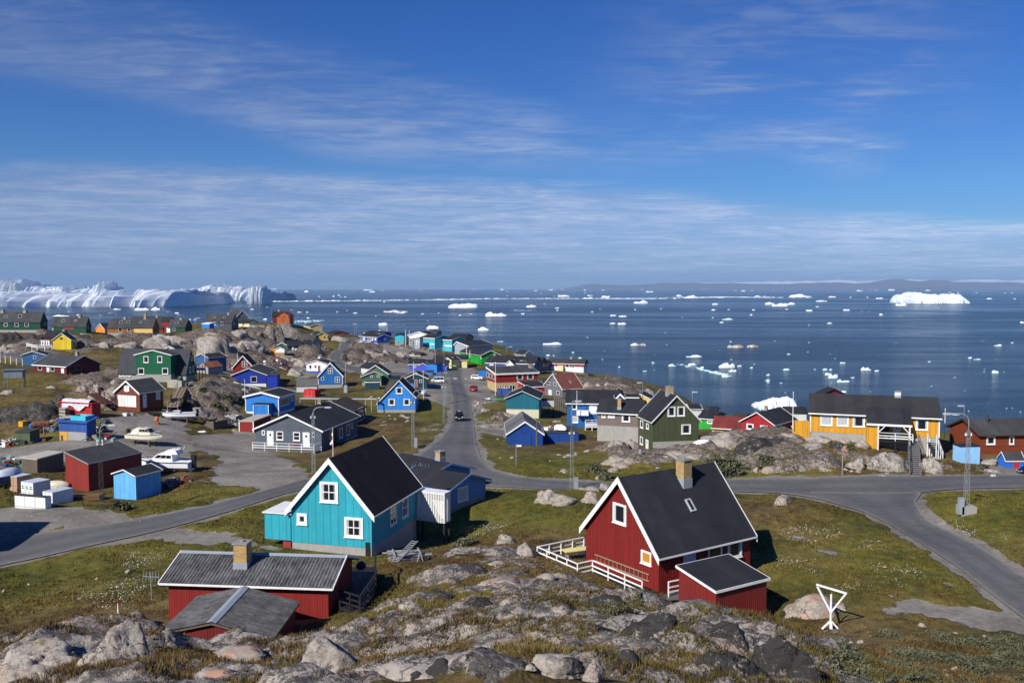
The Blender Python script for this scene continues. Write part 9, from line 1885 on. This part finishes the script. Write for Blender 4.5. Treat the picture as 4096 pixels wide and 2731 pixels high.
boat('cream boat with white cabin on a trailer on the gravel bank','cabin',-32.76,287.89,22.37,183,5.25,0.34,0.26,'boatcream')
boat('green open boat on blocks by the deep teal house','open',-2.7,176.79,22.26,185,2.25,0.4,0.3,'boatgreen')
boat('small white dinghy left of the green open boat','open',-4.93,182.72,21.71,-60,1.55,0.5,0.35,'boatwhite')
boat('boat under a pale grey cover right of the azure house','covered',-17.58,173.57,23.8,-80,1.62,0.8,0.5,'boatcover')
boat('boat under a dark blue tarpaulin at the left frame edge before the weathered shed','covered',-51.55,88.38,25.28,60,2.83,0.6,0.45,'navylit')
boat('small white boat behind the white house roof','cabin',-56.89,258.59,23.99,-80,1.76,0.8,0.8,'boatwhite')
upturned_boat('upturned weathered cream rowing boat beside the tall red barn',-47.23,89.65,24.39,5,2.61,0.96,0.87,'boatcream')
upturned_boat('white upturned boat lying on the flat roof of the navy garage',7.19,129.8,23.96,-35,2.15,0.88,0.88,'boatwhite')
crate('crate','brown strapped cardboard pallet pack on top at the left end of the crates',-50.42,88.42,24.9,1.7,1.6,1.13,-25,'card','wrap','pack')
crate('crate','lower brown cardboard pallet pack at the left end of the crates',-50.38,88.3,24.01,1.7,1.6,0.92,-25,'card','card','pack')
crate('crate','white wrapped pallet pack with green print, raised in the middle of the crates',-47.69,86.6,24.67,1.79,1.9,1.19,-25,'wrapw','wrap','print')
crate('crate','torn cardboard pallet pack under the raised white one',-47.81,86.48,24.14,1.79,1.9,0.55,-25,'card','card','pack')
crate('crate','white wrapped pallet pack with green print on the ground, right of the raised one',-43.59,82.96,24.47,1.37,2.2,1.3,-25,'wrapw','wrap','print')
crate('bundle','long white wrapped bundle with black top in front of the pallet packs',-44.47,80.18,24.7,3.49,0.7,1.15,-16,'wrapw','feltgrey','pack')
crate('lumber_stack','upper stack of brown timber boards beside the lattice mast',-42.22,84.89,24.1,3.68,1.5,0.71,8,'lumber','lumber','boards')
crate('lumber_stack','short lower brown timber stack left under the board stack',-43.4,84.51,23.61,1.06,1.2,0.54,8,'lumber','lumber','boards')
crate('lumber_stack','dark lower timber stack right under the board stack',-41.32,84.49,23.56,2.85,1.4,0.71,8,'oldwood','oldwood','boards')
crate('pallet_stack','tall stack of pale wooden pallets before the red container',-64.95,126.18,25.99,1.18,0.9,1.77,-20,'palewood','palewood','pallet')
crate('crate','grey timber bin filled with nets and buoys on the grass',-46.18,135.19,23.4,2.16,3.0,1.2,-25,'oldwood','oldwood','bin')
crate('crate','low grey timber bin with light laths behind the net bin',-45.76,142.62,23.73,2.23,1.6,0.55,-20,'greyboard','greyboard','bin')
crate('tank_box','pale slatted timber tank box beside the timber stair of the green house',-61.85,160.73,26.52,2.96,1.6,1.65,-12,'palewood','palewood','boards')
crate('crate','small white crate left in front of the brown garage',-57.81,129.84,26.02,0.66,0.6,0.44,0,'white','white','box')
crate('crate','small grey crate right in front of the brown garage',-57.15,130.6,25.94,0.69,0.6,0.41,0,'greyboard','greyboard','box')
crate('trailer','bright blue box trailer next to the white off-road car',-8.13,238.59,21.01,2.32,2.0,1.53,5,'brightblue','brightblue','box')
crate('skip','dark blue skip container by the brick ground floor',-1.71,194.66,21.14,2.96,2.2,1.49,-10,'navylit','navylit','bin')
crate('tub_row','row of red plastic tubs below the weathered shed',-38.64,168.37,24.07,2.63,1.8,1.51,-24,'contred','contred','pack')
crate('rack','blue pipe rack frame beside the street',-19.91,236.53,21.26,1.2,1.6,0.85,0,'brightblue','brightblue','frame')
crate('box','yellow and green box beside the rusty tank',-70.34,125.04,25.27,0.85,1.0,0.73,-20,'ochre','ochre','box')
tank('rusty brown cylindrical tank lying behind the mossy shed',-67.11,123.69,25.29,25,2.1,0.47,'rustyroof')
barrel('blue plastic barrel beside the rusty tank',-68.49,123.69,25.19,0.27,0.58,'barrelblue')
mixer('orange concrete mixer on the grass below the black boat',-52.35,128.01,25.09,0.6,1.04)
barrel('green round hood on top of the slatted tank box',-60.49,158.77,28.29,0.57,0.65,'greendark')
barrel('grey tapered dustbin by the door of the olive house',15.12,102.02,25.02,0.23,1.11,'binmetal')
tarp('crumpled translucent plastic sheet draped over the red container',-63.29,127.5,26.62,-0.34,5.09,1.63,1.75)
crate('tub','open turquoise tub lying on the blue container roof',-56.72,114.75,27.93,2.4,1.6,0.4,-16.8,'turq','turq','bin')
crate('plank_pile','loose timber planks lying on the blue container roof',-58.62,114.95,27.93,1.6,0.8,0.3,12,'palewood','palewood','boards')
scrap('heap of mixed scrap boats, nets and timber below the rock face',-73.26,222.09,25.17,11.0,7.0,140)
scrap('dark scrap pile of tubs and fishing gear at the left frame edge',-67.44,115.73,24.15,5.0,2.5,60)
scrap('scrap timber and trestles behind the big boat in the yard',-35.53,90.08,24.56,4.0,2.0,30)
scrap('loose gear and fish racks on the rock above the royal blue bungalow',-60.27,230.39,24.03,8.0,4.0,60)
scrap('gear, crates and boards stacked against the left frame edge of the yard',-60.3,103.03,24.28,5.0,3.0,60)
scrap('odds and ends lying along the edge of the gravel yard below the red container',-55.28,114.46,25.17,5.0,2.0,40)
scrap('planks and tubs around the feet of the rusty tank',-65.53,122.09,24.91,4.0,2.0,40)
scrap('nets and buoys piled beside the net bin',-44.38,138.68,23.37,2.6,1.4,24)
scrap('small chairs and planks lying on the navy garage roof',5.46,130.96,23.83,2.4,1.2,14)
plank_rack('pile of grey planks with a ladder laid across beside the turquoise house',-7.06,57.98,26.66)
deck('dark timber deck with white railing wrapping the gable of the red ribbed house',26.31,((5.15,61.85),(1.74,59.52),(4.24,55.8),(5.28,56.5),(7.93,52.4),(9.03,53.04),(5.03,59.01),(6.29,59.91)),(((5.15,61.85),(1.74,59.52),(4.24,55.8),(5.28,56.5),(7.93,52.4)),),0.92,(4,4,1,3),1.6,'deckdark')
deck('short timber walkway with white rail between red house and red shed',26.11,((9.12,52.98),(9.54,52.55),(11.1,52.76),(11.28,54.43)),(((9.61,52.76),(11.13,53.59)),),0.95,(1,),1.4,'deckgrey')
table('folding table with pale top standing on the red house deck',4.49,59.52,26.31,21.82,2.1,0.75,0.74)
ladder('weathered wooden ladder hung along the red house gable',(5.59,58.1,26.9),(8.56,53.67,26.97),(0,0,1),0.42,13,'ladderwood')
ladder('white aluminium ladder leaning on the brown garage gable',(-62.85,140.63,25.51),(-60.08,135.61,28.97),(0.93,-0.37,0),0.42,14,'white')
deck('dark timber deck with dark railing at the end of the low red house',28.14,((-10.16,52.24),(-8.28,52.24),(-7.63,48.09),(-7.9,44.54),(-9.14,45.53)),(((-8.28,52.24),(-7.63,48.09),(-7.9,44.54),(-9.14,45.53)),),0.95,(2,2,2),1.6,'deckblack')
grill('black kettle barbecue with domed lid on the dark deck',-8.82,50.21,28.14,0.62,1.0)
deck('long timber porch with white railing in front of the slate grey duplex',22.57,((-35.97,122.54),(-36.24,121.07),(-27.29,119.4),(-26.55,120.64),(-26.52,120.79)),(((-36.24,121.07),(-27.29,119.4),(-26.55,120.64)),),1.05,(5,1),1.2,'deckgrey')
bicycle('dark bicycle leaning on the wall between the duplex doors',-30.52,121.21,22.57,-10.52,1.6)
porch_roof('black lean-to porch roof on white braced posts at the mustard house',((41.92,102.67,29.1),(46.6,101.07,29.1),(47.54,103.81,30.69),(42.86,105.41,30.69)),((43.18,102.34,27.15),(46.39,101.24,27.15)),29.05)
deck('small porch deck with white railing at the mustard house',27.15,((43.78,104.09),(43.18,102.34),(46.73,101.13),(47.33,102.88)),(((43.19,102.39),(46.74,101.18)),),0.95,(2,),2.2,'deckblack')
stair('steep grey timber stair with handrails climbing the rock to the mustard house',(42.82,91.94,25.12),(48.01,103.88,27.15),1.06,20,'stairgrey','stairgrey')
stair('dark side stair with white railing right of the mustard house porch',(49.9,101.47,25.15),(48.91,101.01,27.15),1.2,9,'deckblack','white')
stair('lower flight of the brown timber stair down the rock face',(-62.66,135.6,27.0),(-76.46,155.3,27.45),1.3,12,'deckred','deckred')
stair('upper flight of the brown timber stair below the dark red house',(-78.43,157.62,26.65),(-88.95,173.84,27.3),1.3,9,'deckred','deckred')
stair('pale timber stair between garage and rocks leading to the green house',(-52.47,134.44,26.69),(-59.74,157.62,27.06),1.5,12,'ladderwood','ladderwood')
deck('brown timber deck with brown railing in front of the dark red house',26.86,((-102.43,186.86),(-104.52,185.09),(-94.12,179.47),(-92.91,181.71)),(((-104.52,185.09),(-94.12,179.47)),),1.0,(5,),1.8,'deckred')
deck('white outdoor landing with railings on dark posts beside the taupe house',22.76,((11.83,140.23),(14.02,140.23),(14.48,144.87),(12.22,144.87)),(((11.83,140.23),(14.02,140.23)),),1.1,(2,),3.2,'white')
stair('left white entrance stair of the front twin blue house',(-59.63,340.73,23.89),(-58.47,344.21,24.79),1.2,6,'white','white')
stair('right white entrance stair of the front twin blue house',(-56.44,340.73,23.89),(-55.25,344.21,24.79),1.2,6,'white','white')
deck('cream timber deck with posts at the right end of the cream headland bungalow',30.79,((-94.72,315.23),(-88.69,312.91),(-90.66,319.87),(-96.46,321.03)),(((-94.72,315.23),(-88.69,312.91)),),1.0,(4,),1.5,'white')
deck('white two-storey balcony deck of the grey A-frame house',23.79,((-68.29,299.01),(-63.84,297.85),(-65.08,303.64),(-69.61,304.8)),(((-68.29,299.01),(-63.84,297.85),(-65.08,303.64)),),1.1,(4,1),1.4,'white')
deck('timber platform on posts right of the big green house',28.98,((-62.57,172.68),(-60.73,172.68),(-62.36,177.32),(-64.25,177.32)),(((-62.57,172.68),(-60.73,172.68)),),1.1,(3,),3.5,'deckgrey')
rail_fence('white rail fence running along the far left rocks',((-121.04,206.29,29.31),(-119.93,208.61,28.78),(-118.4,210.93,28.15)),0.9,'white',3,4)
rail_fence('white balustrade with laundry beside the lemon yellow cabin',((-126.24,227.15,29.96),(-122.29,224.83,29.53),(-119.06,225.99,29.55)),0.9,'white',3,4)
rail_fence('grey plank wall below the red seaside house',((15.22,264.24,18.66),(21.96,261.92,18.73),(22.76,261.92,18.73)),1.2,'oldwood',9,3)
rail_fence('dark plank wall at the seaward corner below the red seaside house',((22.72,259.6,18.57),(24.3,259.6,18.17)),1.5,'deckblack',9,2)
rail_fence('grey walkway railing leading to the grey house with red roof',((8.43,173.84,22.52),(10.02,164.57,23.15)),0.9,'stairgrey',2,5)
rail_fence('wooden fish rack of dark posts on the rock by the orange hut',((-70.84,237.58,25.0),(-67.52,238.74,24.8),(-65.19,239.9,24.6)),2.2,'deckred',2,4)
rail_fence('laundry line of white cloths behind the white balustrade',((-124.01,229.47,29.61),(-121.47,229.47,29.51)),1.9,'white',9,2)
rail_fence('grey heating pipe on low supports crossing the grass behind the azure house',((-39.26,161.09,24.17),(-33.24,159.93,24.25),(-26.94,159.93,24.21),(-24.57,158.77,24.36)),0.5,'pipegrey',1,8)
rail_fence('thick grey pipe sloping over the rock above the bright blue bungalow',((-59.36,176.16,26.53),(-52.49,168.05,26.01),(-46.28,159.93,26.04)),0.6,'pipegrey',1,4)
cable('black pipe looped along the drilled rock face',((32.31,93.87,25.28),(34.24,94.45,25.42),(36.54,95.03,25.51),(38.52,95.03,25.39),(40.49,95.03,25.39),(43.02,94.45,25.28)),0.09,'cableblack')
y_frame('white Y-shaped timber drying post with forked feet on the grass right',17.99,48.33,25.84,2.37)
antenna('thin TV antenna rods at the left end of the corrugated roof',-20.94,49.83,27.78,0.8,0.9)
antenna('tall rod antenna on the pale blue bungalow roof',-9.2,86.92,25.93,1.67,1.7)
marker('small white marker cone with red tip behind the big pale rock',-21.55,46.9,27.0,0.12,0.31)
bags('white plastic bag heap lying on the rock right of the olive house',23.19,105.49,25.22,1.7,0.54)
bags('crumpled clear plastic heap on the verge of the gravel yard',-46.23,129.45,23.58,1.21,0.33)
shrub('large dense grey-green willow thicket behind the red ribbed house roof',22.1,92.19,25.07,5.71,2.28,5200)
shrub('small willow bush at the foot of the bare rock by the road',27.31,93.55,25.27,2.05,0.95,900)
shrub('low willow bush on the far side of the road behind the red house',9.16,94.65,24.8,2.17,1.02,700)
shrub('little round bush beside the road behind the red house',10.05,92.11,24.78,1.49,0.75,400)
shrub('low willow bush by the lattice mast near the road',-35.45,78.22,25.0,1.82,0.68,700)
shrub('green bush in the rock hollow left of the bright blue bungalow',-49.62,150.79,24.72,2.56,1.41,700)
shrub('flat green bush at the foot of the yard rocks',-49.38,145.46,24.32,2.97,0.87,600)
shrub('small green bush on top of the yard rocks',-54.39,153.42,25.71,1.57,0.91,400)
shrub('dark low bush beside the boulders near the turquoise house',-3.62,65.86,25.42,2.08,0.72,600)
shrub('green bush wedged in the cleft of the bare rock under the mustard house',39.46,100.83,25.98,1.1,1.1,500)
shrub('low bush in front of the pale blue cube shed',52.59,96.77,24.82,1.87,0.7,500)
SCRUB = [('scrub',[(11.4,30.0),(19.6,46.7),(22.3,47.4),(25.7,47.1),(27.9,46.5),(29.1,44.5),(24.5,37.3),(8.5,23.1)],42000),('scrub',[(-0.1,40.4),(2.5,42.9),(2.6,37.9),(1.1,33.1),(-0.3,36.4)],3500),('scrub',[(3.3,33.5),(5.3,35.2),(5.2,31.8),(3.5,30.5)],2200)]
FLOW = [[(21.8,69.1),(24.8,67.8),(25.6,65.5),(21.7,63.8),(20.0,65.5)],[(25.3,63.7),(27.5,64.4),(26.5,61.4),(25.2,62.0)],[(18.4,61.3),(20.7,59.7),(20.0,56.0),(18.3,58.0)],[(24.3,58.2),(26.7,57.1),(26.6,54.4),(24.0,54.1),(23.0,55.7)],[(36.2,70.8),(37.0,67.6),(37.0,64.1),(34.1,65.9)],[(-27.5,54.5),(-25.9,58.2),(-22.8,55.0),(-21.8,48.0),(-25.3,50.6)],[(-28.7,64.8),(-25.7,63.7),(-24.2,60.8),(-27.4,60.4)],[(-4.6,79.2),(0.2,74.7),(-0.6,69.1),(-4.8,74.9)],[(-24.2,175.1),(-19.7,173.8),(-20.2,170.9),(-24.5,171.5)],[(-15.0,138.1),(-11.9,142.7),(-10.8,134.3),(-13.5,130.5)],[(20.0,54.5),(22.8,54.5),(22.5,53.2),(19.8,53.2)]]
neighbour('dark red flat-roofed house beyond the left frame edge, its shadow on the road',-48.6,65.0,24.64)
# ---------------- ground cover
def inside(P, n, r):
    P = np.array(P); out = []
    while len(out) < n:
        q = r.uniform(P.min(0), P.max(0), (n*2, 2)); q = q[poly_sd(q[:, 0], q[:, 1], P) > 0]; out += q.tolist()
    return np.array(out[:n])
def scrub():
    r = np.random.default_rng(8); Cs = []; Ss = []
    for nm, P, n in SCRUB:
        q = inside(P, n*2, r); d = fbm(q[:, 0]*.55, q[:, 1]*.55, 77, 4); q = q[d > .46][:n]; hgt_ = np.clip((fbm(q[:, 0]*.55, q[:, 1]*.55, 77, 4)-.45)*3.2, 0.05, .6)
        zz = gzv(q[:, 0], q[:, 1])[0]; t = r.random(len(q))**.7; Cs.append(np.stack([q[:, 0], q[:, 1], zz+hgt_*t*.6], 1)); Ss.append(np.full((len(q), 1), .036))
    C = np.concatenate(Cs); s = np.concatenate(Ss)*r.uniform(.6, 1.5, (len(C), 1)); A, B = randaxes(r, len(C), s); o = quads('willow_scrub', C, A, B, LEAF); tag(o, 'low grey-green willow scrub creeping over the heath', 'scrub', None, 'stuff')
scrub()
def grass():
    r = np.random.default_rng(12); N = 230000
    y = 14+r.random(N)**1.25*88; x = (r.random(N)*2-1)*(6+.66*y); zz, g, rk, nr, hd = gzv(x, y)
    den = fbm(x*.6, y*.6, 61, 4); keep = (g < .3) & (nr < -.5) & (hd > .1) & (den > .40-.10*(y < 45)) & ((rk < .5) | (den > .50)); x, y, zz, den = x[keep], y[keep], zz[keep], den[keep]; n = len(x); nb = 4
    hb = np.repeat((.05+.34*np.clip(den-.42, 0, .4)*np.where(y < 45, 1.5, .75)+.05*r.random(n)), nb)*r.uniform(.6, 1.3, n*nb); X = np.repeat(x, nb)+r.normal(size=n*nb)*.07; Y = np.repeat(y, nb)+r.normal(size=n*nb)*.07; Z = np.repeat(zz, nb)-.02
    a = r.uniform(0, 6.283, n*nb); lean = r.uniform(.1, .7, n*nb)*hb; wd = .006+.00042*np.repeat(y, nb)
    dx, dy = np.cos(a), np.sin(a); v0 = np.stack([X-dy*wd, Y+dx*wd, Z], 1); v1 = np.stack([X+dy*wd, Y-dx*wd, Z], 1); v2 = np.stack([X+dx*lean, Y+dy*lean, Z+hb], 1)
    co = np.stack([v0, v1, v2], 1).reshape(-1, 3).astype(np.float32); m_ = len(X); me = bpy.data.meshes.new('grass'); me.vertices.add(3*m_); me.vertices.foreach_set('co', co.ravel()); me.loops.add(3*m_); me.loops.foreach_set('vertex_index', np.arange(3*m_, dtype=np.int32)); me.polygons.add(m_); me.polygons.foreach_set('loop_start', np.arange(0, 3*m_, 3, dtype=np.int32)); me.update(calc_edges=True)
    lu = np.clip(.5+(fbm(X*.05+9, Y*.05, 31, 4)-.5)*2.6, 0, 1)+.25*np.clip((X-14)/30, 0, 1)-.55*np.clip((43-Y)/8, 0, 1)*np.clip((16-X)/5, 0, 1); at = me.attributes.new('lush', 'FLOAT', 'POINT'); at.data.foreach_set('value', np.repeat(np.clip(lu, 0, 1), 3).astype(np.float32))
    m, T, b = newmat('grass_blade'); pos = T.node('ShaderNodeNewGeometry'); an = T.n.new('ShaderNodeAttribute'); an.attribute_name = 'lush'; c, f = grass_color(T, pos, an.outputs['Fac']); c = T.mix(1., c, (1.25, 1.2, 1.15, 1), 'MULTIPLY'); T.put(b.inputs['Base Color'], c); b.inputs['Roughness'].default_value = .9; b.inputs['Specular IOR Level'].default_value = .1; me.materials.append(m)
    o = bpy.data.objects.new('grass', me); COL.objects.link(o); tag(o, 'olive and brown heath grass covering the open ground', 'grass', None, 'stuff')
grass()
def flowers():
    r = np.random.default_rng(3); Cs = []
    for P in FLOW:
        P = np.array(P); ar = abs(np.sum(P[:, 0]*np.roll(P[:, 1], -1)-np.roll(P[:, 0], -1)*P[:, 1]))/2; q = inside(P, int(min(2600, ar*26+150)), r); d = fbm(q[:, 0]*.9, q[:, 1]*.9, 5, 4); q = q[d > .47]; Cs.append(q)
    q = np.concatenate(Cs); q = q+r.normal(size=q.shape)*.25; zz, g, rk, nr, hd = gzv(q[:, 0], q[:, 1]); k = (nr < -.3) & (hd > .3); q, zz = q[k], zz[k]; C = np.stack([q[:, 0], q[:, 1], zz+r.uniform(.12, .3, len(q))], 1); A, B = randaxes(r, len(C), r.uniform(.011, .024, (len(C), 1))); m, T, b = newmat('cotton_grass'); b.inputs['Base Color'].default_value = (.72, .70, .62, 1); o = quads('cotton_grass', C, A, B*1.6, m); tag(o, 'white cotton grass tufts dotted through the meadow', 'cotton grass', None, 'stuff')
flowers()
# ---------------- air
def haze():
    mb = MB(); mb.box(-44500, -1200, -9, 44500, 46000, 620); m = bpy.data.materials.new('haze'); m.use_nodes = True; T = NT(m.node_tree); T.n.clear(); v = T.n.new('ShaderNodeVolumePrincipled'); v.inputs['Color'].default_value = (.42, .66, 1., 1); v.inputs['Density'].default_value = 3.2e-5; v.inputs['Anisotropy'].default_value = 0.; o_ = T.n.new('ShaderNodeOutputMaterial'); T.l.new(v.outputs[0], o_.inputs['Volume'])
    tag(mb.build('haze', m, uv=False), 'thin blue air between the town and the far coast', 'haze', None, 'stuff')
haze()
